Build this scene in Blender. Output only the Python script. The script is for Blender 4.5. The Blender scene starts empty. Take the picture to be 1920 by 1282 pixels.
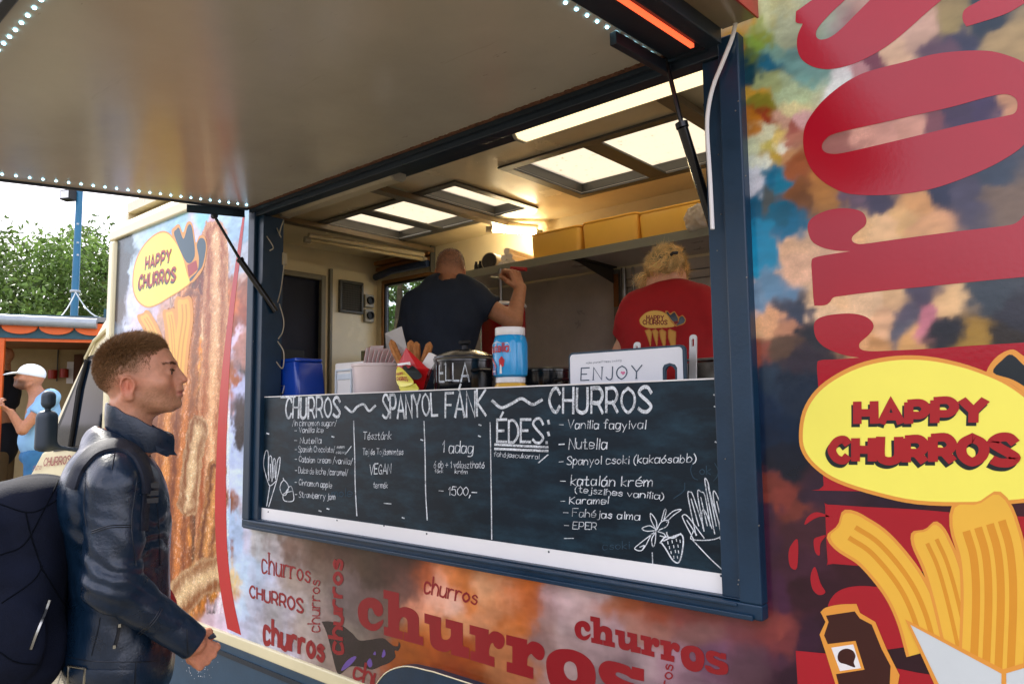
import bpy, bmesh, math, random
import numpy as np
from math import sin, cos, pi, radians, sqrt, atan2
from mathutils import Vector, Matrix
from mathutils.geometry import tessellate_polygon
from mathutils.bvhtree import BVHTree
random.seed(7); RNG = np.random.default_rng(7)
SC = bpy.context.scene; COL = SC.collection

# ------------------------------------------------------------ camera
FPX, YAW, PIT, ROL = 1373.43, radians(40.88), radians(5.434), radians(-.671)
CAM = np.array([0, -1.75, 1.55])
_Fh = np.array([-sin(YAW), cos(YAW), 0]); _R = np.array([cos(YAW), sin(YAW), 0])
CF = _Fh*cos(PIT)+np.array([0, 0, sin(PIT)]); _U = np.cross(_R, CF)
CR = _R*cos(ROL)+_U*sin(ROL); CU = _U*cos(ROL)-_R*sin(ROL)
cd = bpy.data.cameras.new('camera'); cd.lens = FPX/1920*36; cd.clip_end = 400; cd.clip_start = .02
cd.dof.use_dof = False
co = bpy.data.objects.new('camera', cd); COL.objects.link(co); SC.camera = co
M = Matrix.Identity(4)
for i in range(3):
    M[i][0], M[i][1], M[i][2], M[i][3] = CR[i], CU[i], -CF[i], CAM[i]
co.matrix_world = M

# ------------------------------------------------------------ light
SUN_EL, SUN_AZ = radians(39), radians(276)      # azimuth of the sun, clockwise from +Y
w = bpy.data.worlds.new('World'); SC.world = w; w.use_nodes = True
nt = w.node_tree; nt.nodes.clear()
out = nt.nodes.new('ShaderNodeOutputWorld'); bg = nt.nodes.new('ShaderNodeBackground')
sky = nt.nodes.new('ShaderNodeTexSky'); sky.sky_type = 'NISHITA'; sky.sun_disc = False
sky.sun_elevation = SUN_EL; sky.sun_rotation = SUN_AZ; sky.dust_density = 2.5; sky.ozone_density = 1.5; sky.air_density = 1.2
tc = nt.nodes.new('ShaderNodeTexCoord'); nz = nt.nodes.new('ShaderNodeTexNoise')
nz.inputs['Scale'].default_value = 2.6; nz.inputs['Detail'].default_value = 6
rp = nt.nodes.new('ShaderNodeValToRGB'); rp.color_ramp.elements[0].position = .36; rp.color_ramp.elements[1].position = .60
mx = nt.nodes.new('ShaderNodeMix'); mx.data_type = 'RGBA'
mx.inputs['B'].default_value = (11.6, 11.2, 12.9, 1)
nt.links.new(tc.outputs['Generated'], nz.inputs['Vector']); nt.links.new(nz.outputs['Fac'], rp.inputs['Fac'])
nt.links.new(rp.outputs['Color'], mx.inputs['Factor']); nt.links.new(sky.outputs['Color'], mx.inputs['A'])
nt.links.new(mx.outputs['Result'], bg.inputs['Color']); bg.inputs['Strength'].default_value = .11
nt.links.new(bg.outputs['Background'], out.inputs['Surface'])
sl = bpy.data.lights.new('sun', 'SUN'); sl.energy = 3.2; sl.angle = radians(2); sl.color = (1, .95, .87)
so = bpy.data.objects.new('sun', sl); COL.objects.link(so)
sd = Vector((sin(SUN_AZ)*cos(SUN_EL), cos(SUN_AZ)*cos(SUN_EL), sin(SUN_EL)))
so.rotation_euler = sd.to_track_quat('Z', 'Y').to_euler()
SC.view_settings.view_transform = 'Standard'; SC.view_settings.look = 'None'
SC.view_settings.exposure = 1.08; SC.view_settings.gamma = 1
SC.cycles.max_bounces = 8; SC.cycles.sample_clamp_indirect = 6

# ------------------------------------------------------------ helpers
def ray(px, py): return CF+CR*(px-960)/FPX-CU*(py-641)/FPX
def onX(px, py, X):
    d = ray(px, py); return CAM+d*((X-CAM[0])/d[0])
def onY(px, py, Y=0.):
    d = ray(px, py); return CAM+d*((Y-CAM[1])/d[1])
def onZ(px, py, Z):
    d = ray(px, py); return CAM+d*((Z-CAM[2])/d[2])
def dep(px, py, D): return CAM+ray(px, py)*D
def proj(P):
    v = np.asarray(P, float)-CAM; z = v@CF
    return 960+FPX*(v@CR)/z, 641-FPX*(v@CU)/z
def lin(h, k=1.):
    c = [int(h[i:i+2], 16)/255 for i in (0, 2, 4)]
    return tuple((x/12.92 if x <= .04045 else ((x+.055)/1.055)**2.4)*k for x in c)

def mat(name, col, rough=.5, metal=0., var=.12, vs=6., bump=0., bs=60., coat=0., spec=.5, emit=0., trans=0., alpha=1., attr=None, rv=.0):
    m = bpy.data.materials.new(name); m.use_nodes = True
    nt = m.node_tree; b = nt.nodes['Principled BSDF']; L = nt.links.new
    if isinstance(col, str): col = lin(col)
    b.inputs['Roughness'].default_value = rough; b.inputs['Metallic'].default_value = metal
    b.inputs['Coat Weight'].default_value = coat; b.inputs['Specular IOR Level'].default_value = spec
    b.inputs['Coat Roughness'].default_value = .12
    b.inputs['Transmission Weight'].default_value = trans
    if alpha < 1: b.inputs['Alpha'].default_value = alpha
    tc = nt.nodes.new('ShaderNodeTexCoord')
    n = nt.nodes.new('ShaderNodeTexNoise'); n.inputs['Scale'].default_value = vs; n.inputs['Detail'].default_value = 8; n.inputs['Roughness'].default_value = .62
    L(tc.outputs['Object'], n.inputs['Vector'])
    mr = nt.nodes.new('ShaderNodeMapRange'); mr.inputs['From Min'].default_value = .3; mr.inputs['From Max'].default_value = .7
    mr.inputs['To Min'].default_value = 1-var; mr.inputs['To Max'].default_value = 1+var*.8
    L(n.outputs['Fac'], mr.inputs['Value'])
    mu = nt.nodes.new('ShaderNodeVectorMath'); mu.operation = 'SCALE'
    if attr:
        a = nt.nodes.new('ShaderNodeAttribute'); a.attribute_name = attr; L(a.outputs['Color'], mu.inputs[0])
    else: mu.inputs[0].default_value = col
    L(mr.outputs['Result'], mu.inputs['Scale']); L(mu.outputs['Vector'], b.inputs['Base Color'])
    if emit:
        b.inputs['Emission Color'].default_value = (*col, 1); b.inputs['Emission Strength'].default_value = emit
    if rv:
        r2 = nt.nodes.new('ShaderNodeMapRange'); r2.inputs['From Min'].default_value = .3; r2.inputs['From Max'].default_value = .7
        r2.inputs['To Min'].default_value = max(rough-rv, .02); r2.inputs['To Max'].default_value = rough+rv
        L(n.outputs['Fac'], r2.inputs['Value']); L(r2.outputs['Result'], b.inputs['Roughness'])
    if bump:
        n2 = nt.nodes.new('ShaderNodeTexNoise'); n2.inputs['Scale'].default_value = bs; n2.inputs['Detail'].default_value = 5
        L(tc.outputs['Object'], n2.inputs['Vector'])
        bp = nt.nodes.new('ShaderNodeBump'); bp.inputs['Strength'].default_value = bump; bp.inputs['Distance'].default_value = .004
        L(n2.outputs['Fac'], bp.inputs['Height']); L(bp.outputs['Normal'], b.inputs['Normal'])
    return m

def tag(o, label=None, cat=None, group=None, kind=None):
    if label: o['label'] = label
    if cat: o['category'] = cat
    if group: o['group'] = group
    if kind: o['kind'] = kind
    return o
def empty(name, loc, label=None, cat=None, rz=0, group=None):
    o = bpy.data.objects.new(name, None); COL.objects.link(o); o.location = loc; o.rotation_euler.z = rz
    o.empty_display_size = .1
    return tag(o, label, cat, group)
def link(name, me, m, parent=None, local=False):
    o = bpy.data.objects.new(name, me); COL.objects.link(o)
    if m: 
        for x in (m if isinstance(m, (list, tuple)) else [m]): me.materials.append(x)
    if parent:
        o.parent = parent
        if not local and parent.type == 'EMPTY': o.matrix_parent_inverse = Matrix.Translation(-parent.location)
    return o

class MB:
    def __init__(s): s.v = []; s.f = []; s.mi = []; s.k = 0
    def add(s, vs, fs, mi=0):
        b = len(s.v); s.v += [tuple(map(float, v)) for v in vs]; s.f += [tuple(b+i for i in f) for f in fs]; s.mi += [mi]*len(fs); return s
    def hexa(s, c, mi=0):   # 8 corners: bottom loop 4, top loop 4
        return s.add(c, [(3, 2, 1, 0), (4, 5, 6, 7), (0, 1, 5, 4), (1, 2, 6, 5), (2, 3, 7, 6), (3, 0, 4, 7)], mi)
    def box(s, a, b, mi=0):
        x0, y0, z0 = a; x1, y1, z1 = b
        return s.hexa([(x0, y0, z0), (x1, y0, z0), (x1, y1, z0), (x0, y1, z0), (x0, y0, z1), (x1, y0, z1), (x1, y1, z1), (x0, y1, z1)], mi)
    def rbox(s, c, sx, sy, z0, z1, rot=0, taper=1., r=.02, n=4, mi=0):   # rounded-plan box with taper at the base
        ring = []
        for qx, qy, a0 in ((1, 1, 0), (-1, 1, 90), (-1, -1, 180), (1, -1, 270)):
            for i in range(n+1):
                a = radians(a0+90*i/n); ring.append((qx*(sx-r)+r*cos(a), qy*(sy-r)+r*sin(a)))
        ca, sa = cos(rot), sin(rot); m = len(ring); vs = []
        e = min(r*.4, (z1-z0)*.2)
        for z, k in ((z0, taper*.97), (z0+e, taper), (z1-e, 1.), (z1, .985)):
            vs += [(c[0]+(x*ca-y*sa)*k, c[1]+(x*sa+y*ca)*k, z) for x, y in ring]
        fs = [(i+j*m, (i+1) % m+j*m, (i+1) % m+(j+1)*m, i+(j+1)*m) for j in range(3) for i in range(m)]
        fs += [tuple(range(m))[::-1], tuple(range(3*m, 4*m))]
        return s.add(vs, fs, mi)
    def prism(s, poly, d, mi=0):   # poly: 3D loop, d: extrusion vector
        n = len(poly); P = [np.asarray(p, float) for p in poly]; d = np.asarray(d, float)
        tri = tessellate_polygon([[Vector(p) for p in P]])
        fs = [tuple(t) for t in tri]+[tuple(i+n for i in t[::-1]) for t in tri]
        fs += [(i, (i+1) % n, (i+1) % n+n, i+n) for i in range(n)]
        return s.add(P+[p+d for p in P], fs, mi)
    def tube(s, path, r, n=8, mi=0, cap=True):
        P = [np.asarray(p, float) for p in path]; m = len(P); vs = []
        rr = r if isinstance(r, (list, tuple)) else [r]*m
        up = None
        for i, p in enumerate(P):
            t = P[min(i+1, m-1)]-P[max(i-1, 0)]; t = t/(np.linalg.norm(t)+1e-12)
            if up is None: up = np.cross(t, [0, 0, 1.]) if abs(t[2]) < .9 else np.cross(t, [1., 0, 0])
            a = up-t*(up@t); a /= np.linalg.norm(a)+1e-12; b = np.cross(t, a); up = a
            vs += [p+(a*cos(2*pi*k/n)+b*sin(2*pi*k/n))*rr[i] for k in range(n)]
        fs = [(i*n+k, i*n+(k+1) % n, (i+1)*n+(k+1) % n, (i+1)*n+k) for i in range(m-1) for k in range(n)]
        if cap: fs += [tuple(range(n))[::-1], tuple(range((m-1)*n, m*n))]
        return s.add(vs, fs, mi)
    def lathe(s, prof, c, n=24, mi=0, axis=None, sq=(1, 1)):   # prof: (r,h)
        vs = []; m = len(prof); c = np.asarray(c, float)
        if axis is None: A, B, Cc = np.eye(3)
        else:
            Cc = np.asarray(axis, float); Cc = Cc/np.linalg.norm(Cc)
            A = np.cross(Cc, [0, 0, 1.] if abs(Cc[2]) < .9 else [1., 0, 0]); A /= np.linalg.norm(A); B = np.cross(Cc, A)
        for r, h in prof: vs += [c+A*r*sq[0]*cos(2*pi*k/n)+B*r*sq[1]*sin(2*pi*k/n)+Cc*h for k in range(n)]
        fs = [(j*n+k, j*n+(k+1) % n, (j+1)*n+(k+1) % n, (j+1)*n+k) for j in range(m-1) for k in range(n)]
        fs += [tuple(range(n))[::-1], tuple(range((m-1)*n, m*n))]
        return s.add(vs, fs, mi)
    def build(s, name, m, parent=None, smooth=False, bevel=0., local=False, seg=2):
        me = bpy.data.meshes.new(name); me.from_pydata(s.v, [], s.f)
        if any(s.mi): me.polygons.foreach_set('material_index', s.mi)
        o = link(name, me, m, parent, local)
        bm = bmesh.new(); bm.from_mesh(me); bmesh.ops.recalc_face_normals(bm, faces=bm.faces)
        if bevel:
            ed = [e for e in bm.edges if len(e.link_faces) == 2 and e.calc_face_angle(0) > .6]
            bmesh.ops.bevel(bm, geom=ed, offset=bevel, segments=seg, affect='EDGES', profile=.5, clamp_overlap=True)
        bm.to_mesh(me); bm.free()
        if smooth:
            for p in me.polygons: p.use_smooth = True
            try: me.set_sharp_from_angle(angle=radians(38))
            except Exception: pass
        return o

# value noise (vectorised, hashed lattice)
def vnoise(P, seed=0):
    P = np.asarray(P, np.float64); I = np.floor(P).astype(np.int64); f = P-I; f = f*f*(3-2*f); D = P.shape[-1]
    r = 0
    for c in range(1 << D):
        h = np.full(P.shape[:-1], seed*7919+13, np.int64); wgt = 1.
        for k in range(D):
            b = (c >> k) & 1
            h = (h ^ ((I[..., k]+b)*(374761393, 668265263, 2147483647)[k])) * 1274126177 & 0x7fffffff
            wgt = wgt*(f[..., k] if b else 1-f[..., k])
        h = (h ^ (h >> 13))*1103515245 & 0x7fffffff; h = h ^ (h >> 15)
        r = r+wgt*((h & 0xffff)/32767.5-1)
    return r
def fbm(P, o=4, seed=0):
    a = 1.; r = 0; P = np.asarray(P, float)
    for i in range(o): r = r+a*vnoise(P*2**i, seed+i); a *= .5
    return r

def smooth_loop(pts, n=6, closed=True):
    """Catmull-Rom through pts; a point with a third item is a sharp corner."""
    out = []; N = len(pts); P = [np.array(p[:2], float) for p in pts]; cr = [len(p) > 2 for p in pts]
    for i in range(N if closed else N-1):
        j = (i+1) % N
        p1, p2 = P[i], P[j]
        p0 = p1*2-p2 if cr[i] or (not closed and i == 0) else P[i-1]
        p3 = p2*2-p1 if cr[j] or (not closed and j == N-1) else P[(j+1) % N]
        if cr[i] and cr[j]: out.append(tuple(p1)); continue
        for k in range(n):
            t = k/n
            out.append(tuple(.5*(2*p1+(p2-p0)*t+(2*p0-5*p1+4*p2-p3)*t*t+(3*p1-p0-3*p2+p3)*t**3)))
    if not closed: out.append(tuple(P[-1]))
    return out

def flat(loops, fn, mb=None, mi=0):
    """Fill 2-D loops (first the outline, then holes) and place each point with fn(a,b)->3-D."""
    mb = mb or MB()
    tri = tessellate_polygon([[Vector((p[0], p[1], 0)) for p in l] for l in loops])
    pts = [p for l in loops for p in l]
    mb.add([fn(*p) for p in pts], [tuple(t) for t in tri], mi)
    return mb

# ------------------------------------------------------------ stroke lettering
GL = {
'a': ('s69 4a 1a 07 14 44 68', '!6a 64'), 'b': ('!0e 04', 's07 2a 4a 67 44 14 06'), 'c': ('s69 4a 1a 07 14 44 65',),
'd': ('s69 4a 1a 07 14 44 68', '!6e 64'), 'e': ('s07 67 69 4a 1a 07 14 44 65',), 'f': ('s5d 3e 2c 24', '!0a 4a'),
'g': ('s69 4a 1a 07 14 44 68', 's6a 63 41 11'), 'h': ('!0e 04', 's07 2a 4a 68 64'), 'i': ('!1a 14', '!1d 1c'),
'j': ('s3a 32 11 01', '!3d 3c'), 'k': ('!0e 04', '!5a 07 54'), 'l': ('!1e 14',), 'm': ('!0a 04', 's07 2a 3a 48 44', 's47 6a 7a 88 84'),
'n': ('!0a 04', 's07 2a 4a 68 64'), 'o': ('s3a 19 07 15 34 55 67 59 3a',), 'p': ('!0a 00', 's07 2a 4a 67 44 14 06'),
'q': ('s69 4a 1a 07 14 44 68', '!6a 60'), 'r': ('!0a 04', 's07 2a 5a'), 's': ('s59 3a 19 18 47 56 44 24 05',), 't': ('s2d 25 34 54', '!0a 4a'),
'u': ('s0a 05 24 44 67', '!6a 64'), 'v': ('!0a 34 6a',), 'w': ('!0a 24 49 64 8a',), 'x': ('!0a 54', '!5a 04'), 'y': ('!0a 35', '!6a 20'), 'z': ('!0a 5a 04 54',),
'A': ('!04 4e 84', '!17 77'), 'B': ('!04 0e', 's0e 5e 6c 59 09', 's09 69 76 54 04'), 'C': ('s7c 5e 2d 09 25 54 76',), 'D': ('!04 0e', 's0e 4e 7b 77 44 04'), 'E': ('!7e 0e 04 74', '!09 59'),
'F': ('!7e 0e 04', '!09 59'), 'G': ('s7c 5e 2d 09 25 54 75', '!48 78 74'), 'H': ('!0e 04', '!7e 74', '!09 79'), 'J': ('s5e 56 44 24 06',),
'K': ('!0e 04', '!7e 09 74'), 'L': ('!0e 04 64',), 'M': ('!04 0e 48 8e 84',), 'N': ('!04 0e 74 7e',), 'O': ('s4e 1c 09 16 44 76 89 7c 4e',), 'P': ('!0e 04', 's0e 5e 7b 58 08'),
'R': ('!0e 04', 's0e 5e 7b 58 08', '!48 74'), 'S': ('s7c 5e 2e 0c 2a 58 76 54 24 05',), 'T': ('!0e 8e', '!4e 44'), 'U': ('s0e 06 24 54 76 7e',), 'V': ('!0e 44 8e',), 'Y': ('!0e 49 8e', '!49 44'),
'1': ('!1b 3e 34',), '5': ('!6e 1e 0a', 's0a 4b 67 54 24 05'), '0': ('s3e 0b 07 34 67 6b 3e',), '6': ('s5e 18 06 24 54 67 49 17',),
'-': ('!08 68',), '/': ('!03 5f',), '(': ('s3f 1c 08 14 32',), ')': ('s0f 2c 38 24 02',), ',': ('!15 02',), ':': ('!1a 19', '!16 15'), '+': ('!08 68', '!3b 35'), '.': ('!14 15',), '|': ('!1f 12',), '!': ('!1e 18', '!15 14')}
ACC = {'á': 'a', 'é': 'e', 'ó': 'o', 'ő': 'o', 'Á': 'A', 'É': 'E', 'í': 'i'}
def glyph_strokes(text, track=2.2, jit=0., narrow=1.):
    """-> list of (points, straight) in glyph units (baseline 0, cap height 10) and the total width."""
    x = 0.; out = []
    for ch in text:
        if ch == ' ': x += 4.5*narrow; continue
        acc = ACC.get(ch); g = GL[acc or ch]; wmax = 0; ss = []
        for st in g:
            pts = [(int(t[0], 16), int(t[1], 16)-4) for t in st[1:].split()]
            wmax = max(wmax, max(p[0] for p in pts)); ss.append((pts, st[0] == '!'))
        if acc:
            top = 11.2 if acc.isupper() else 7.6
            if ch == 'ő': ss += [([(1.6, top), (2.6, top+1.8)], True), ([(3.8, top), (4.8, top+1.8)], True)]
            else: ss.append(([(3.0, top), (4.6, top+2)], True))
        dy = random.uniform(-jit, jit); sc = 1+random.uniform(-jit, jit)*.12; sh = random.uniform(-jit, jit)*.05
        for pts, st in ss:
            q = [(x+(p[0]*sc+p[1]*sh+random.uniform(-jit, jit)*.35)*narrow, p[1]*sc+dy+random.uniform(-jit, jit)*.35) for p in pts]
            if not st: q = smooth_loop(q, 5, False)
            out.append((q, st))
        x += (wmax+track)*narrow
    return out, max(x-track*narrow, 1)
def ribbon(mb, path, wd, fn, mi=0, cap=.5):
    """a flat stroke of width wd (2-D units) along path; fn places (a,b,layer)."""
    P = [np.array(p, float) for p in path]; n = len(P)
    if n < 2: return
    L, Rr = [], []; loop = n > 4 and np.linalg.norm(P[0]-P[-1]) < 1e-6+.2*wd
    if loop: cap = 0
    for i in range(n):
        a = P[i]-P[i-1] if i > 0 else (P[-1]-P[-2] if loop else P[1]-P[0]); b = P[i+1]-P[i] if i < n-1 else (P[1]-P[0] if loop else a)
        a = a/(np.linalg.norm(a)+1e-9); b = b/(np.linalg.norm(b)+1e-9); t = a+b
        if np.linalg.norm(t) < .3: t = a
        t = t/np.linalg.norm(t); nn = np.array([-t[1], t[0]]); k = min(1/max(nn@np.array([-a[1], a[0]]), .5), 1.6)
        e = np.zeros(2)
        if i == 0: e = -a*wd*cap
        if i == n-1: e = b*wd*cap
        L.append(P[i]+e+nn*wd*.5*k); Rr.append(P[i]+e-nn*wd*.5*k)
    mb.k += 1; z = (mb.k % 14)*.00005
    vs = [fn(p[0], p[1], z) for p in L]+[fn(p[0], p[1], z) for p in Rr]
    mb.add(vs, [(i, i+1, n+i+1, n+i) for i in range(n-1)], mi)
def quadmap(bl, br, tl, tr, nrm):
    bl, br, tl, tr, nrm = [np.asarray(a, float) for a in (bl, br, tl, tr, nrm)]
    return lambda s, t, o=0.: bl*(1-s)*(1-t)+br*s*(1-t)+tl*(1-s)*t+tr*s*t+nrm*o
def letter(mb, text, fn, wd=1., track=2.2, jit=0., serif=0., narrow=1., mi=0, cap=.5, slant=0.):
    """write text through fn(s,t,offset): s runs 0..1 along the word, t 0..1 from baseline to cap height."""
    ss, W = glyph_strokes(text, track, jit, narrow)
    g = lambda a, b, z: fn((a+b*slant)/W, b/10, z)
    for q, st in ss:
        ribbon(mb, q, wd*(random.uniform(.72, 1.22) if jit > .28 else 1), g, mi, cap)
        if serif and st:
            for e, o in ((q[0], q[1]), (q[-1], q[-2])):
                if abs(e[0]-o[0]) < .5*abs(e[1]-o[1]) and (e[1] <= .3 or e[1] >= 5.6):
                    k = max(wd*.35, .35); yy = e[1]+(k*.0)
                    ribbon(mb, [(e[0]-serif, yy), (e[0]+serif, yy)], k*2 if wd > 1.5 else k*1.2, g, mi, 0)
    return mb

# ------------------------------------------------------------ implicit surfaces
def cap_(p, a, b, ra, rb=None):
    a = np.asarray(a, float); b = np.asarray(b, float); rb = ra if rb is None else rb
    ab = b-a; q = p-a; t = np.clip(q@ab/(ab@ab+1e-12), 0, 1)
    return np.linalg.norm(q-t[:, None]*ab, axis=1)-(ra+t*(rb-ra))
def ell(p, c, r, R=None):
    q = p-np.asarray(c, float)
    if R is not None: q = q@R
    r = np.asarray(r, float); k0 = np.linalg.norm(q/r, axis=1); k1 = np.linalg.norm(q/(r*r), axis=1)
    return k0*(k0-1)/(k1+1e-9)
def rbx(p, c, h, r, R=None):
    q = p-np.asarray(c, float)
    if R is not None: q = q@R
    q = np.abs(q)-np.asarray(h, float)+r
    return np.linalg.norm(np.maximum(q, 0), axis=1)+np.minimum(q.max(1), 0)-r
def smin(a, b, k):
    h = np.clip(.5+.5*(b-a)/k, 0, 1); return b+(a-b)*h-k*h*(1-h)
def smax(a, b, k): return -smin(-a, -b, k)
def rotm(ax, deg): return np.array(Matrix.Rotation(radians(deg), 3, ax))

def sdf_mesh(f, lo, hi, h, name, m, parent, colf=None, B=8):
    lo = np.asarray(lo, float); nb = np.maximum(np.ceil((np.asarray(hi)-lo)/(h*B)).astype(int), 1); n = nb*B
    bi = np.stack(np.meshgrid(*[np.arange(k) for k in nb], indexing='ij'), -1).reshape(-1, 3)
    fc = f(lo+(bi+.5)*B*h-.5*h); act = np.abs(fc) < B*h*1.35
    G = np.repeat(np.repeat(np.repeat(np.sign(fc).reshape(nb).astype(np.float32), B, 0), B, 1), B, 2)
    G[G == 0] = 1
    oi = np.stack(np.meshgrid(*[np.arange(B)]*3, indexing='ij'), -1).reshape(-1, 3)
    A = bi[act]
    for s in range(0, len(A), 1500):
        idx = (A[s:s+1500, None, :]*B+oi[None]).reshape(-1, 3)
        G[idx[:, 0], idx[:, 1], idx[:, 2]] = f(lo+idx*h)
    S = G < 0
    cnt = sum(S[a:n[0]-1+a, b:n[1]-1+b, c:n[2]-1+c].astype(np.int8) for a in (0, 1) for b in (0, 1) for c in (0, 1))
    ci = np.argwhere((cnt > 0) & (cnt < 8)); V = np.zeros((len(ci), 3)); W = np.zeros(len(ci))
    cor = [(a, b, c) for a in (0, 1) for b in (0, 1) for c in (0, 1)]
    for p in cor:
        for ax in range(3):
            if p[ax]: continue
            q = list(p); q[ax] = 1
            g0 = G[tuple((ci+p).T)]; g1 = G[tuple((ci+q).T)]; x = (g0 < 0) != (g1 < 0)
            t = np.where(x, g0/np.where(x, g0-g1, 1), 0); e = np.array(p, float)+np.eye(3)[ax]*t[:, None]
            V[x] += e[x]; W[x] += 1
    V = lo+(ci+V/W[:, None])*h
    ID = np.full(n, -1, np.int32); ID[tuple(ci.T)] = np.arange(len(ci)); F = []
    for ax in range(3):
        d = np.eye(3, dtype=int)[ax]; u, v = [np.eye(3, dtype=int)[k] for k in range(3) if k != ax]
        a = S[tuple(slice(0, n[k]-d[k]) for k in range(3))]; b = S[tuple(slice(d[k], n[k]) for k in range(3))]
        E = np.argwhere(a != b); E = E[(E@(u+v) > 0) & ((E*u).sum(1) > 0) & ((E*v).sum(1) > 0)]
        E = E[(E < n-1).all(1)]
        q = np.stack([ID[tuple((E-o).T)] for o in (u*0, u, u+v, v)], 1); q = q[(q >= 0).all(1)] if len(q) else q
        E = E[:len(q)] if len(E) != len(q) else E
        flip = S[tuple(E.T)] ^ (ax == 1)
        q = np.where(flip[:, None], q, q[:, ::-1]); F.append(q)
    F = np.concatenate(F)
    me = bpy.data.meshes.new(name); me.vertices.add(len(V)); me.vertices.foreach_set('co', V.astype(np.float32).ravel())
    me.loops.add(F.size); me.loops.foreach_set('vertex_index', F.astype(np.int32).ravel())
    me.polygons.add(len(F)); me.polygons.foreach_set('loop_start', np.arange(0, F.size, 4, dtype=np.int32))
    me.polygons.foreach_set('use_smooth', np.ones(len(F), bool))
    me.update(calc_edges=True); me.validate()
    if colf:
        c = np.ones((len(V), 4), np.float32); c[:, :3] = colf(V)
        me.color_attributes.new('col', 'FLOAT_COLOR', 'POINT').data.foreach_set('color', c.ravel())
    o = link(name, me, m, parent, True)
    return o, V, F
# ------------------------------------------------------------ materials
NAVY = mat('frame navy paint', '062c44', .38, var=.18, vs=9, bump=.12, bs=90, rv=.08)
NAVYD = mat('dark slate paint', '182632', .45, var=.2, vs=8, bump=.1, bs=70)
CREAM = mat('cream coach paint', 'e6dcb0', .3, var=.06, vs=3, coat=.3)
LINER = mat('cream interior liner', 'dccfae', .24, var=.10, vs=2.2, bump=.05, bs=14, rv=.07)
FLAPM = mat('awning underside panel', 'bdb7a8', .2, var=.10, vs=2.2, bump=.06, bs=9, rv=.06)
def flap_wear():
    nt = FLAPM.node_tree; b = nt.nodes['Principled BSDF']; L = nt.links.new; src = b.inputs['Base Color'].links[0].from_socket; tc = nt.nodes.new('ShaderNodeTexCoord')
    for scv, s_, lo, hi, col in (((1.4, 5, 1), 5., .655, .70, (.12, .11, .09, 1)), ((.6, 9, 1), 2.2, .64, .74, (.33, .29, .22, 1)), ((5, 2, 1), 9., .70, .73, (.06, .055, .05, 1))):
        mp = nt.nodes.new('ShaderNodeMapping'); mp.inputs['Scale'].default_value = scv; mp.inputs['Rotation'].default_value = (0, 0, .5); n = nt.nodes.new('ShaderNodeTexNoise'); n.inputs['Scale'].default_value = s_; n.inputs['Detail'].default_value = 9; n.inputs['Roughness'].default_value = .72
        L(tc.outputs['Object'], mp.inputs['Vector']); L(mp.outputs['Vector'], n.inputs['Vector']); r = nt.nodes.new('ShaderNodeMapRange'); r.inputs['From Min'].default_value = lo; r.inputs['From Max'].default_value = hi; r.inputs['To Max'].default_value = .75; L(n.outputs['Fac'], r.inputs['Value'])
        m = nt.nodes.new('ShaderNodeMix'); m.data_type = 'RGBA'; m.inputs['B'].default_value = col; L(r.outputs['Result'], m.inputs['Factor']); L(src, m.inputs['A']); src = m.outputs['Result']
    L(src, b.inputs['Base Color'])
flap_wear()
BLACK = mat('black rubber', '15171a', .55, var=.2)
BLACKG = mat('black gloss', '101216', .22, var=.2)
STEEL = mat('brushed steel', '8d8a84', .3, metal=.9, var=.15, vs=30)
SHEET = mat('dull steel sheet', 'beb3a8', .34, metal=.12, var=.2, vs=4, rv=.1)
GREYP = mat('grey trim', '4b4a46', .45, var=.15)
WHITE = mat('white plastic', 'eceae6', .35, var=.04)
SHELFM = mat('grey green shelf edge', '8a8876', .4, var=.1)
RUST = mat('rusty seal edge', '6a4632', .9, var=.6, vs=55, bump=1., bs=120)
TUBE = mat('lit fluorescent tube', (1, .80, .48), .3, emit=52.)
TUBEW = mat('lit lamp cover', (1, .80, .46), .35, emit=.75, var=.1)
LEDW = mat('white leds', (.38, .80, 1), .3, emit=4.5)
LEDR = mat('red leds', (1, .09, .03), .3, emit=1.1, var=.3, vs=70)
GLASSD = mat('dark tinted glass', '0a1826', .08, var=.15, spec=.16)
def skyl():
    m = bpy.data.materials.new('translucent skylight'); m.use_nodes = True; nt = m.node_tree; L = nt.links.new
    b = nt.nodes['Principled BSDF']; nt.nodes.remove(b); o = nt.nodes['Material Output']
    t = nt.nodes.new('ShaderNodeBsdfTranslucent'); d = nt.nodes.new('ShaderNodeBsdfDiffuse'); a = nt.nodes.new('ShaderNodeMixShader')
    a.inputs[0].default_value = .12; tc = nt.nodes.new('ShaderNodeTexCoord'); n = nt.nodes.new('ShaderNodeTexNoise')
    n.inputs['Scale'].default_value = 26; n.inputs['Detail'].default_value = 10; n.inputs['Roughness'].default_value = .75
    r = nt.nodes.new('ShaderNodeValToRGB'); r.color_ramp.elements[0].position = .27; r.color_ramp.elements[0].color = (.20, .16, .10, 1)
    r.color_ramp.elements[1].position = .41; r.color_ramp.elements[1].color = (.72, .66, .54, 1)
    L(tc.outputs['Object'], n.inputs['Vector']); L(n.outputs['Fac'], r.inputs['Fac']); L(r.outputs['Color'], t.inputs['Color']); L(r.outputs['Color'], d.inputs['Color'])
    L(t.outputs[0], a.inputs[1]); L(d.outputs[0], a.inputs[2]); L(a.outputs[0], o.inputs['Surface']); return m
SKYL = skyl()
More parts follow.
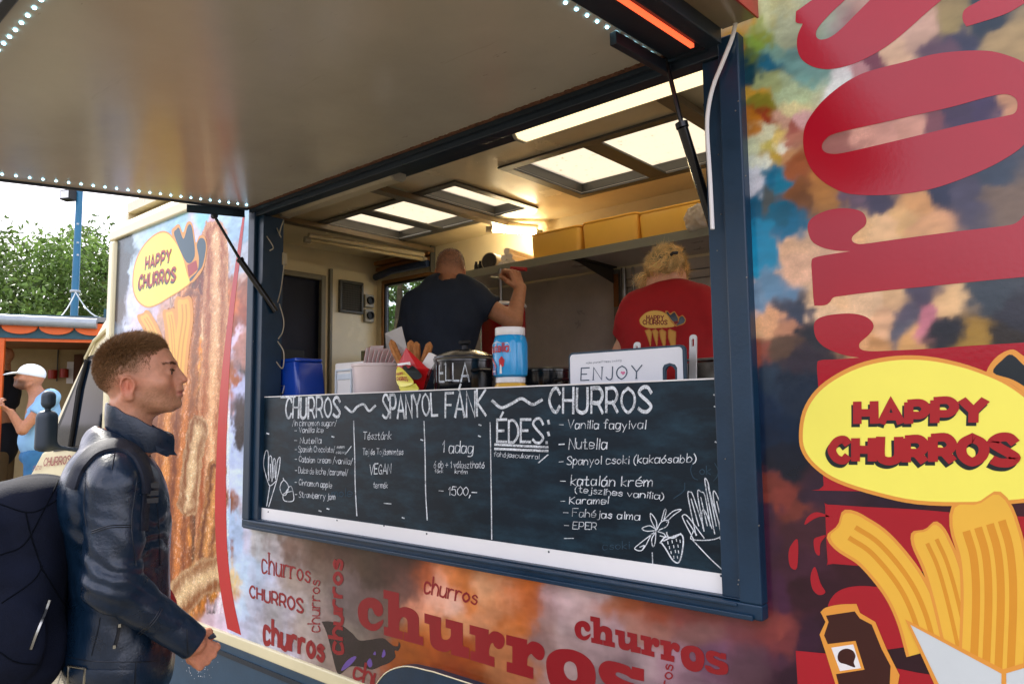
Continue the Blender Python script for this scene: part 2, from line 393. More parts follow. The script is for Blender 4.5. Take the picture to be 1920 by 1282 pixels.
def glassm(name, tint=(.9, .95, .95), mixf=.9):
    m = bpy.data.materials.new(name); m.use_nodes = True; nt = m.node_tree; L = nt.links.new
    nt.nodes.remove(nt.nodes['Principled BSDF']); o = nt.nodes['Material Output']
    t = nt.nodes.new('ShaderNodeBsdfTransparent'); t.inputs[0].default_value = (*tint, 1); g = nt.nodes.new('ShaderNodeBsdfGlossy'); g.inputs['Roughness'].default_value = .03
    a = nt.nodes.new('ShaderNodeMixShader'); a.inputs[0].default_value = .1
    L(t.outputs[0], a.inputs[1]); L(g.outputs[0], a.inputs[2]); L(a.outputs[0], o.inputs['Surface']); return m
PANE = glassm('window glass')

# ------------------------------------------------------------ the food truck
XL, XR, ZB, ZT = -3.09, -.72, 1.054, 2.50       # serving window, outside of its frame
XF, XE, YB, ZC = -4.70, 1.0, 2.0, 2.80          # box front, rear end, back wall, ceiling
truck = empty('food_truck', (-2.2, 1, 0), 'churros food truck with printed side, raised serving hatch and cream cab', 'food truck')
T = truck
# frame
f = MB()
def rect_ring(mb, x0, x1, z0, z1, wd, y0, y1, wb=None, wt=None):
    wb = wd if wb is None else wb; wt = wd if wt is None else wt
    mb.box((x0, y0, z0), (x1, y1, z0+wb))
    if wt: mb.box((x0, y0, z1-wt), (x1, y1, z1))
    mb.box((x0, y0, z0+wb), (x0+wd, y1, z1-wt)); mb.box((x1-wd, y0, z0+wb), (x1, y1, z1-wt))
rect_ring(f, XL, XR, ZB, ZT, .056, -.034, .02, .036, 0)
FRAME = f.build('window_frame', NAVY, T, bevel=.004)
f = MB(); f.box((XL+.0565, -.03, ZT-.045), (XR-.0565, .02, ZT)); f.build('hinge_rail', NAVYD, T, bevel=.003)
f = MB(); rect_ring(f, XL+.0565, XR-.0565, ZB+.0365, ZT-.0455, .05, -.018, .085, .004, 0)
f.build('window_reveal', NAVY, T, bevel=.003)
f = MB(); f.box((XL+.03, -.044, ZB+.0), (XR-.02, -.0345, ZB+.012)); f.box((XL+.06, -.040, ZB+.026), (XR-.06, -.0345, ZB+.034))
f.build('frame_moulding', NAVY, T, bevel=.002)
f = MB()
for (px, py) in ((1347, 290), (1352, 402), (1384, 190), (1379, 208), (1398, 330), (1423, 985), (1385, 1087), (1384, 1095), (1345, 470), (1400, 520), (1360, 860), (475, 640), (480, 470)):
    p = onY(px, py, -.0346 if px > 1370 or px < 478 else -.0186); f = MB(); f.lathe([(.0022, 0), (.0012, .0015)], (p[0], p[1], p[2]), 8, axis=(0, -1, 0)); f.build('frame_screw', STEEL, T)
# box shell
f = MB(); f.box((XF-.03, .012, .60), (XE, .05, ZB)); f.box((XF-.03, .012, ZT), (XE, .05, 2.69)); f.box((XF-.03, .012, ZB), (XL, .05, ZT)); f.box((XR, .012, ZB), (XE, .05, ZT))
f.build('wall_core', LINER, T)
f = MB(); f.box((XF, .0505, .55), (XE, YB+.05, .60)); f.build('floor', GREYP, T)
SK = [(-4.03, -3.14, 2), (-3.10, -2.77, 1), (-2.42, -1.36, 2), (-1.28, -.22, 2)]; SY0, SY1 = .99, 1.67
f = MB(); f.box((XF, .0505, ZC), (XE, SY0, ZC+.06)); f.box((XF, SY1, ZC), (XE, YB, ZC+.06)); x = XF
for a, b, n in SK: f.box((x, SY0, ZC), (a, SY1, ZC+.06)); x = b
f.box((x, SY0, ZC), (XE, SY1, ZC+.06)); f.build('ceiling', LINER, T)
for a, b, n in SK:
    g = MB(); e = .035
    g.box((a-.02, SY0-.02, ZC-.012), (b+.02, SY0+e, ZC-.001)); g.box((a-.02, SY1-e, ZC-.012), (b+.02, SY1+.02, ZC-.001))
    g.box((a-.02, SY0+e, ZC-.012), (a+e, SY1-e, ZC-.001)); g.box((b-e, SY0+e, ZC-.012), (b+.02, SY1-e, ZC-.001))
    if n == 2: m_ = (a+b)/2; g.box((m_-.05, SY0+e, ZC-.012), (m_+.05, SY1-e, ZC-.001))
    for q in ((a+e, SY0+e, b-e, SY0+e+.004), (a+e, SY1-e-.004, b-e, SY1-e), (a+e, SY0+e, a+e+.004, SY1-e), (b-e-.004, SY0+e, b-e, SY1-e)):
        g.box((q[0]+.0005, q[1]+.0005, ZC), (q[2]-.0005, q[3]-.0005, ZC+.07))
    fr = g.build('skylight', GREYP, T, bevel=.003)
    g = MB(); g.box((a+e+.006, SY0+e+.006, ZC+.05), (b-e-.006, SY1-e-.006, ZC+.054)); g.build('pane', SKYL, fr)
BARM = mat('brown bar', '6b5c46', .4, var=.2)
for x in (-4.02, -3.10, -1.34):
    g = MB(); g.box((x-.028, .10, ZC-.045), (x+.028, YB-.02, ZC-.014)); g.box((x-.034, .10, ZC-.05), (x+.034, YB-.02, ZC-.0455))
    g.build('ceiling_bar', BARM, T, bevel=.004)
# back wall: cream above the shelf, dull steel under it, a window on the left
WX0, WX1, WZ0, WZ1 = -4.60, -3.72, 2.0, 2.585
f = MB(); f.box((WX1+.03, YB, .6), (XE, YB+.04, 2.40)); f.build('back_panel', SHEET, T)
f = MB(); f.box((-4.0, YB-.004, 2.4005), (XE, YB+.04, ZC)); f.box((XF, YB, WZ1+.03), (-4.0, YB+.04, ZC)); f.box((XF, YB, .6), (WX1+.03, YB+.04, WZ0-.03)); f.box((XF, YB, WZ0-.03), (WX0-.03, YB+.04, WZ1+.03))
f.build('back_wall', LINER, T)
f = MB(); rect_ring(f, WX0-.03, WX1+.03, WZ0-.03, WZ1+.03, .03, YB-.012, YB+.045); wn = f.build('back_window', mat('ochre window trim', '9a6a38', .5), T, bevel=.006)
f = MB(); rect_ring(f, WX0, WX1, WZ0, WZ1, .018, YB-.004, YB+.03); f.build('frame', BLACK, wn)
f = MB(); f.box((WX0+.02, YB+.014, WZ0+.02), (WX1-.02, YB+.017, WZ1-.02)); f.build('pane', PANE, wn)
f = MB(); f.box((-4.012, YB-.05, 2.60), (-3.996, YB-.0045, ZC-.001)); f.build('wall_post', GREYP, T)
f = MB()
for x in (-2.405, .2): f.box((x, YB-.03, .6), (x+.035, YB-.001, 2.399))
for z, d in ((2.28, .006), (2.33, .008)): f.box((-2.36, YB-d, z), (XE, YB-.0005, z+.006))
f.tube([(-2.33, YB-.03, 1.5), (-2.33, YB-.03, 2.40)], .016, 10); f.tube([(-2.27, YB-.02, 1.5), (-2.27, YB-.02, 2.40)], .008, 8)
f.build('wall_rail', STEEL, T, bevel=.002)
f = MB(); f.box((-2.40, YB-.034, 2.17), (-2.366, YB-.0305, 2.37)); f.build('bracket_plate', mat('copper plate', '8a5a30', .4, metal=.6), T)
# front wall of the box, with the opening to the cab
f = MB(); f.box((XF-.04, .06, .6), (XF, .55, 2.60)); f.box((XF-.04, 1.50, .6), (XF, YB, ZC)); f.box((XF-.04, .06, 2.6005), (XF, 1.50, ZC))
f.build('front_wall', LINER, T)
f = MB()
for y in (.55, 1.46): f.box((XF-.02, y, .6), (XF+.02, y+.04, 2.6))
f.box((XF-.02, .59, 2.56), (XF+.02, 1.46, 2.60)); f.box((XF+.0, 1.53, .6), (XF+.03, 1.555, 2.66)); f.build('cab_doorway', mat('doorway trim', '777264', .45), T, bevel=.005)
f = MB(); f.box((XF-.065, .4, .6), (XF-.0605, 1.7, 2.6)); f.build('cab_backdrop', mat('dark cab backdrop', '1a2038', .7, var=.3, vs=3), T)  # dark sheet standing in for the dim inside of the cab
f = MB(); f.rbox((XF-.04, 1.05), .02, .30, 1.2, 2.02, r=.018); f.rbox((XF-.04, 1.02), .018, .12, 2.03, 2.16, r=.016); f.build('cab_seat', mat('seat cloth', '33363c', .8), T, smooth=True)
# vent and sockets on the front wall
vq = [onX(px, py, XF+.004) for px, py in ((634, 590), (678, 590), (678, 531), (634, 531))]
vy0, vy1, vz0, vz1 = vq[0][1], vq[1][1], vq[1][2]+.0, vq[2][2]
f = MB(); rec = .02
f.box((XF+.001, vy0, vz0), (XF+.03, vy1, vz0+rec)); f.box((XF+.001, vy0, vz1-rec), (XF+.03, vy1, vz1)); f.box((XF+.001, vy0, vz0+rec), (XF+.03, vy0+rec, vz1-rec)); f.box((XF+.001, vy1-rec, vz0+rec), (XF+.03, vy1, vz1-rec))
vt = f.build('vent', GREYP, T, bevel=.004)
f = MB(); f.box((XF+.002, vy0+rec, vz0+rec), (XF+.006, vy1-rec, vz1-rec)); f.build('filter', BLACK, vt)
f = MB()
for i in range(1, 12):
    y = vy0+rec+(vy1-vy0-2*rec)*i/12; f.tube([(XF+.022, y, vz0+rec), (XF+.022, y, vz1-rec)], .0022, 5)
    z = vz0+rec+(vz1-vz0-2*rec)*i/12; f.tube([(XF+.025, vy0+rec, z), (XF+.025, vy1-rec, z)], .0022, 5)
f.build('grille', GREYP, vt)
for zz, k in ((2.45, 0), (2.33, 1)):
    f = MB(); f.box((XF+.001, 1.86, zz-.055), (XF+.035, 1.95, zz+.05)); so_ = f.build('socket', mat('socket grey', 'a5a196', .4), T, bevel=.008)
    f = MB(); f.lathe([(.032, 0), (.032, .018), (.022, .02), (.02, .008), (.001, .008)], (XF+.0355, 1.905, zz), 16, axis=(1, 0, 0)); f.build('plug', BLACK, so_, smooth=True)
f = MB(); f.tube([(XF+.06, YB-.06, 2.64), (-4.4, YB-.10, 2.655), (-4.02, YB-.06, 2.665)], .028, 10); f.build('roller_blind', mat('blue roll', '182c50', .5), T, smooth=True)
f = MB(); f.box((XF+.05, YB-.05, 2.69), (-4.01, YB-.001, 2.72)); f.box((XF+.05, YB-.07, 2.735), (-4.01, YB-.001, 2.765)); f.build('cove_trim', mat('orange trim', '8a5a2c', .5), T)
# shelf
SHY, SHZ = 1.5, 2.385
f = MB(); f.box((-3.45, SHY+.004, SHZ+.03), (XE, YB-.006, SHZ+.036)); sh = f.build('shelf', SHEET, T)
f = MB(); f.box((-3.45, SHY-.002, SHZ-.0), (XE, SHY+.0035, SHZ+.048)); f.build('edge', SHELFM, sh, bevel=.001)
f = MB(); f.prism([(-2.40, SHY+.01, SHZ+.028), (-2.40, YB-.035, SHZ+.028), (-2.40, YB-.035, SHZ-.07)], (.004, 0, 0)); f.box((-2.43, SHY+.02, SHZ+.02), (-2.37, YB-.035, SHZ+.0285)); f.build('bracket', mat('bracket dark', '3a342c', .5, metal=.4), sh)
# counter inside the window
f = MB(); f.box((-3.02, .09, 1.55), (-.75, .62, 1.58)); f.build('counter', STEEL, T, bevel=.004)
# lamps
LCAP = mat('lamp cap', '9a9484', .4)
def lampcover(x0, x1, y, z, m, nm):
    f = MB(); pr = [(-.035, .0), (-.035, -.018), (-.022, -.032), (.022, -.032), (.035, -.018), (.035, 0)]
    f.prism([(x0, y+a, z+b) for a, b in pr], (x1-x0, 0, 0)); o = f.build(nm, m, T, bevel=.004)
    f = MB()
    for x in (x0-.012, x1): f = MB(); f.prism([(x, y+a*1.06, z+b*1.06) for a, b in pr], (.012, 0, 0)); f.build('end_cap', LCAP, o)
lampcover(-3.02, -2.22, .12, 2.51, mat('unlit lamp cover', 'b3a78c', .3), 'strip_lamp')
lampcover(-1.56, -.86, .115, 2.505, TUBEW, 'strip_lamp')
f = MB(); f.box((-3.02, .07, 2.5105), (-.80, .18, 2.53)); f.build('lamp_rail', NAVYD, T)
def tubelamp(a, b, m, nm):
    a, b = np.array(a), np.array(b); d = (b-a)/np.linalg.norm(b-a)
    f = MB(); f.tube([a+[0, 0, .035], b+[0, 0, .035]], .02, 6); o = f.build(nm, mat('lamp batten', 'c9bda0', .4), T)
    f = MB(); f.tube([a, b], .014, 12); f.build('tube', m, o, smooth=True)
    for q in ([a-d*.03, a+d*.012], [b-d*.012, b+d*.03]): f = MB(); f.tube(q, .021, 10); f.build('end_cap', LCAP, o)
tubelamp((-4.2, 1.02, 2.715), (-4.06, 1.93, 2.70), mat('unlit tube', 'b7a984', .3), 'tube_lamp')
tubelamp((-3.16, 1.70, 2.73), (-2.95, 1.93, 2.715), TUBE, 'tube_lamp')
# hatch
def FS(x): return .091-.030*(x+3)/2.1
def FP(x, y, o=0.): return (x, y, 2.495+FS(x)*y+o)
f = MB(); FX0, FX1, FL = -3.055, -.80, -1.332
gx_, gy_ = np.linspace(FX0, FX1, 31), np.linspace(FL, -.055, 19)
for o in (0., .06): f.add([FP(x, y, o) for x in gx_ for y in gy_], [(i*19+j, (i+1)*19+j, (i+1)*19+j+1, i*19+j+1) for i in range(30) for j in range(18)])
hatch = f.build('serving_hatch', FLAPM, T, smooth=True)
f = MB()
def frail(x0, x1, y0, y1, o0, o1): f.hexa([FP(x0, y0, o0), FP(x1, y0, o0), FP(x1, y1, o0), FP(x0, y1, o0), FP(x0, y0, o1), FP(x1, y0, o1), FP(x1, y1, o1), FP(x0, y1, o1)])
frail(-3.075, -3.0555, FL, -.05, -.007, .065); frail(-.7995, -.755, FL, -.05, -.02, .065); frail(-.905, -.80, FL+.02, -.05, -.012, -.0005)
frail(-3.075, -.755, FL-.025, FL-.0005, -.012, .065)
f.build('hatch_rail', NAVYD, hatch, bevel=.003)
f = MB(); frail(-.7545, -.665, FL, -.045, .02, .024); f.build('hatch_lip', mat('hatch lip', '8d7f66', .16, var=.1), hatch)
f = MB(); frail(-.6645, -.660, FL, -.045, .015, .16); f.build('printed_edge', mat('red printed edge', 'a3141c', .3, var=.5, vs=5), hatch)
f = MB(); frail(-3.05, -.80, -.0545, -.036, -.02, .01); f.build('seal', NAVYD, hatch)
f = MB(); ry = np.linspace(-3.04, -.9, 260)
for i in range(259):
    k = .003+.006*random.random(); f.box((ry[i], -.062-k, 2.495-.06*.08-.005), (ry[i+1], -.0555, 2.495-.06*.08+.0))
f.build('peeling_edge', RUST, hatch)
f = MB(); y = -.10
while y > FL: f.lathe([(.0043, 0), (.0038, -.0025), (.002, -.0036)], FP(-2.99, y, -.0008), 8); f.lathe([(.0043, 0), (.0038, -.0025), (.002, -.0036)], FP(-.93, y, -.0008), 8); y -= .042
x = -2.96
while x < -.95: f.lathe([(.0043, 0), (.0038, -.0025), (.002, -.0036)], FP(x, FL+.035, -.0008), 8); x += .042
f.build('led_strip', LEDW, hatch, smooth=True)
f = MB(); frail(-.822, -.812, FL+.05, -.09, -.022, -.0125); f.build('red_led_strip', LEDR, hatch)
def strut(top, mid, low, plate, nm='gas_strut'):
    f = MB(); top, mid, low = map(np.array, (top, mid, low)); f.tube([mid, low], .014, 12); f.tube([mid-(mid-low)*.0, mid+(top-mid)*.06], .017, 12); o = f.build(nm, BLACKG, hatch, smooth=True)
    f = MB(); f.tube([top, mid], .0065, 8); f.build('rod', STEEL if False else BLACKG, hatch, smooth=True)
    f = MB(); f.hexa(plate); f.build('bracket', NAVYD, hatch, bevel=.002)
    f = MB(); f.lathe([(.012, -.012), (.012, .012)], top, 10, axis=(1, 0, 0)); f.build('ball_joint', BLACK, hatch)
tl_ = onX(402, 405, -3.085); ml = onX(452, 490, -3.03); ll = onX(517, 584, -2.965)
strut(tl_, ml, ll, [tuple(onX(px, py, xx)) for px, py, xx in ((350, 398, -3.078), (350, 398, -3.10), (459, 408, -3.10), (459, 408, -3.078), (350, 383, -3.078), (350, 383, -3.10), (459, 391, -3.10), (459, 391, -3.078))])
tr_ = onX(1240, 78, -.92); mr_ = onX(1280, 240, -.885); lr_ = onX(1338, 425, -.86)
pb = [FP(-.93, -.30, -.045), FP(-.91, -.30, -.045), FP(-.91, -.03, -.045), FP(-.93, -.03, -.045), FP(-.93, -.30, -.0125), FP(-.91, -.30, -.0125), FP(-.91, -.03, -.0125), FP(-.93, -.03, -.0125)]
strut(tr_, mr_, lr_, pb)
f = MB(); cp = [(1382, -40), (1383, 0), (1376, 60), (1358, 110), (1338, 160), (1328, 205), (1326, 250), (1331, 330), (1336, 430)]
f.tube(smooth_loop([tuple(p)+() for p in []], 1) if 0 else [onY(*q, -.05) for q in smooth_loop(cp, 5, False)], .0055, 8); f.build('white_cable', WHITE, T, smooth=True)
# loose wires in the left corner
f = MB(); cw = mat('wire', 'a29a86', .5)
for pts, yy in (([(478, 398), (492, 430), (512, 462), (506, 470)], .0), ([(507, 410), (505, 450), (503, 490), (503, 532)], .06), ([(512, 412), (513, 470), (511, 535)], .06), ([(517, 430), (518, 480), (516, 500), (513, 535)], .06), ([(513, 412), (520, 430), (527, 445)], .05), ([(533, 490), (530, 520), (525, 550), (516, 580)], .06), ([(524, 570), (532, 600), (530, 622), (522, 635)], .06), ([(521, 640), (532, 660), (530, 690), (518, 678), (510, 665)], .06), ([(505, 640), (502, 690), (503, 740)], .07), ([(524, 442), (526, 430), (532, 413)], .05)):
    f.tube([onY(*q, yy) for q in smooth_loop(pts, 5, False)], .0028, 6)
f.build('loose_wire', cw, T, smooth=True)
f = MB(); f.tube([onY(*q, .07) for q in smooth_loop([(514, 590), (518, 620), (519, 650), (520, 680)], 5, False)], .007, 8); f.build('green_hose', mat('teal hose', '16606a', .4), T, smooth=True)
f = MB(); p = onY(527, 487, .09); f.box(p-[.035, .012, .03], p+[.035, .012, .03]); f.build('junction_box', mat('junction cream', 'a79a7c', .4), T, bevel=.005)
# lower body
f = MB(); f.box((XF-.04, -.012, .515), (XE, .011, .565)); f.build('sill_rail', CREAM, T, bevel=.006)
f = MB(); f.box((XF-.04, .002, .12), (XE, .05, .51)); sk_ = f.build('skirt', mat('slate skirt paint', '26465c', .4, var=.2, vs=5, bump=.1, bs=50), T, bevel=.004)
f = MB(); f.box((XF-.04, -.004, .455), (XE, .0015, .475)); f.build('skirt_moulding', NAVYD, sk_)
f = MB()
for i in range(60):
    p = onY(random.gauss(372, 14), random.gauss(1252, 18), .0015); f.lathe([(random.uniform(.001, .0028), 0), (.0005, .001)], p, 6, axis=(0, -1, 0))
f.build('paint_splash', WHITE, sk_)
arch = smooth_loop([(-2.17, .10), (-2.17, .50), (-2.12, .62), (-2.0, .685), (-1.85, .70, 1), (-1.1, .70, 1), (-.95, .685), (-.83, .62), (-.78, .5), (-.78, .1)], 6, False)
inn = [((x+1.475)*.88-1.475, (z-.1)*.9+.1) for x, z in arch]
f = MB(); n = len(arch)
vs = [(x, -.03, z) for x, z in arch]+[(x, -.036, z) for x, z in inn]+[(x, .05, z) for x, z in inn]+[(x, .0, z) for x, z in arch]
f.add(vs, [(i, i+1, n+i+1, n+i) for i in range(n-1)]+[(n+i, n+i+1, 2*n+i+1, 2*n+i) for i in range(n-1)]+[(3*n+i, 3*n+i+1, i+1, i) for i in range(n-1)])
ar = f.build('wheel_arch', NAVY, T, smooth=True)
f = MB(); f.tube([(x, -.031, z) for x, z in arch], .0022, 6); f.build('piping', CREAM, ar)
f = MB(); f.lathe([(.20, 0), (.33, .01), (.36, .05), (.36, .2), (.3, .24)], (-1.475, .06, .36), 32, axis=(0, 1, 0)); wh = f.build('wheel', BLACK, T, smooth=True)
f = MB(); f.lathe([(.2, -.005), (.18, .03), (.05, .02), (.01, .0)], (-1.475, .065, .36), 24, axis=(0, 1, 0)); f.build('rim', STEEL, wh, smooth=True)
# cream corner trims of the box
f = MB(); f.box((XF-.075, -.022, .5), (XF+.012, .3, 2.62)); f.build('corner_trim', CREAM, T, bevel=.018)
f = MB(); f.prism([(XF-.07, a, b) for a, b in ((-.022, 2.6205), (-.022, 2.675), (-.012, 2.70), (.10, 2.79), (.3, 2.79), (.3, 2.6205))], (XL-XF+.07, 0, 0)); f.build('roof_trim', CREAM, T, bevel=.008)
f = MB(); f.box((XF-.076, .301, .6), (XF-.0665, YB, 2.70))
f.build('front_bulkhead', CREAM, T)
# cab
sil = [tuple(onY(px, py, .04)[[0, 2]]) for px, py in ((206, 584), (190, 606), (172, 640), (158, 668), (130, 728), (106, 781), (92, 836), (77, 848), (60, 880), (42, 912))]
sil = [(-4.78, 2.19)]+[(min(x, -4.79), z) for x, z in sil]+[(-6.55, .9), (-6.55, .45), (-6.4, .4), (-4.78, .4)]
f = MB(); f.prism([(x, .04, z) for x, z in sil], (0, 1.9, 0)); cab = f.build('cab_body', CREAM, T, bevel=.03)
cg = lambda px, py, o=0.: onY(px, py, .034-o)
f = MB(); flat([smooth_loop([(158, 680, 1), (146, 722, 1), (128.5, 843, 1), (100, 847, 1), (104, 806, 1), (130, 745, 1)], 3)], lambda a, b: cg(a, b, 0), f)
flat([smooth_loop([(215, 664), (188, 664), (166, 668), (158, 684), (148, 726), (133, 842, 1), (185, 838, 1), (203, 760), (216, 690)], 4)], lambda a, b: cg(a, b, 0), f)
f.build('window_rubber', BLACK, cab)
f = MB(); flat([[(153, 696), (143, 730), (127, 838), (105, 842), (108, 810), (133, 748)]], lambda a, b: cg(a, b, .004), f)
flat([smooth_loop([(208, 670), (188, 670), (170, 674), (162, 688), (152, 728), (138, 836, 1), (180, 832, 1), (196, 760), (209, 696)], 4)], lambda a, b: cg(a, b, .004), f)
f.build('side_window', GLASSD, cab)
f = MB(); f.tube([cg(163, 676, .01), cg(150, 728, .01), cg(131, 842, .01)], .016, 8); f.build('window_divider', BLACK, cab)
f = MB(); f.hexa([onY(px, py, y)+np.array([o, 0, 0]) for y, px, py, o in ((.12, 104, 785, -.012), (1.86, 104, 785, -.012), (1.86, 104, 785, -.004), (.12, 104, 785, -.004), (.12, 156, 674, -.012), (1.86, 156, 674, -.012), (1.86, 156, 674, -.004), (.12, 156, 674, -.004))]) if 0 else None
wx0, wz0 = sil[6]; wx1, wz1 = sil[4]
f.hexa([(wx0-.03, .14, wz0), (wx0-.03, 1.84, wz0), (wx0+.01, 1.84, wz0), (wx0+.01, .14, wz0), (wx1-.03, .14, wz1), (wx1-.03, 1.84, wz1), (wx1+.01, 1.84, wz1), (wx1+.01, .14, wz1)]); f.build('windscreen', GLASSD, cab)
f = MB(); f.tube([cg(205, 612, .004), cg(176, 640, .006), cg(160, 672, .01)], .012, 6); f.build('roof_gutter', CREAM, cab)
RED = mat('dark red vinyl', '8e0f1c', .3, var=.08, bump=.04, bs=160)
f = MB()
def cabword(t, bl, br, tl, tr, wd, **k):
    letter(f, t, quadmap(cg(*bl, .008), cg(*br, .008), cg(*tl, .008), cg(*tr, .008), (0, -1, 0)), wd, **k)
cabword('CHURROS', (81, 873), (132, 868), (84, 859), (133, 854), 1.7); cabword('churros', (48, 908), (74, 906), (54, 893), (78, 891), 1.8); cabword('churros', (61, 881), (77, 879), (64, 870), (79, 868), 1., serif=1)
cabword('churros', (180, 634), (194, 629), (181, 627), (195, 622), 1.)
f.build('lettering', RED, cab)
f = MB(); f.lathe([(.17, 0), (.33, .01), (.36, .05), (.36, .2)], (-5.9, .03, .36), 32, axis=(0, 1, 0)); wh = f.build('wheel', BLACK, T, smooth=True)
f = MB(); f.lathe([(.17, -.01), (.02, .02)], (-5.9, .03, .36), 24, axis=(0, 1, 0)); f.build('rim', STEEL, wh, smooth=True)
# wing mirror
MM = mat('mirror plastic', '2f3b46', .5, var=.12, bump=.1, bs=200)
mc = onY(87, 808, -.16); mt = onY(91, 749, -.16)
def mirror_sdf(p):
    R = rotm('Z', 35)
    d = rbx(p, mc, (.048, .068, .130), .045, R); d = smin(d, rbx(p, mt, (.034, .046, .056), .034, R), .008); d = smin(d, cap_(p, mc, mt, .016), .006)
    d = smin(d, rbx(p, mc+np.array([-.075, .0, -.025]), (.028, .045, .10), .02, R), .006)
    return smin(d, cap_(p, mc+np.array([0, .05, -.10]), mc+np.array([.02, .24, -.14]), .014), .03)
MIR, _, _ = sdf_mesh(mirror_sdf, mc-[.32, .3, .36], mc+[.32, .32, .56], .010, 'wing_mirror', MM, None); MIR.parent = T; MIR.matrix_parent_inverse = Matrix.Translation(-T.location)
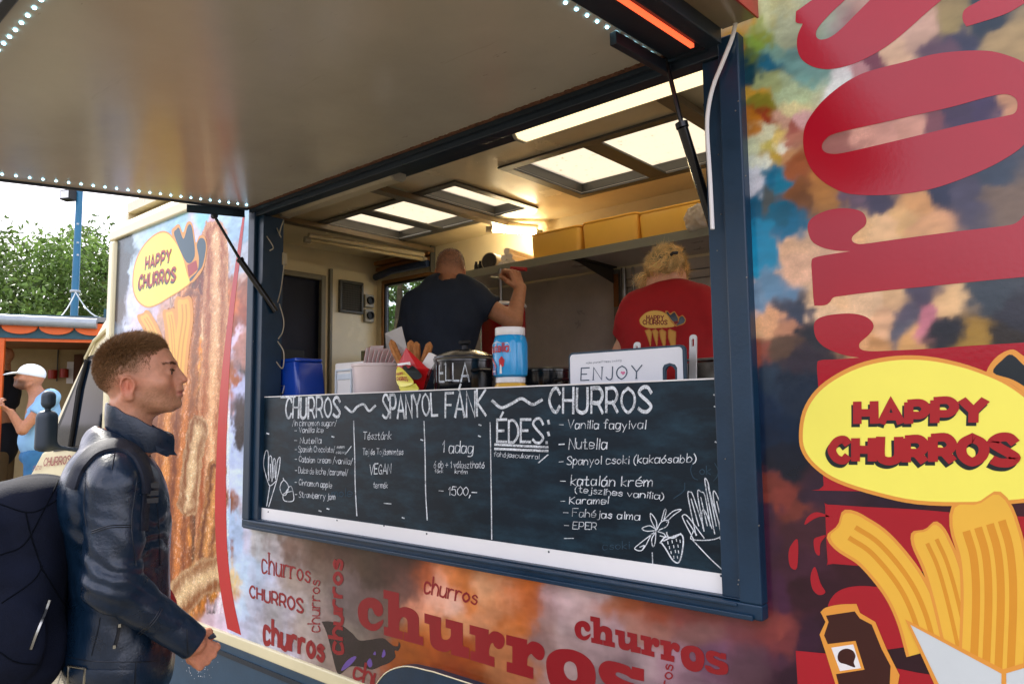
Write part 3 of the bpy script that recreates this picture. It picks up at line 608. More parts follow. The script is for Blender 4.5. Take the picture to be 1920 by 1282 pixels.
# ------------------------------------------------------------ printed vinyl on the truck side
CP = '''1400 40 9c8a5a;1420 100 6a7a4a;1440 30 b0ae80;1480 60 a8b090;1450 110 35708a;1490 100 7fa8a0;1420 140 1c4a5a;1470 170 a9b896;1430 200 8c8a40;1480 190 c8bd94;1410 230 c07a3a;1430 215 a04030;1460 225 c09a8a;1500 210 c8a0a0;1570 150 d8d8d8;1600 140 c09090;1640 110 804050;1680 100 d0b090;1720 60 c8a890;1790 30 a09060;1780 90 6a5060;1800 80 3a3f58;1870 40 20384a;1900 70 b09870;1405 60 b08a3c;1432 60 8a9048;1460 85 86a898;1425 85 88a050;1440 150 a8b080;1415 170 d0a050;1395 90 c0905a
1410 280 c8c8a8;1420 310 d8d8c8;1450 300 b89a50;1480 290 c09068;1500 320 a06040;1405 340 c8c8d0;1440 330 2a7090;1470 345 2f7c98;1450 370 5a6060;1500 370 8a5a3a;1560 370 b88050;1420 390 1a6080;1480 400 206a88;1600 380 786070;1640 370 504a60;1720 380 d0a070;1700 410 d8b080;1760 360 303850;1830 370 504f60;1880 340 405060;1900 380 807060;1860 300 4a4a5a;1455 250 c8b070;1470 270 d8d4c0;1440 265 b8a860;1490 255 b07868;1485 235 a06058;1430 250 d0ccb0
1560 275 a07068;1650 240 d0a090;1700 235 c89a88;1740 225 805058;1800 210 4a3c58;1850 200 4a3c60;1890 190 c89878
1430 430 2a8cb4;1450 470 3090b8;1410 500 3a98bc;1490 420 2878a0;1500 450 e0b898;1510 480 e0b89c;1470 530 6a8ca8;1440 560 7890a8;1400 540 d0b0a8;1420 580 d8b0a0;1410 610 e0b088;1460 600 e0a880;1490 615 c89070;1500 590 404858;1520 630 303038;1420 660 a05848;1480 650 6a5040;1440 700 283848;1490 720 202c3c;1410 740 182c44;1400 800 10283f;1450 800 12263c;1500 680 38303a
1600 420 e0b488;1650 430 e0b890;1720 430 d8a880;1560 560 e8c498;1620 560 e8c8a0;1680 560 e0bc90;1700 590 6a6470;1740 560 605868;1760 600 d08890;1790 580 e8c090;1650 610 e0b890;1720 640 e0b078;1800 630 383840;1850 560 485058;1900 600 40404a;1880 640 403834;1840 640 b89050;1600 640 e0b080;1640 650 d0a070;1700 620 707078;1560 590 e8c8a0
1410 860 203048;1430 900 804038;1460 930 904840;1500 960 7a4038;1420 960 4a2c40;1460 860 182030;1530 930 3a2838;1450 1020 4a2a42;1500 1050 4c2a3a;1520 1000 4a2a34;1450 1100 4a2840;1520 1120 3a1c28;1600 1050 3a1c24;1420 1180 8a4440;1450 1200 703838;1500 1220 3a1e30;1460 1270 301828;1560 1230 301820;1700 900 302030;1850 960 402028;1700 1100 301820;1900 1250 301820
225 440 405060;232 520 28303f;225 580 483a3c;240 460 506878;250 560 c8d0e0;262 430 c0d4e4;290 420 b8d4ea;330 410 a8d0f0;380 410 98ccf4;420 420 c0d8f0;445 430 b8dcf8;450 470 d8e0f0;400 440 e0b0b8;370 440 d0c8e0;260 590 c8c0d8;290 580 d8c8d8;300 600 d0a890;220 500 2c3440;238 490 38424c;225 545 30343e;246 520 b8c8dc;240 640 c0c8dc;280 640 c8b0a0;225 650 707c90
405 470 e0a080;410 520 c87048;415 480 f0d8d0;400 560 b86030;385 540 7a3018;420 560 d88050;410 620 c06830;395 650 e09860;370 650 d88030;340 640 c87030;360 700 8a3c18;345 760 5a2c1c;330 820 7a3a1c;400 720 c07038;410 800 d89058;380 800 b05c28;360 860 e0a870;400 880 a85c30;350 900 d08848;400 940 b06838;335 960 a05c30;370 960 7a4428;410 960 905030;340 1010 c08048;350 1050 8a4a24;380 1010 6a3c24;400 1010 a05c30;390 1060 f0c890;360 1090 e0b070;400 1085 e8c890;350 1120 c88848;400 1120 c88038;380 1140 b06c30;410 1150 d8c8d0;390 1160 c8b0b8;375 700 d89050;385 760 6a3420;395 820 d08848;420 700 b86838;388 600 f0c8a0;375 880 5a3020;392 860 e8b888;410 660 f0c0a0;420 620 9a4a28;365 620 e0a060;355 800 401c14
448 500 d0d8ec;460 520 e0c0b8;470 540 b87058;475 600 a85840;465 650 c09080;478 700 4a4448;460 740 3a3038;445 720 c0d0e8;440 640 e8e4f0;440 800 c8dcf0;455 840 b8c8e0;445 900 c8d8ec;440 1000 b8d4ec;450 1060 c0d4e8;470 1000 d0d0e0;470 1060 c8d0e4;480 1140 c8ccdc;450 1150 c0d0e4;470 1190 b8bccc;452 780 3c3238;466 800 302830;470 760 3c343a
500 1000 d8d0d0;500 1030 b8b0b0;540 1010 907468;560 1040 786058;600 1020 6c5244;640 1040 584038;620 1070 806a60;560 1100 a09088;600 1120 9c8a80;540 1150 b0a8ac;520 1200 c8c4d0;580 1180 a89890;620 1200 988478;640 1230 907c70;680 1060 584438;700 1030 5c4a40;720 1080 4c3c34;760 1050 584038;660 1100 7c6a68;700 1120 806c68;740 1120 7a6258;770 1090 705048;800 1070 b86038;830 1090 e0b098;810 1130 d89878;850 1080 d88048;880 1090 d07840;850 1130 e0b8a0;830 1180 c07848;870 1170 d0966c;900 1120 d8824c;930 1100 e0a880;960 1090 d88858;990 1090 d07c48;1000 1130 b86c40;920 1160 d09068;970 1170 c07040;800 1230 a85830;880 1240 a05028;850 1260 8a4020;950 1230 b0704c;1040 1100 c0a8a0;1080 1110 c8b4b0;1120 1110 c0b0b0;1030 1150 a08880;1080 1160 b09c98;1000 1190 8a706c;1060 1220 a8908c;1120 1200 a89090;1140 1130 a86848;1180 1140 a05838;1240 1150 904c34;1300 1150 844840;1180 1180 a07868;1240 1190 947060;1300 1190 806058;1360 1180 784848;1400 1170 70403c;1200 1240 a09090;1260 1240 988088;1330 1240 705060;1390 1240 584048;1430 1180 8a4840;1430 1230 4a2c3c;1300 1280 806870;1150 1270 8a7478'''
PK = .95
cps = np.array([[float(a), float(b), *lin(c)] for a, b, c in (t.split() for l in CP.split('\n') for t in l.split(';'))])
CHURROS = [([(330, 590), (322, 700), (312, 830), (306, 980), (300, 1150)], 20, '8a4010', 'ee9a48', 5), ([(362, 560), (352, 680), (344, 800), (336, 930), (330, 1080)], 21, '7a3410', 'd88038', 5), ([(402, 436), (406, 520), (402, 640), (396, 760), (392, 900), (388, 1060)], 25, 'a8501c', 'ffc890', 5.5),
 ([(372, 800), (360, 870), (352, 950)], 20, '8a4c20', 'f2cf9a', 5), ([(408, 880), (398, 960), (384, 1040)], 20, '6e300e', 'e8a055', 6), ([(300, 1180), (345, 1112), (392, 1078), (450, 1066)], 34, '8e5020', 'f0cf98', 5)]
def print_colour(X, Z):
    P = np.stack([X, np.zeros_like(X), Z], -1); px, py = proj(P); px, py = px.copy(), py.copy()
    nn = np.stack([X, Z], -1); left = px < 432
    # domain warp gives the brushed edges of the enlarged photograph on the vinyl
    sc = np.where(px > 1385, 1., .7)
    wx = fbm(nn*6, 6, 3)*1.1+.3*vnoise(nn*16, 83)+.35*fbm(nn*45, 2, 13); wz = fbm(nn*6+7.3, 6, 9)*1.1+.3*vnoise(nn*16+5, 87)+.35*fbm(nn*45+3, 2, 19)
    ax = np.where(left, 6., 24.); px2 = px+wx*ax*sc; py2 = py+wz*np.where(left, 22., 20.)*sc
    kx = np.where(left, 2.6, 1.)
    soft = np.where((py > 985) & (px < 1460) & (px > 480), 1500., 220.); num = np.zeros((len(X), 3)); den = np.zeros(len(X))
    for a, b, r, g, bb in cps:
        d = ((px2-a)*kx)**2+(py2-b)**2; dd = d+soft; wgt = 1/(dd*dd*dd*dd); num += wgt[:, None]*[r, g, bb]; den += wgt
    c = num/den[:, None]
    # grain of sugar and crumb on the churros, canvas grain elsewhere
    ch = (px > 318) & (px < 430) & (py > 455) & (py < 1150)
    g1 = fbm(nn*np.array([70, 34]), 2, 21); g2 = vnoise(nn*150, 5)
    st = fbm(nn*np.array([38., 3.2]), 3, 31)
    c = np.where(ch[:, None], c*(1+.38*st+.36*g1)[:, None]+np.clip(g2-.45, 0, 1)[:, None]*np.array([.9, .72, .5]), c*(1+.12*fbm(nn*np.array([22, 55]), 3, 41)+.20*fbm(nn*5, 3, 47))[:, None]*(1+.07*np.stack([fbm(nn*4, 2, 91), fbm(nn*4, 2, 92), fbm(nn*4, 2, 93)], 1)))
    lum = c@np.array([.3, .55, .15]); c = np.clip(lum[:, None]+(c-lum[:, None])*1.14, .003, 1); c = c*np.clip(.72+.75*lum, .72, 1.12)[:, None]
    sug = np.where(ch, .5, 1.)
    for ax_, wl, c0, c1, rg in CHURROS:
        A = np.array(smooth_loop(ax_, 8, False)); best = np.full(len(px), 1e9); sv = np.zeros(len(px)); tv = np.zeros(len(px))
        m = (px < 428) & (px > A[:, 0].min()-wl*1.5) & (px < A[:, 0].max()+wl*1.5) & (py > A[:, 1].min()-wl*1.3) & (py < A[:, 1].max()+wl*1.3); k = np.where(m)[0]; acc = 0.
        qx, qy = px[k]+2.5*fbm(nn[k]*30, 3, 51), py[k]+4*fbm(nn[k]*30, 3, 52); bb = np.full(len(k), 1e9); ss_ = np.zeros(len(k)); tt_ = np.zeros(len(k))
        for i in range(len(A)-1):
            d = A[i+1]-A[i]; L_ = np.hypot(*d); d = d/L_; t = np.clip((qx-A[i, 0])*d[0]+(qy-A[i, 1])*d[1], 0, L_); ex = qx-A[i, 0]-d[0]*t; ey = qy-A[i, 1]-d[1]*t; dist = np.hypot(ex, ey); u = dist < bb
            bb[u] = dist[u]; ss_[u] = (np.sign(ex*-d[1]+ey*d[0])*dist)[u]; tt_[u] = acc+t[u]; acc += L_
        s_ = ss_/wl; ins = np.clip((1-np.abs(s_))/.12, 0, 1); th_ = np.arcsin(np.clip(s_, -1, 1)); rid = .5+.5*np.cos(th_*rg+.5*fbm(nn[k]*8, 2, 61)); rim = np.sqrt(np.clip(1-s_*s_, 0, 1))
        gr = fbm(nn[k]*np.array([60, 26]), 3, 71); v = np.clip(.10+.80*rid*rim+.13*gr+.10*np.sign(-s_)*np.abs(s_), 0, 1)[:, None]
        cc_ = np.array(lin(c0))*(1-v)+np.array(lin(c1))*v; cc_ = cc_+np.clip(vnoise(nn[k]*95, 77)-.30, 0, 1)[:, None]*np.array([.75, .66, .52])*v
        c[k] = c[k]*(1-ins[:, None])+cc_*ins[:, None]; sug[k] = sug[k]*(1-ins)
    return np.clip(c, .004, .95)*PK, np.where(px < 432, .35+.65*sug, np.where((px > 1385) & (px < 1640) & (py < 660) & (c.sum(1) > 1.0), .85, 1.))
def wall_grid(x0, x1, z0, z1, h, V, F):
    nx, nz = max(int(round((x1-x0)/h)), 1), max(int(round((z1-z0)/h)), 1); b = len(V)
    g = np.stack(np.meshgrid(np.linspace(x0, x1, nx+1), np.linspace(z0, z1, nz+1), indexing='ij'), -1).reshape(-1, 2)
    V += g.tolist(); F += [(b+i*(nz+1)+j, b+(i+1)*(nz+1)+j, b+(i+1)*(nz+1)+j+1, b+i*(nz+1)+j+1) for i in range(nx) for j in range(nz)]
V, F = [], []
wall_grid(XF+.006, XL+.02, ZB, 2.63, .006, V, F); wall_grid(XF+.006, XE, .56, ZB, .007, V, F); wall_grid(XR-.02, .45, ZB, ZC-.02, .0055, V, F); wall_grid(.45, XE, ZB, ZC-.02, .05, V, F); wall_grid(XL+.02, XR-.02, ZT-.01, ZC-.02, .03, V, F)
V = np.array(V)
PRINT = mat('printed vinyl', 'ffffff', .2, var=.05, vs=40, bump=.06, bs=90, attr='col', spec=.4, rv=.05)
def sugar():
    nt = PRINT.node_tree; b = nt.nodes['Principled BSDF']; L = nt.links.new; src = b.inputs['Base Color'].links[0].from_socket
    at = [n for n in nt.nodes if n.bl_idname == 'ShaderNodeAttribute'][0]; tc = nt.nodes.new('ShaderNodeTexCoord'); n = nt.nodes.new('ShaderNodeTexNoise'); n.inputs['Scale'].default_value = 120; n.inputs['Detail'].default_value = 6; n.inputs['Roughness'].default_value = .75; L(tc.outputs['Object'], n.inputs['Vector'])
    r = nt.nodes.new('ShaderNodeValToRGB'); e = r.color_ramp.elements; e[0].position = .40; e[0].color = (.62, .55, .48, 1); e[1].position = .66; e[1].color = (2.0, 1.9, 1.75, 1); m_ = e.new(.52); m_.color = (1, 1, 1, 1); L(n.outputs['Fac'], r.inputs['Fac'])
    mu = nt.nodes.new('ShaderNodeMix'); mu.data_type = 'RGBA'; mu.blend_type = 'MULTIPLY'; iv = nt.nodes.new('ShaderNodeMath'); iv.operation = 'SUBTRACT'; iv.inputs[0].default_value = 1; L(at.outputs['Alpha'], iv.inputs[1]); L(iv.outputs[0], mu.inputs['Factor']); L(src, mu.inputs['A']); L(r.outputs['Color'], mu.inputs['B']); L(mu.outputs['Result'], b.inputs['Base Color'])
sugar()
me = bpy.data.meshes.new('side_panel'); me.from_pydata([(x, 0, z) for x, z in V], [], F)
cc = np.ones((len(V), 4), np.float32); cc[:, :3], cc[:, 3] = print_colour(V[:, 0], V[:, 1])
me.color_attributes.new('col', 'FLOAT_COLOR', 'POINT').data.foreach_set('color', cc.ravel())
PANEL = link('side_panel', me, PRINT, T)
tag(PANEL, 'printed vinyl side with a churro photograph')
OK_ = .32
def pw(o): return lambda a, b: onY(a, b, -.0008-o*OK_)
def z5(l, oy=0.): return [(1380+p[0]/2.981, oy+p[1]/2.981)+tuple(p[2:]) for p in l]
def z7(l): return [(1380+p[0]/2.967, 850+p[1]/2.967)+tuple(p[2:]) for p in l]
def z3(l): return [(400+p[0]/3.84, 960+p[1]/3.84)+tuple(p[2:]) for p in l]
def z4(l): return [(860+p[0]/3.2, 1000+p[1]/3.2)+tuple(p[2:]) for p in l]
VRED = mat('red vinyl lettering', 'a80f24', .16, var=.05, bump=.045, bs=90, spec=.55)
# big vertical word on the right
f = MB()
flat([smooth_loop(z5([(440, -10, 1), (335, 66, 1), (332, 122, 1), (345, 131), (373, 134, 1), (345, 200), (342, 270), (365, 330), (420, 370), (490, 387), (560, 383), (650, 360), (750, 315), (850, 255), (950, 175), (1050, 85), (1150, 0), (1250, -90, 1), (840, -90, 1), (750, 0), (660, 90), (580, 170), (520, 212), (470, 222), (447, 200), (460, 155), (530, 75), (610, 0), (690, -90, 1), (520, -60, 1)]), 5)], pw(0), f)
flat([smooth_loop(z5([(1370, 0), (1290, 45), (1268, 75), (1268, 115), (1288, 150, 1), (1500, 82), (1610, 22, 1), (1700, -10, 1), (1700, -90, 1), (1500, -80, 1)]), 5)], pw(0), f)
flat([smooth_loop(z5([(375, 800), (385, 710), (430, 630), (500, 550), (600, 470), (700, 415), (810, 380), (950, 345), (1100, 305), (1250, 287), (1400, 285), (1500, 305), (1610, 350), (1700, 430), (1740, 540), (1720, 680), (1610, 810), (1500, 890), (1350, 965), (1150, 1040), (1000, 1075), (850, 1090), (700, 1090), (600, 1075), (500, 1025), (430, 960), (390, 880)]), 4),
      smooth_loop(z5([(480, 815), (500, 780), (560, 745), (800, 690), (1000, 645), (1200, 600), (1400, 545), (1500, 527), (1555, 545), (1573, 580), (1560, 630), (1500, 650), (1300, 690), (1050, 750), (800, 810), (600, 855), (530, 860), (490, 845)]), 4)], pw(0), f)
flat([smooth_loop(z5([(400, 70), (430, 22), (500, -13), (580, -28), (660, -23), (710, -3), (729, 37), (720, 70), (690, 95), (655, 125), (648, 150), (670, 168), (720, 170), (900, 145), (1200, 105), (1500, 70), (1570, 50), (1610, 10, 1), (1700, -20, 1), (1700, 340, 1), (1610, 355), (1400, 375), (1100, 405), (800, 435), (600, 460), (545, 470), (525, 495), (500, 512), (450, 515), (435, 500), (425, 350), (422, 270), (445, 245), (550, 225), (640, 212, 1), (560, 208), (480, 190), (420, 150)], 400), 4)], pw(0), f)
flat([smooth_loop(z5([(435, 640), (445, 600), (490, 575), (570, 562), (650, 560), (720, 575), (760, 605), (768, 640), (740, 680), (700, 715), (688, 735), (700, 760), (760, 770), (900, 765), (1100, 755), (1300, 740), (1610, 722), (1700, 715, 1), (1700, 1560, 1), (505, 1548), (490, 1520), (480, 1300), (460, 970), (453, 845), (475, 820), (560, 815), (690, 806, 1), (600, 790), (500, 750), (450, 700)], 400), 4)], pw(0), f)
flat([smooth_loop(z7([(497, 300), (510, 283), (700, 295), (1000, 310), (1300, 335), (1610, 350), (1700, 355, 1), (1700, 700, 1), (1300, 680), (900, 640), (540, 612), (510, 600)]), 3)], pw(0), f)
flat([smooth_loop(z7([(510, 860), (540, 790), (600, 750), (690, 735), (800, 742), (1000, 760), (1290, 1000), (1000, 1065), (700, 1085), (540, 930)]), 4)], pw(.0002), f)
flat([smooth_loop(z7([(332, 1095, 1), (600, 1125), (1000, 1215), (1700, 1320, 1), (1700, 1500, 1), (350, 1400, 1)]), 3)], pw(.0004), f)
for l in ([(343, 478), (300, 520), (292, 580), (305, 632), (340, 632)], [(382, 395), (400, 350), (450, 325), (522, 350), (470, 350), (430, 365)], [(432, 480), (460, 462), (500, 455), (470, 500), (465, 565), (440, 545)], [(440, 630), (415, 680), (425, 750), (460, 785), (497, 770), (470, 720)]):
    flat([smooth_loop(z7(l), 4)], pw(0), f)
f.build('giant_lettering', VRED, PANEL)
# big slab word under the window
BIG = {'c': [z3([(1040, 700), (1060, 645), (1105, 615), (1160, 617), (1205, 650), (1222, 700), (1215, 735), (1190, 748), (1165, 735), (1150, 705), (1140, 690), (1120, 690), (1112, 720), (1115, 770), (1135, 800), (1165, 800), (1195, 785), (1222, 770, 1), (1222, 795), (1200, 830), (1170, 850), (1130, 850), (1080, 820), (1050, 775)])],
'h': [z3([(1225, 555, 1), (1337, 580, 1), (1337, 690, 1), (1380, 680), (1430, 695), (1465, 725), (1480, 770), (1480, 888, 1), (1512, 897, 1), (1512, 960, 1), (1370, 921, 1), (1370, 858, 1), (1398, 866, 1), (1398, 790), (1385, 760), (1360, 755), (1340, 790), (1337, 850, 1), (1365, 857, 1), (1365, 918, 1), (1228, 882, 1), (1228, 820, 1), (1258, 828, 1), (1258, 625, 1), (1225, 618, 1)])],
'u': [z3([(1520, 725, 1), (1640, 757, 1), (1640, 880), (1655, 912), (1685, 915), (1708, 890), (1710, 838, 1), (1672, 828, 1), (1672, 765, 1), (1797, 797, 1), (1797, 962, 1), (1842, 975, 1), (1842, 1055, 1), (1712, 1022, 1), (1712, 985, 1), (1680, 1003), (1640, 1000), (1590, 978), (1562, 930), (1555, 805, 1), (1520, 795, 1)])],
'r': [z4([(65, 545, 1), (180, 575, 1), (180, 605, 1), (205, 585), (240, 590), (270, 615), (275, 655), (260, 685), (235, 690), (215, 675), (205, 655), (190, 665), (182, 700), (182, 730, 1), (215, 740, 1), (215, 800, 1), (70, 755, 1), (70, 700, 1), (100, 708, 1), (100, 610, 1), (65, 600, 1)])],
'R': [z4([(285, 605, 1), (410, 635, 1), (410, 665, 1), (440, 645), (480, 655), (510, 685), (515, 725), (500, 755), (475, 755), (450, 735), (435, 720), (415, 740), (410, 790, 1), (448, 803, 1), (448, 872, 1), (288, 828, 1), (288, 765, 1), (322, 775, 1), (322, 675, 1), (285, 665, 1)])],
'o': [z4([(525, 790), (535, 735), (575, 700), (630, 690), (700, 700), (765, 735), (810, 790), (822, 860), (810, 930), (770, 990), (690, 1000), (600, 960), (545, 890)]), z4([(630, 810), (640, 775), (670, 765), (700, 785), (712, 830), (710, 870), (690, 880), (660, 870), (640, 845)])],
's': [z4([(840, 830), (850, 785), (890, 762), (950, 770), (1020, 795), (1035, 815), (1040, 795, 1), (1112, 812, 1), (1112, 885, 1), (1035, 868, 1), (1000, 845), (950, 830), (945, 850), (1000, 880), (1080, 910), (1130, 950), (1140, 1010), (1110, 1060), (1000, 1060), (880, 1020), (830, 960), (830, 930, 1), (900, 950), (960, 990), (1020, 990), (1010, 965), (930, 930), (870, 890)])]}
f = MB(); loops = []
for k, ls in BIG.items():
    ls = [smooth_loop(l, 4) for l in ls]; loops.append([[tuple(onY(a, b)[[0, 2]]) for a, b in l] for l in ls]); flat(ls, pw(0), f)
f.build('slab_lettering', RED, PANEL)
ax = np.array([p for ls in loops for l in ls for p in l]); bx0, bx1 = ax[:, 0].min(), ax[:, 0].max(); bz0 = loops[1][0][13][1]; hz = max(p[1] for p in loops[1][0]); hz0 = min(p[1] for p in loops[1][0])
a_, b_ = onY(1078, 1192), onY(1366, 1250); t_ = onY(1112, 1152); l_ = onY(1106, 1200)
f = MB(); fn = lambda x, z: (a_[0]+(x-bx0)/(bx1-bx0)*(b_[0]-a_[0]), -.0013, l_[2]-.004+(z-hz0)/(hz-hz0)*(t_[2]-l_[2]))
for ls in loops: flat(ls, fn, f)
f.build('small_slab_lettering', RED, PANEL)
# smaller words
WR = lambda bl, br, tl, tr: quadmap(onY(*bl, -.0013), onY(*br, -.0013), onY(*tl, -.0013), onY(*tr, -.0013), (0, -1, 0))
f = MB(); letter(f, 'churros', WR((491, 1072), (581, 1091), (491, 1033), (581, 1058)), .95, serif=1.1, narrow=.62, track=2.6); f.build('word_lettering', RED, PANEL)
f = MB(); letter(f, 'CHURROS', WR((468, 1118), (568, 1148), (468, 1097), (568, 1124)), 1.9, track=2.6, cap=.1); f.build('word_lettering', RED, PANEL)
f = MB(); letter(f, 'churros', WR((495, 1203), (606, 1237), (495, 1156), (607, 1195)), 2.2, track=2.7, narrow=.75, cap=.2); f.build('word_lettering', RED, PANEL)
f = MB(); letter(f, 'churros', WR((795, 1110), (893, 1132), (796, 1079), (894, 1106)), 1.35, jit=.35, slant=.12, serif=.8); f.build('word_lettering', RED, PANEL)
f = MB(); letter(f, 'churros', WR((599, 1184), (599, 1088), (577, 1184), (580, 1087)), 1.1, serif=1.); f.build('word_lettering', RED, PANEL)
f = MB(); letter(f, 'churros', WR((642, 1225), (641, 1051), (616, 1220), (617, 1049)), 2.2, track=2.4, cap=.2); f.build('word_lettering', RED, PANEL)
f = MB(); letter(f, 'churros', WR((1259, 1350), (1261, 1246), (1228, 1350), (1241, 1244)), 1.2, serif=1.); f.build('word_lettering', RED, PANEL)
f = MB(); letter(f, 'churros', WR((662, 1270), (790, 1310), (662, 1240), (792, 1268)), 2.0, jit=.5, slant=.2); f.build('word_lettering', RED, PANEL)
f = MB(); flat([smooth_loop(z3([(780, 785, 1), (840, 785), (920, 810), (1000, 870), (1050, 920), (1130, 915), (1220, 905), (1270, 940), (1300, 960), (1330, 960), (1335, 930), (1347, 960), (1330, 995), (1305, 995), (1310, 1040), (1270, 1080), (1220, 1100), (1140, 1130), (1060, 1110), (980, 1110), (920, 1160), (890, 1150), (860, 1040), (820, 880)]), 4)], pw(-.0004), f)
f.build('dark_print', mat('dark printed shape', '2c2022', .25, var=.4, vs=9), PANEL)
f = MB()
for l in ([(920, 1135), (950, 1080), (1000, 1040), (1030, 1040), (1000, 1085), (945, 1130)], [(1105, 1080), (1130, 1050), (1145, 1095), (1125, 1115)], [(1212, 1035), (1228, 985), (1240, 1020), (1225, 1042)], [(1150, 1020), (1165, 1000), (1170, 1025)]): flat([smooth_loop(z3(l), 4)], pw(0), f)
f.build('violet_print', mat('violet print', '6a4c9c', .3), PANEL)
# red stripe on the left
f = MB(); Ls = [(455, 405), (445, 470), (432, 560), (421, 650), (412, 740), (406, 850), (403, 950), (406, 1040), (414, 1110), (426, 1178)]; Rs = [(459, 405), (452, 470), (441, 560), (433, 650), (428, 740), (424, 850), (424, 950), (427, 1040), (437, 1120), (452, 1190)]
a = smooth_loop(Ls, 5, False); b = smooth_loop(Rs, 5, False); n = len(a)
f.add([onY(*p, -.0010) for p in a]+[onY(*p, -.0010) for p in b], [(i, i+1, n+i+1, n+i) for i in range(n-1)])
f.build('red_stripe', mat('red stripe vinyl', 'c01822', .25, var=.05, coat=.1), PANEL)
# logo badges: egg shape, hat, lettering (plain sticks in a cone stand in for the cartoon below)
LY = mat('badge yellow', 'faf062', .3, var=.03, bump=.04, bs=150); LO = mat('badge orange', 'e59a3c', .3, var=.03); LB = mat('badge black', '0e1a20', .3, var=.1); LR = mat('badge red', 'a8141c', .3, var=.05)
LC = mat('churro yellow', 'eeb840', .3, var=.04); LCD = mat('churro ridge', 'dc9428', .3, var=.04); LBR = mat('chocolate brown', '3a1210', .3, var=.1); LWH = mat('cone white', 'cfd6d4', .35, var=.04)
def shrink(l, k): 
    c = np.mean(np.array([p[:2] for p in l]), 0); return [tuple(c+(np.array(p[:2])-c)*k) for p in l]
egg = smooth_loop([(1498, 818), (1505, 770), (1530, 730), (1570, 700), (1620, 678), (1680, 667), (1740, 668), (1800, 680), (1850, 697), (1890, 716), (1930, 745), (1985, 795), (2030, 860), (2035, 925, 1), (1920, 942), (1820, 948), (1720, 945), (1640, 928), (1570, 905), (1530, 880), (1505, 850)], 4)
hat = smooth_loop([(1848, 700, 1), (1857, 682), (1875, 664), (1900, 655), (1925, 668), (1945, 640), (1985, 640), (2020, 700), (2040, 780), (2050, 720), (2085, 710), (2110, 760), (2100, 850), (2060, 900), (2020, 860), (1985, 795), (1930, 745), (1890, 716)], 4)
hatb = smooth_loop([(1862, 698), (1880, 674), (1898, 665), (1930, 690), (1950, 655), (1980, 655), (2008, 710), (2020, 800), (1985, 780), (1935, 735), (1900, 712)], 4)
f = MB(); flat([hat], pw(.0006), f); flat([egg], pw(.0009), f); f.build('badge_outline', LO, PANEL)
f = MB(); flat([[(p[0]*.972+1755*.028, p[1]*.945+812*.055) for p in egg]], pw(.0012), f); f.build('badge_field', LY, PANEL)
f = MB(); flat([hatb], pw(.0011), f); f.build('badge_hat', LB, PANEL)
def happy(fs, fr, rows, wd=3.7, sh=(-.10, -.16), hgt=.0):
    for t, q in rows:
        random.seed(len(t)*31+1); letter(fs, t, lambda s, u, o, q=q: q(s+sh[0]*.16, u+sh[1], o), wd, track=3.1, cap=.12, jit=.28)
        random.seed(len(t)*31+1); letter(fr, t, lambda s, u, o, q=q: q(s, u, o+.0009), wd, track=3.1, cap=.12, jit=.28)
def hq(bl, br, tl, tr, o): o = .0008+o*OK_; return quadmap(onY(*bl, -o), onY(*br, -o), onY(*tl, -o), onY(*tr, -o), (0, -1, 0))
fs, fr = MB(), MB(); happy(fs, fr, [('HAPPY', hq((1608, 793), (1846, 790), (1608, 755), (1846, 751), .0015)), ('CHURROS', hq((1560, 862), (1902, 866), (1560, 822), (1902, 820), .0015))])
fs.build('badge_shadow', LB, PANEL); fr.build('badge_lettering', LR, PANEL)
egg2 = smooth_loop([(248, 530), (251, 500), (262, 470), (280, 447), (300, 434), (316, 436), (332, 455), (344, 480), (352, 510), (358, 528), (355, 534, 1), (335, 548), (315, 560), (295, 572), (276, 577), (260, 568), (251, 552)], 4)
hat2 = smooth_loop([(322, 440), (328, 425), (336, 421), (343, 436), (350, 418), (358, 416), (363, 430), (367, 455), (374, 442), (384, 444), (388, 465), (382, 500), (372, 518), (357, 530), (345, 500)], 4)
h2b = smooth_loop([(327, 442), (331, 430), (336, 428), (344, 448), (352, 424), (358, 422), (362, 440), (365, 480), (350, 492)], 4); h2c = smooth_loop([(369, 460), (375, 447), (383, 449), (386, 465), (380, 497), (371, 510), (358, 527), (356, 522), (370, 508), (373, 485)], 4)
f = MB(); flat([hat2], pw(.0004), f); flat([egg2], pw(.0007), f); f.build('badge_outline', LO, PANEL)
f = MB(); flat([shrink(egg2, .955)], pw(.0011), f); f.build('badge_field', LY, PANEL)
f = MB(); flat([h2b], pw(.0010), f); flat([h2c], pw(.0010), f); f.build('badge_hat', mat('badge blue hat', '1d4a5c', .3), PANEL)
f = MB(); flat([[(351, 497), (368, 488), (371, 505), (354, 520)]], pw(.0011), f); f.build('hat_band', LR, PANEL)
fs, fr = MB(), MB(); happy(fs, fr, [('HAPPY', hq((273, 503), (320, 489), (274, 482), (321, 468), .0015)), ('CHURROS', hq((260, 540), (329, 524), (262, 516), (330, 502), .0015))], 2.2)
fs.build('badge_shadow', LB, PANEL); fr.build('badge_lettering', LR, PANEL)
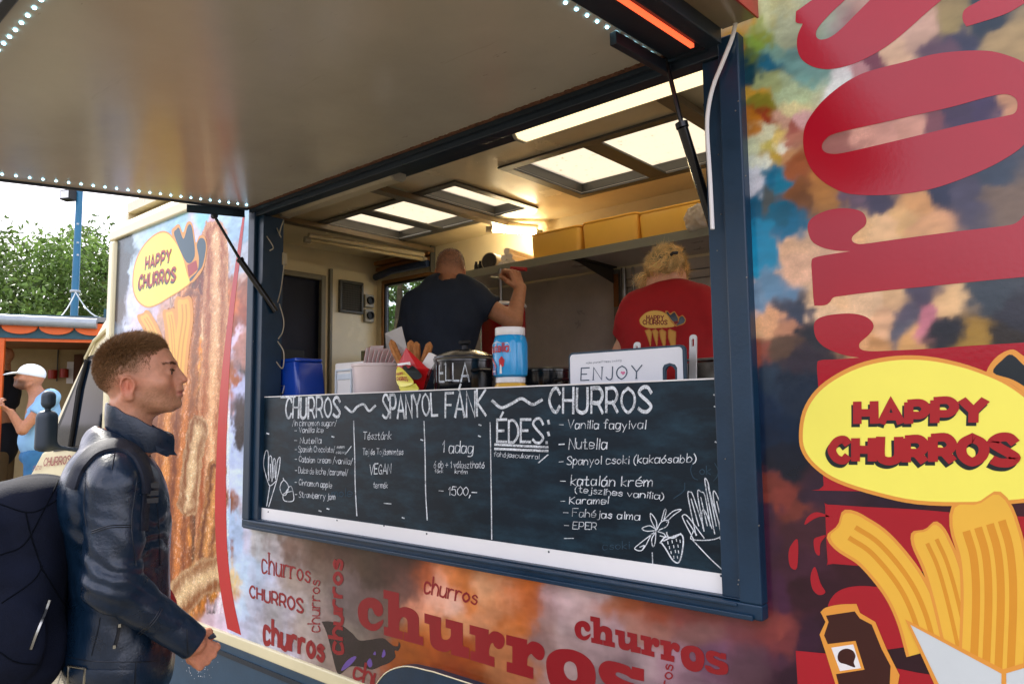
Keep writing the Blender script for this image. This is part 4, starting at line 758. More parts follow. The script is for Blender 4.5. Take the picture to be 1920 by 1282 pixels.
# plain churro sticks under the badges
def stick(fo, fy, fd, ctr, wl, o, ridges=(.3, .62)):
    """a ridged churro: centre line (px) and half width"""
    c = smooth_loop(ctr, 6, False); n = len(c); P = np.array(c); d = np.gradient(P, axis=0); d /= np.linalg.norm(d, axis=1)[:, None]; nrm = np.stack([-d[:, 1], d[:, 0]], 1)
    def band(mb, a, b, o2):
        l = P+nrm*a; r = P+nrm*b; mb.add([onY(*p, -.0008-o2*OK_) for p in l]+[onY(*p, -.0008-o2*OK_) for p in r], [(i, i+1, n+i+1, n+i) for i in range(n-1)])
    def tip(mb, a, o2):
        k = [P[0]+nrm[0]*a*cos(t)-d[0]*abs(a)*1.0*sin(t)*(1+.28*cos(3*t-1.57)) for t in np.linspace(0, pi, 14)]; flat([[tuple(q) for q in k]], lambda x, y: onY(x, y, -.0008-o2*OK_), mb)
    band(fo, -wl-6, wl+6, o); tip(fo, wl+6, o); band(fy, -wl, wl, o+.0003); tip(fy, wl, o+.0003)
    for q in ridges: band(fd, wl*(2*q-1)-wl*.13, wl*(2*q-1)+wl*.13, o+.0006)
fo, fy, fd = MB(), MB(), MB()
stick(fo, fy, fd, [(1596, 1000), (1640, 1030), (1690, 1090), (1720, 1150), (1740, 1220)], 36, .0007); stick(fo, fy, fd, [(1745, 1015), (1765, 1060), (1785, 1130), (1810, 1240)], 30, .0018)
stick(fo, fy, fd, [(1845, 985), (1860, 1040), (1865, 1120), (1860, 1260)], 58, .0029, (.2, .4, .6, .8)); 
fo.build('churro_outline', LO, PANEL); fy.build('churro_drawing', LC, PANEL); fd.build('churro_ridges', LCD, PANEL)
f = MB(); flat([z7([(960, 940), (1480, 1210), (1600, 1180), (1700, 1150), (1700, 1420), (1180, 1420)])], pw(.0042), f); f.build('cone_drawing', LWH, PANEL)
f = MB(); ribbon(f, z7([(1180, 1420), (955, 935), (1485, 1212), (1700, 1148)]), 9, lambda a, b, o: onY(a, b, -.0026-o)); ribbon(f, z7([(1490, 1212), (1490, 1400)]), 9, lambda a, b, o: onY(a, b, -.0026-o)); f.build('cone_outline', LO, PANEL)
jar_ = z7([(470, 880, 1), (500, 855), (580, 838), (670, 835, 1), (690, 885, 1), (775, 935, 1), (835, 1080, 1), (910, 1230, 1), (880, 1400, 1), (590, 1400, 1), (500, 1110, 1), (465, 1005, 1), (498, 935, 1)])
f = MB(); flat([smooth_loop(jar_, 3)], pw(.0030), f); flat([z7([(495, 1060), (665, 1040), (715, 1200), (555, 1225)])], pw(.0036), f); f.build('jar_outline', LO, PANEL)
f = MB(); flat([z7([(500, 900), (660, 876), (688, 915), (755, 950), (810, 1085), (860, 1180), (850, 1400), (600, 1400), (520, 1080), (490, 1010), (515, 935)])], pw(.0033), f); f.build('jar_drawing', LBR, PANEL)
f = MB(); flat([z7([(530, 1078), (652, 1060), (695, 1192), (578, 1208)])], pw(.0039), f); f.build('jar_label', WHITE, PANEL)
f = MB(); flat([smooth_loop(z7([(565, 1135), (575, 1100), (612, 1083), (650, 1095), (665, 1125), (655, 1160), (662, 1188), (610, 1170), (578, 1160)]), 4)], pw(.0042), f); f.build('jar_emblem', LBR, PANEL)
fo, fy, fd = MB(), MB(), MB()
for ct, wv in (([(272, 596), (285, 620), (300, 665), (312, 720)], 10), ([(318, 590), (322, 615), (325, 660), (326, 720)], 9), ([(344, 570), (345, 600), (338, 650), (332, 720)], 14)): stick(fo, fy, fd, ct, wv*.8, .0007+.001*len(fo.v)/400)
fo.build('churro_outline', LO, PANEL); fy.build('churro_drawing', LC, PANEL); fd.build('churro_ridges', LCD, PANEL)

# ------------------------------------------------------------ chalk board
BY = .004
board = empty('menu_board', (-1.9, BY, 1.14), 'long dark chalkboard menu below the serving window, listing churros flavours', 'menu board')
BOARDM = mat('chalkboard slate', '061a26', .42, var=.3, vs=2.5, rv=.1, spec=.28)
def smear():
    nt = BOARDM.node_tree; b = nt.nodes['Principled BSDF']; L = nt.links.new
    src = b.inputs['Base Color'].links[0].from_socket; n = nt.nodes.new('ShaderNodeTexNoise'); mp = nt.nodes.new('ShaderNodeMapping'); mp.inputs['Scale'].default_value = (3.5, 1, 11)
    tc = nt.nodes.new('ShaderNodeTexCoord'); L(tc.outputs['Object'], mp.inputs['Vector']); L(mp.outputs['Vector'], n.inputs['Vector']); n.inputs['Scale'].default_value = 1.6; n.inputs['Detail'].default_value = 9; n.inputs['Roughness'].default_value = .7
    r = nt.nodes.new('ShaderNodeValToRGB'); r.color_ramp.elements[0].position = .45; r.color_ramp.elements[1].position = .80; r.color_ramp.elements[1].color = (.34, .34, .34, 1); r.color_ramp.elements[0].color = (0, 0, 0, 1)
    m = nt.nodes.new('ShaderNodeMix'); m.data_type = 'RGBA'; m.inputs['B'].default_value = (.04, .13, .19, 1); L(n.outputs['Fac'], r.inputs['Fac']); L(r.outputs['Color'], m.inputs['Factor']); L(src, m.inputs['A']); L(m.outputs['Result'], b.inputs['Base Color'])
smear()
f = MB(); f.box((-2.985, BY, 1.1), (-.815, BY+.012, 1.626)); f.build('slate', BOARDM, board, bevel=.0015)
f = MB(); f.box((-2.983, BY-.004, 1.092), (-.817, BY-.0005, 1.143)); st_ = f.build('white_strip', mat('white strip', 'f4f4f2', .3, var=.02), board)
f = MB()
for px, py in ((503, 959), (632, 975), (800, 1000), (1029, 1034), (1352, 1079), (720, 985)): p = onY(px, py, BY-.004); f.lathe([(.0035, 0), (.002, .002)], p, 8, axis=(0, -1, 0))
f.build('screw', NAVYD, st_)
f = MB(); f.box((-2.985, BY-.001, 1.6262), (-.815, BY+.012, 1.630)); f.build('top_edge', WHITE, board)
CH = mat('chalk', 'dfe6ea', .9, var=.32, vs=120)
def chalky(m_):
    nt = m_.node_tree; b = nt.nodes['Principled BSDF']; L = nt.links.new; tc = nt.nodes.new('ShaderNodeTexCoord'); n = nt.nodes.new('ShaderNodeTexNoise'); n.inputs['Scale'].default_value = 260; n.inputs['Detail'].default_value = 3
    n2 = nt.nodes.new('ShaderNodeTexNoise'); n2.inputs['Scale'].default_value = 22; r = nt.nodes.new('ShaderNodeMapRange'); r.inputs['From Min'].default_value = .80; r.inputs['From Max'].default_value = 1.06; r.inputs['To Min'].default_value = .38; ad = nt.nodes.new('ShaderNodeMath'); L(tc.outputs['Object'], n.inputs['Vector']); L(tc.outputs['Object'], n2.inputs['Vector'])
    L(n.outputs['Fac'], ad.inputs[0]); L(n2.outputs['Fac'], ad.inputs[1]); L(ad.outputs[0], r.inputs['Value']); L(r.outputs['Result'], b.inputs['Alpha'])
chalky(CH)
CH2 = mat('faint chalk', '2c4656', .9, var=.3, vs=60)
def BQ(bl, br, tl, tr): return quadmap(onY(*bl, BY-.0006), onY(*br, BY-.0006), onY(*tl, BY-.0006), onY(*tr, BY-.0006), (0, -1, 0))
f = MB()
letter(f, 'CHURROS', BQ((535, 783), (638, 781), (537, 746), (637, 745)), 1.35, jit=.3, narrow=.72, track=2.6); f.build('chalk_heading', CH, board); f = MB(); letter(f, 'SPANYOL', BQ((718, 783), (820, 778), (718, 743), (818, 738)), 1.25, jit=.3, narrow=.7)
f.build('chalk_heading', CH, board); f = MB(); letter(f, 'FÁNK', BQ((835, 780), (910, 779), (835, 737), (910, 734)), 1.2, jit=.3, narrow=.75); f.build('chalk_heading', CH, board); f = MB(); letter(f, 'CHURROS', BQ((1030, 772), (1221, 771), (1030, 729), (1221, 726)), 1.45, jit=.3, track=2.6)
f.build('chalk_heading', CH, board); f = MB(); letter(f, 'ÉDES', BQ((932, 828), (1018, 829), (932, 788), (1018, 786)), 1.2, jit=.25, narrow=.8)
bw_ = lambda a, b, o: onY(a, b, BY-.0006-o)
ribbon(f, smooth_loop([(648, 763), (660, 772), (670, 762), (682, 758), (692, 770), (703, 761)], 6, False), 4.2, bw_); ribbon(f, smooth_loop([(924, 752), (940, 764), (960, 756), (978, 747), (998, 758), (1015, 750)], 6, False), 5.5, bw_)
for l in ([(528, 744), (552, 743)], [(929, 833), (1026, 838)], [(929, 841), (1026, 845)], [(1028, 789), (1029, 793)], [(1028, 811), (1029, 815)], [(1025, 829), (1025, 830)]): ribbon(f, l, 4.5, bw_)
f.build('chalk_heading', CH, board)
f = MB()
rows = [('/in cinnamon sugar/', 548, 631, 798, 798, 11), ('- Vanilla ice', 552, 606, 811, 810, 10), ('- Nutella', 552, 602, 830, 831, 11), ('- Spanish Chocolate/', 553, 628, 847, 847, 11), ('mmm', 632, 646, 840, 840, 6), ('cocoa', 630, 648, 850, 850, 6), ('/', 648, 657, 850, 850, 13),
 ('- Catalan cream /vanilla/', 553, 661, 865, 870, 11), ('- Dulce de leche /caramel/', 553, 652, 886, 891, 11), ('- Cinnamon apple', 553, 622, 908, 914, 11), ('- Strawberry jam', 553, 628, 931, 936, 11),
 ('Tésztánk', 681, 733, 823, 823, 14), ('Tej és Tojásmentes', 680, 756, 852, 852, 11), ('VEGAN', 693, 733, 889, 887, 18), ('termék', 700, 727, 914, 914, 11), ('1 adag', 828, 886, 847, 849, 20), ('6 db + 1 választható', 813, 908, 876, 877, 12), ('fánk', 815, 831, 886, 886, 7), ('krém', 853, 876, 887, 888, 8), ('- 1500,-', 823, 893, 926, 930, 16),
 ('fahéjascukorral', 926, 1011, 855, 860, 9), ('/', 1010, 1024, 866, 866, 12), ('- Vanília fagyival', 1048, 1210, 803, 803, 16), ('- Nutella', 1048, 1137, 841, 841, 19), ('- Spanyol csoki (kakaósabb)', 1048, 1305, 871, 866, 15), ('- katalán krém', 1050, 1222, 908, 912, 18), ('(tejszínes vanília)', 1078, 1244, 922, 936, 12), ('- Karamel', 1051, 1140, 944, 944, 13), ('- Fahéjas alma', 1056, 1199, 966, 974, 14), ('- EPER', 1058, 1118, 990, 992, 13), ('-', 1058, 1073, 1014, 1014, 12)]
for t, x0, x1, y0, y1, h in rows: f = MB(); letter(f, t, BQ((x0, y0), (x1, y1), (x0, y0-h), (x1, y1-h)), min(1.0, 18/h) if h < 14 else .95, jit=.45, narrow=.85, slant=.08); f.build('chalk_line', CH, board)
f = MB()
for l in ([(663, 789), (665, 850), (666, 910), (669, 966)], [(795, 790), (797, 850), (798, 920), (801, 974)], [(919, 792), (920, 850), (921, 920), (922, 1010)]): f = MB(); ribbon(f, smooth_loop(l, 4, False), 1.9, bw_); f.build('chalk_rule', CH, board)
f = MB()
for px, py in ((502, 812), (624, 818), (791, 824), (900, 796), (899, 817), (1340, 740), (1341, 762), (1343, 828), (615, 953), (600, 957), (756, 970), (1358, 860), (1359, 873), (1365, 897)): ribbon(f, [(px-1.5, py), (px+1.5, py+1)], 2.5, bw_)
ribbon(f, [(1223, 1036), (1224, 1057)], 2, bw_); ribbon(f, [(720, 943), (733, 944)], 1.5, bw_)
f.build('chalk_dots', CH, board)
f = MB()
def sk(l, wd=1.8, closed=False): ribbon(f, smooth_loop(l, 5, closed)+([smooth_loop(l, 5, closed)[0]] if closed else []), wd, bw_)
for l in ([(499, 892), (494, 870), (498, 846), (503, 850), (503, 890)], [(504, 900), (504, 860), (509, 857), (511, 890)], [(510, 902), (512, 865), (516, 862), (516, 895)], [(517, 898), (520, 865), (525, 857), (524, 875), (519, 900)], [(499, 893), (506, 910), (519, 900)], [(506, 910), (500, 948)], [(519, 900), (504, 949)], [(507, 870), (508, 895)], [(514, 872), (513, 895)],
          [(527, 905), (533, 900), (541, 912), (536, 927), (529, 926), (525, 915), (527, 905)], [(532, 899), (531, 896)], [(534, 925), (544, 911), (549, 920), (550, 938), (533, 938), (532, 925), (549, 920)]): sk(l, 1.5)
f.build('chalk_drawing', CH, board); f = MB()
# strawberry, flower and cone of churros at the right end
for l in ([(1245, 1013), (1262, 1005), (1278, 1002), (1281, 1020), (1274, 1052), (1262, 1050), (1248, 1028), (1241, 1018)], [(1238, 1017), (1248, 1006), (1262, 1008), (1276, 1000)], [(1252, 1005), (1250, 998)]): sk(l, 2.6)
for x, y in ((1252, 1015), (1260, 1013), (1268, 1010), (1275, 1012), (1255, 1024), (1263, 1022), (1271, 1021), (1258, 1033), (1266, 1031), (1272, 1032), (1263, 1042), (1270, 1042)): ribbon(f, [(x, y), (x+.6, y+4)], 1.7, bw_)
for l in ([(1230, 992), (1221, 975), (1220, 962), (1230, 975), (1232, 990)], [(1230, 994), (1212, 995), (1204, 990), (1218, 985), (1230, 992)], [(1232, 992), (1240, 978), (1253, 975), (1250, 986), (1236, 993)], [(1230, 996), (1228, 1018), (1224, 1024), (1222, 1010), (1230, 996)], [(1226, 998), (1200, 1018), (1190, 1028), (1205, 1030), (1222, 1000)], [(1234, 996), (1245, 1000), (1247, 1006), (1238, 1004)], [(1240, 976), (1246, 955), (1249, 958), (1244, 976)], [(1244, 975), (1262, 958), (1277, 955), (1262, 966), (1250, 978)], [(1200, 1025), (1208, 1022), (1205, 1029)]): sk(l, 1.8)
for l in ([(1305, 1003), (1290, 930), (1294, 922), (1300, 930), (1318, 985)], [(1320, 995), (1308, 925), (1315, 922), (1322, 930), (1332, 985)], [(1340, 1000), (1322, 905), (1327, 903), (1333, 930), (1350, 985)], [(1352, 1000), (1338, 935), (1341, 922), (1362, 970)], [(1300, 1010), (1282, 975), (1280, 966), (1290, 968), (1320, 1008)], [(1300, 995), (1298, 1011), (1349, 1007), (1362, 970)], [(1298, 1011), (1330, 1045), (1358, 1071)], [(1349, 1007), (1365, 1034)], [(1318, 990), (1316, 960), (1322, 958), (1335, 990)], [(1296, 935), (1310, 985)], [(1314, 932), (1326, 985)], [(1328, 912), (1343, 985)], [(1288, 975), (1306, 1002)], [(1344, 940), (1354, 980)]): sk(l, 2.0)
f.build('chalk_drawing', CH, board)
f = MB()
for l in ([(1300, 866), (1295, 880), (1300, 895), (1308, 899)], [(1340, 868), (1346, 880), (1345, 892), (1338, 901)], [(1284, 905), (1282, 920), (1263, 934)]): ribbon(f, smooth_loop(l, 4, False), 1.6, bw_)
f.build('erased_chalk', CH2, board); f = MB(); letter(f, 'ok', BQ((1312, 889), (1332, 889), (1312, 873), (1332, 873)), 1.); f.build('erased_chalk', CH2, board); f = MB(); letter(f, 'csoki', BQ((1130, 1030), (1180, 1028), (1130, 1016), (1180, 1014)), .9); f.build('erased_chalk', CH2, board); f = MB(); letter(f, 'mole', BQ((622, 931), (660, 930), (622, 916), (660, 915)), .9)
f.build('erased_chalk', CH2, board)
# ------------------------------------------------------------ things on the counter
CZ = 1.5805
def cx(px, Y, py=735): return float(onY(px, py, Y)[0])
def cz(px, py, Y): return float(onY(px, py, Y)[2])
BLUE = mat('blue plastic', '0c3fa8', .22, var=.06, coat=.3)
x0, x1 = cx(508, .14), cx(578, .14)
t = empty('plastic_bin', ((x0+x1)/2, .17, CZ), 'glossy blue plastic bin with a wire handle in the left corner of the counter', 'bin')
f = MB(); f.rbox(((x0+x1)/2, .17), (x1-x0)/2, .075, CZ, CZ+.205, taper=1.0, r=.018)
f.v = [((v[0]-(x0+x1)/2)*(1-.5*max(v[2]-CZ, 0))+(x0+x1)/2-.02*(v[2]-CZ)/.2, v[1], v[2]) for v in f.v]; f.build('body', BLUE, t, smooth=True)
f = MB(); f.rbox(((x0+x1)/2-.02, .17), (x1-x0)/2*.93, .072, CZ+.207, CZ+.222, r=.02); f.build('lid', BLUE, t, smooth=True)
f = MB(); hx = (x0+x1)/2+.0; f.tube([(hx-.03, .097, CZ+.10), (hx-.03, .088, CZ+.065), (hx+.032, .088, CZ+.065), (hx+.032, .097, CZ+.10), (hx-.03, .097, CZ+.10)], .0035, 6); f.build('handle', STEEL, t)
f = MB(); f.rbox((cx(520, .4), .40), .11, .08, CZ, CZ+.22, r=.03); tag(f.build('teal_tub', mat('teal plastic', '1d7f95', .3), smooth=True), 'teal plastic tub standing behind the blue bin', 'tub')
x0, x1 = cx(627, .2), cx(683, .2)
t = empty('napkin_dispenser', ((x0+x1)/2, .24, CZ), 'white plastic napkin dispenser with a recessed front panel left of the bucket', 'dispenser')
zt = cz(650, 679, .2)
f = MB(); f.box((x0, .2, CZ), (x1, .34, zt)); f.build('body', WHITE, t, bevel=.008)
f = MB(); xa, xb = x0+.012, x0+(x1-x0)*.62; rect_ring(f, xa, xb, CZ+.03, zt-.03, .008, .192, .1995); f.box((xa+.01, .196, zt-.075), (xb-.01, .1995, zt-.05)); f.build('front_panel', mat('pale blue plastic', 'cfdbe4', .3), t, bevel=.002)
bx = cx(708, .22); br = (cx(750, .22)-cx(665, .22))/2*.72; bz = cz(708, 682, .2)
t = empty('serving_bucket', (bx, .22, CZ), 'pinkish white plastic bucket holding folded paper cones', 'bucket')
f = MB(); f.lathe([(br*.86, 0), (br*.87, .004), (br*.985, bz-CZ-.012), (br*1.03, bz-CZ-.011), (br*1.03, bz-CZ), (br*.97, bz-CZ), (br*.85, .01)], (bx, .22, CZ), 36); f.build('body', mat('pinkish white plastic', 'e6d6d2', .3, var=.03), t, smooth=True)
CARD = mat('white card', 'e9e6e2', .6, var=.03); CRED = mat('red card', 'b9141c', .45, var=.06)
for i in range(9):
    a = -.35+.05*i+random.uniform(-.02, .02); xx = bx-.062+.011*i; L_ = .17+random.uniform(-.015, .02); yy = .19+.008*i; zz = bz-.09
    t = empty('folded_cone', (xx, yy, zz), 'flat folded red and white paper cone standing in the bucket', 'paper cone', group='folded paper cones standing in the bucket')
    d = np.array([sin(a+.72), .0, cos(a+.72)]); u = np.array([0, 1., .1])
    for nm, m, o in (('sheet', CARD, .0016), ('printed_side', CRED, 0)):
        f = MB(); p = np.array([xx, yy, zz])+np.array([d[2], 0, -d[0]])*o; w_ = .035
        f.hexa([p-u*w_*.5, p+u*w_*.5, p+u*w_*.5+np.array([d[2], 0, -d[0]])*.0014, p-u*w_*.5+np.array([d[2], 0, -d[0]])*.0014]+[q+d*L_ for q in (p-u*w_, p+u*w_, p+u*w_+np.array([d[2], 0, -d[0]])*.0014, p-u*w_+np.array([d[2], 0, -d[0]])*.0014)]); f.build(nm, m, t)
f = MB(); q = [(722, 625), (752, 612), (764, 660), (726, 668)]; P = [onY(a, b, .52+.02*i) for i, (a, b) in enumerate(q)]; f.prism(P, (0, .004, 0)); tag(f.build('paper_sheet', CARD), 'plain white paper sheet leaning behind the paper cones', 'paper sheet')
f = MB(); xa = cx(694, .42); f.rbox((xa, .44), .05, .04, CZ, cz(694, 657, .42), r=.008); tag(f.build('olive_tin', mat('olive tin', '5c5838', .4), smooth=True), 'dull olive box standing behind the white dispenser', 'box')
# paper cone with churros in a wire stand
cxx = cx(776, .13); cy = .13
t = empty('wire_stand', (cxx, cy, CZ), 'small silver wire stand holding the red churros cone', 'stand')
f = MB(); ang = np.linspace(0, 2*pi, 25); R1 = .062; zt = cz(776, 704, .13)
f.tube([(cxx+R1*cos(a), cy+R1*.7*sin(a), zt) for a in ang], .002, 6); f.tube([(cxx+R1*.72*cos(a), cy+R1*.5*sin(a), CZ+.03) for a in ang], .002, 6)
for a in np.linspace(0, 2*pi, 7)[:-1]: f.tube([(cxx+R1*cos(a), cy+R1*.7*sin(a), zt), (cxx+R1*.72*cos(a), cy+R1*.5*sin(a), CZ+.03), (cxx+R1*.5*cos(a), cy+R1*.35*sin(a), CZ+.002)], .002, 6)
f.build('wire', STEEL, t)
t = empty('churros_cone', (cxx, cy, CZ+.03), 'red paper cone with a yellow badge, filled with churros', 'paper cone')
top = {k: onY(a, b, cy-.045+o) for k, (a, b, o) in dict(pk=(763, 652, .0), l=(743, 690, .0), r=(804, 692, .0), lm=(752, 676, 0)).items()}
zb = CZ+.006; f = MB()
pk, l, r_ = top['pk'], top['l'], top['r']; bot = np.array([cxx+.004, cy-.012, zb])
n_ = 10; front = [(l*(1-k)+r_*k)*np.array([1, 1, 1])+np.array([0, -.028*sin(pi*k), 0]) for k in np.linspace(0, 1, n_)]; back = [(l*(1-k)+r_*k)+np.array([0, .085*sin(pi*k)+.01, .03*sin(pi*k)]) for k in np.linspace(0, 1, n_)]
lo = [bot+(p-(l+r_)/2)*np.array([.32, .4, 0])+np.array([0, .01, 0]) for p in front]; lob = [bot+(p-(l+r_)/2)*np.array([.32, .3, 0])+np.array([0, .01, 0]) for p in back]
f.add(lo+front, [(i, i+1, n_+i+1, n_+i) for i in range(n_-1)]); f.add(lob+back, [(i+1, i, n_+i, n_+i+1) for i in range(n_-1)])
f.add([front[0], front[2], front[4]+[0, 0, .012], front[3], pk+np.array([.006, -.01, 0]), front[7], front[9], ], [(0, 1, 4), (1, 3, 4), (3, 5, 4), (5, 6, 4)]); CONE = f.build('cone', mat('red paper', 'c4141a', .4, var=.05), t)
cm = lambda px, py, o=0.: (lambda p: p+np.array([0, -.030*max(0, sin(pi*np.clip((p[0]-l[0])/(r_[0]-l[0]), 0, 1)))*np.clip((p[2]-zb)/(l[2]-zb)*1.1, .25, 1.15)-.004-o, 0]))(onY(px, py, cy-.048))
f = MB(); flat([smooth_loop([(746, 712), (749, 695), (757, 688), (768, 692), (778, 705), (783, 718), (770, 724), (754, 724)], 3)], lambda a, b: cm(a, b), f); flat([[(752, 724), (786, 719), (790, 728), (783, 740), (757, 740)]], lambda a, b: cm(a, b), f); f.build('badge', LY, CONE)
f = MB(); flat([smooth_loop([(769, 690), (775, 686), (779, 691), (785, 686), (792, 695), (796, 706), (787, 712), (778, 704)], 3)], lambda a, b: cm(a, b, .001), f); flat([[(755, 681), (783, 678), (785, 685), (779, 683), (759, 685), (757, 688)]], lambda a, b: cm(a, b, .002), f) if 0 else None
f.build('hat', LB, CONE)
f = MB(); letter(f, 'HAPPY', quadmap(cm(750, 704, .002), cm(768, 703, .002), cm(750, 699, .002), cm(768, 698, .002), (0, -1, 0)), 2.2); letter(f, 'CHURROS', quadmap(cm(749, 713, .002), cm(775, 714, .002), cm(749, 707, .002), cm(774, 707, .002), (0, -1, 0)), 2.2)
f.build('lettering', LR, CONE)
f = MB(); flat([[(755, 682), (782, 679), (783, 685), (777, 684), (760, 686), (758, 688)]], lambda a, b: cm(a, b, .001), f); f.build('white_tab', WHITE, CONE)
CHUR = mat('fried dough', 'b5763a', .7, var=.35, vs=60, bump=.6, bs=300)
for k, (b, tp, rr) in enumerate((((757, 690), (733, 637), .0135), ((772, 680), (769, 638), .0125), ((783, 685), (779, 641), .0130), ((790, 690), (806, 641), .0135))):
    pa, pb_ = onY(*b, cy+.01+.008*k), onY(*tp, cy+.0+.012*k); d = pb_-pa; L_ = np.linalg.norm(d); pr = []
    f = MB(); m_ = 18; rings = []; dz = d/L_; A_ = np.cross(dz, [0, 1., 0]); A_ /= np.linalg.norm(A_); B_ = np.cross(dz, A_); vs = []; nn_ = 9
    for j in range(nn_+1):
        s_ = j/nn_; q = pa+d*s_+A_*.004*sin(3*s_+k); tp_ = 1. if s_ < .85 else 1-.75*((s_-.85)/.15)**2
        vs += [q+(A_*cos(2*pi*i/m_)+B_*sin(2*pi*i/m_))*rr*tp_*(1+.16*cos(6*2*pi*i/m_)) for i in range(m_)]
    f.add(vs, [(j*m_+i, j*m_+(i+1) % m_, (j+1)*m_+(i+1) % m_, (j+1)*m_+i) for j in range(nn_) for i in range(m_)]+[tuple(range(nn_*m_, nn_*m_+m_))])
    lab = ('churro leaning to the left out of the red cone', 'shorter churro standing in the middle of the red cone', 'churro standing right of the middle in the red cone', 'churro with a white paper sleeve leaning right out of the cone')[k]
    o = f.build('churro', CHUR, smooth=True); tag(o, lab, 'churro', 'churros in the red paper cone')
f = MB(); f.prism([cm(786, 683, -.04), cm(794, 660, -.045), cm(806, 668, -.045), cm(797, 692, -.04)], (0, .012, 0)); tag(f.build('paper_sleeve', CARD), 'white paper sleeve around the right hand churro in the red cone', 'paper sleeve')
# pots
ENAM = mat('black enamel', '14171b', .16, var=.15, coat=.5)
def pot(px, Y, rad, ztop, label, lid=True, rows=None):
    x = cx(px, Y); t = empty('cooking_pot', (x, Y, CZ), label, 'pot'); H = ztop-CZ
    f = MB(); f.lathe([(rad*.93, 0), (rad*.97, .01), (rad, H-.012), (rad*1.03, H-.010), (rad*1.03, H), (rad*.97, H), (rad*.95, .02)], (x, Y, CZ), 40); f.build('body', ENAM, t, smooth=True)
    f = MB(); f.tube([(x+rad*1.01*cos(a), Y+rad*1.01*sin(a), ztop) for a in np.linspace(0, 2*pi, 41)], .0045, 6); f.build('rim', STEEL, t, smooth=True)
    f = MB()
    for s in (-1, 1):
        c_, s2 = cos(-.35), sin(-.35); f.tube([(x+s*(rad+.0)*c_, Y+s*rad*s2-.03, ztop-.05), (x+s*(rad+.028)*c_, Y+s*rad*s2-.025, ztop-.045), (x+s*(rad+.03)*c_, Y+s*rad*s2+.025, ztop-.045), (x+s*rad*c_, Y+s*rad*s2+.03, ztop-.05)], .006, 8)
    f.build('handle', ENAM, t, smooth=True)
    if lid:
        f = MB(); f.lathe([(rad*1.02, 0), (rad*1.01, .006), (rad*.7, .022), (rad*.3, .034), (.01, .036)], (x, Y, ztop+.004), 40); ld = f.build('lid', BLACKG, t, smooth=True)
        f = MB(); f.lathe([(.012, 0), (.011, .016), (.022, .022), (.024, .030), (.02, .034), (.005, .034)], (x, Y, ztop+.038), 20); f.build('knob', BLACK, ld, smooth=True)
    return t, x, H
pr_ = (cx(926, .22)-cx(821, .22))/2*.80
t, x, H = pot(872, .22, pr_, cz(872, 668, .10), 'black enamel pot with a domed lid and white hand lettering')
f = MB()
def potmap(s, u, o): a = radians(-150+s*112); return (x+(pr_*.985+.0012+o)*cos(a), .22+(pr_*.985+.0012+o)*sin(a), CZ+H*(.50+.38*u))
letter(f, 'NUTELLA', potmap, 1.15, jit=.35, narrow=.8); f.build('hand_lettering', CH, t)
pot(1026, .42, (cx(1068, .42)-cx(985, .42))/2*.82, cz(1026, 688, .32), 'open black enamel pot behind the white chopping board', lid=False)
# jars
jx = cx(954, .13); JL = mat('blue jar label', '1a9bd8', .2, var=.04, coat=.4)
t = empty('sauce_jar', (jx, .14, CZ), 'yellow sauce jar with a white lid carrying the blue jar', 'jar')
f = MB(); f.lathe([(.058, 0), (.062, .01), (.062, .045), (.052, .062), (.05, .066)], (jx, .14, CZ), 32); f.build('body', mat('yellow sauce', 'e0b048', .25, coat=.4), t, smooth=True)
z0 = CZ+.0665; f = MB(); f.lathe([(.049, 0), (.051, .002), (.051, .018), (.048, .02), (.003, .02)], (jx, .14, z0), 32); f.build('lid', WHITE, t, smooth=True)
z0 += .0205; zt = cz(954, 615, .14); H = zt-z0; rj = (cx(985, .14)-cx(923, .14))/2*.80
t = empty('spread_jar', (jx, .14, z0), 'blue hazelnut spread jar with a white lid, standing on the yellow jar', 'jar')
f = MB(); f.lathe([(rj*.86, 0), (rj*.97, .006), (rj, .03), (rj, H*.66), (rj*.9, H*.80), (rj*.82, H*.835)], (jx, .14, z0), 40); f.build('body', JL, t, smooth=True)
f = MB(); f.lathe([(rj*.84, 0), (rj*.86, .002), (rj*.86, H*.145), (rj*.83, H*.16), (.003, H*.16)], (jx, .14, z0+H*.838), 40); f.build('lid', WHITE, t, smooth=True)
def jm(s, u, o=0): a = radians(-142+s*115); return (jx+(rj+.0012+o)*cos(a), .14+(rj+.0012+o)*sin(a), z0+H*u)
f = MB(); letter(f, 'nutella', lambda s, u, o: jm(.10+.66*s, .50+.16*u, o+.001), 2.0, track=2.2); f.build('lettering', mat('jar red', 'b5121c', .3), t)
f = MB(); flat([smooth_loop([(.06+.72*a, b) for a, b in ((0, .47), (.5, .46), (1, .47), (1.03, .57), (.95, .67), (.75, .66), (.5, .70), (.2, .68), (.0, .62), (-.03, .54))], 4)], lambda a, b: jm(a, b), f)
ribbon(f, [(0, .34), (.12, .33), (.25, .26), (.33, .18)], .03, jm); flat([[(.5, .06), (.57, .06), (.565, .2), (.535, .25), (.51, .2)]], lambda a, b: jm(a, b, .0016), f); flat([[(.18, .1), (.34, .1), (.34, .12), (.18, .12)]], lambda a, b: jm(a, b, .0016), f); f.build('white_print', WHITE, t)
f = MB(); ribbon(f, [(0, .38), (.14, .37), (.28, .29), (.36, .2)], .04, lambda a, b, o: jm(a, b, o+.0018))
for k in range(5): a = 2*pi*k/5+.3; flat([[(.56+.045*cos(a)+.045*cos(b), .29+.055*sin(a)+.055*sin(b)) for b in np.linspace(0, 2*pi, 12)[:-1]]], lambda a, b, k=k: jm(a, b, .0008+.0001*k), f)
flat([[(.12, .05), (.18, .05), (.175, .14), (.15, .2), (.125, .14)]], lambda a, b: jm(a, b, .001), f); f.build('red_print', mat('jar red', 'c0141e', .3), t)
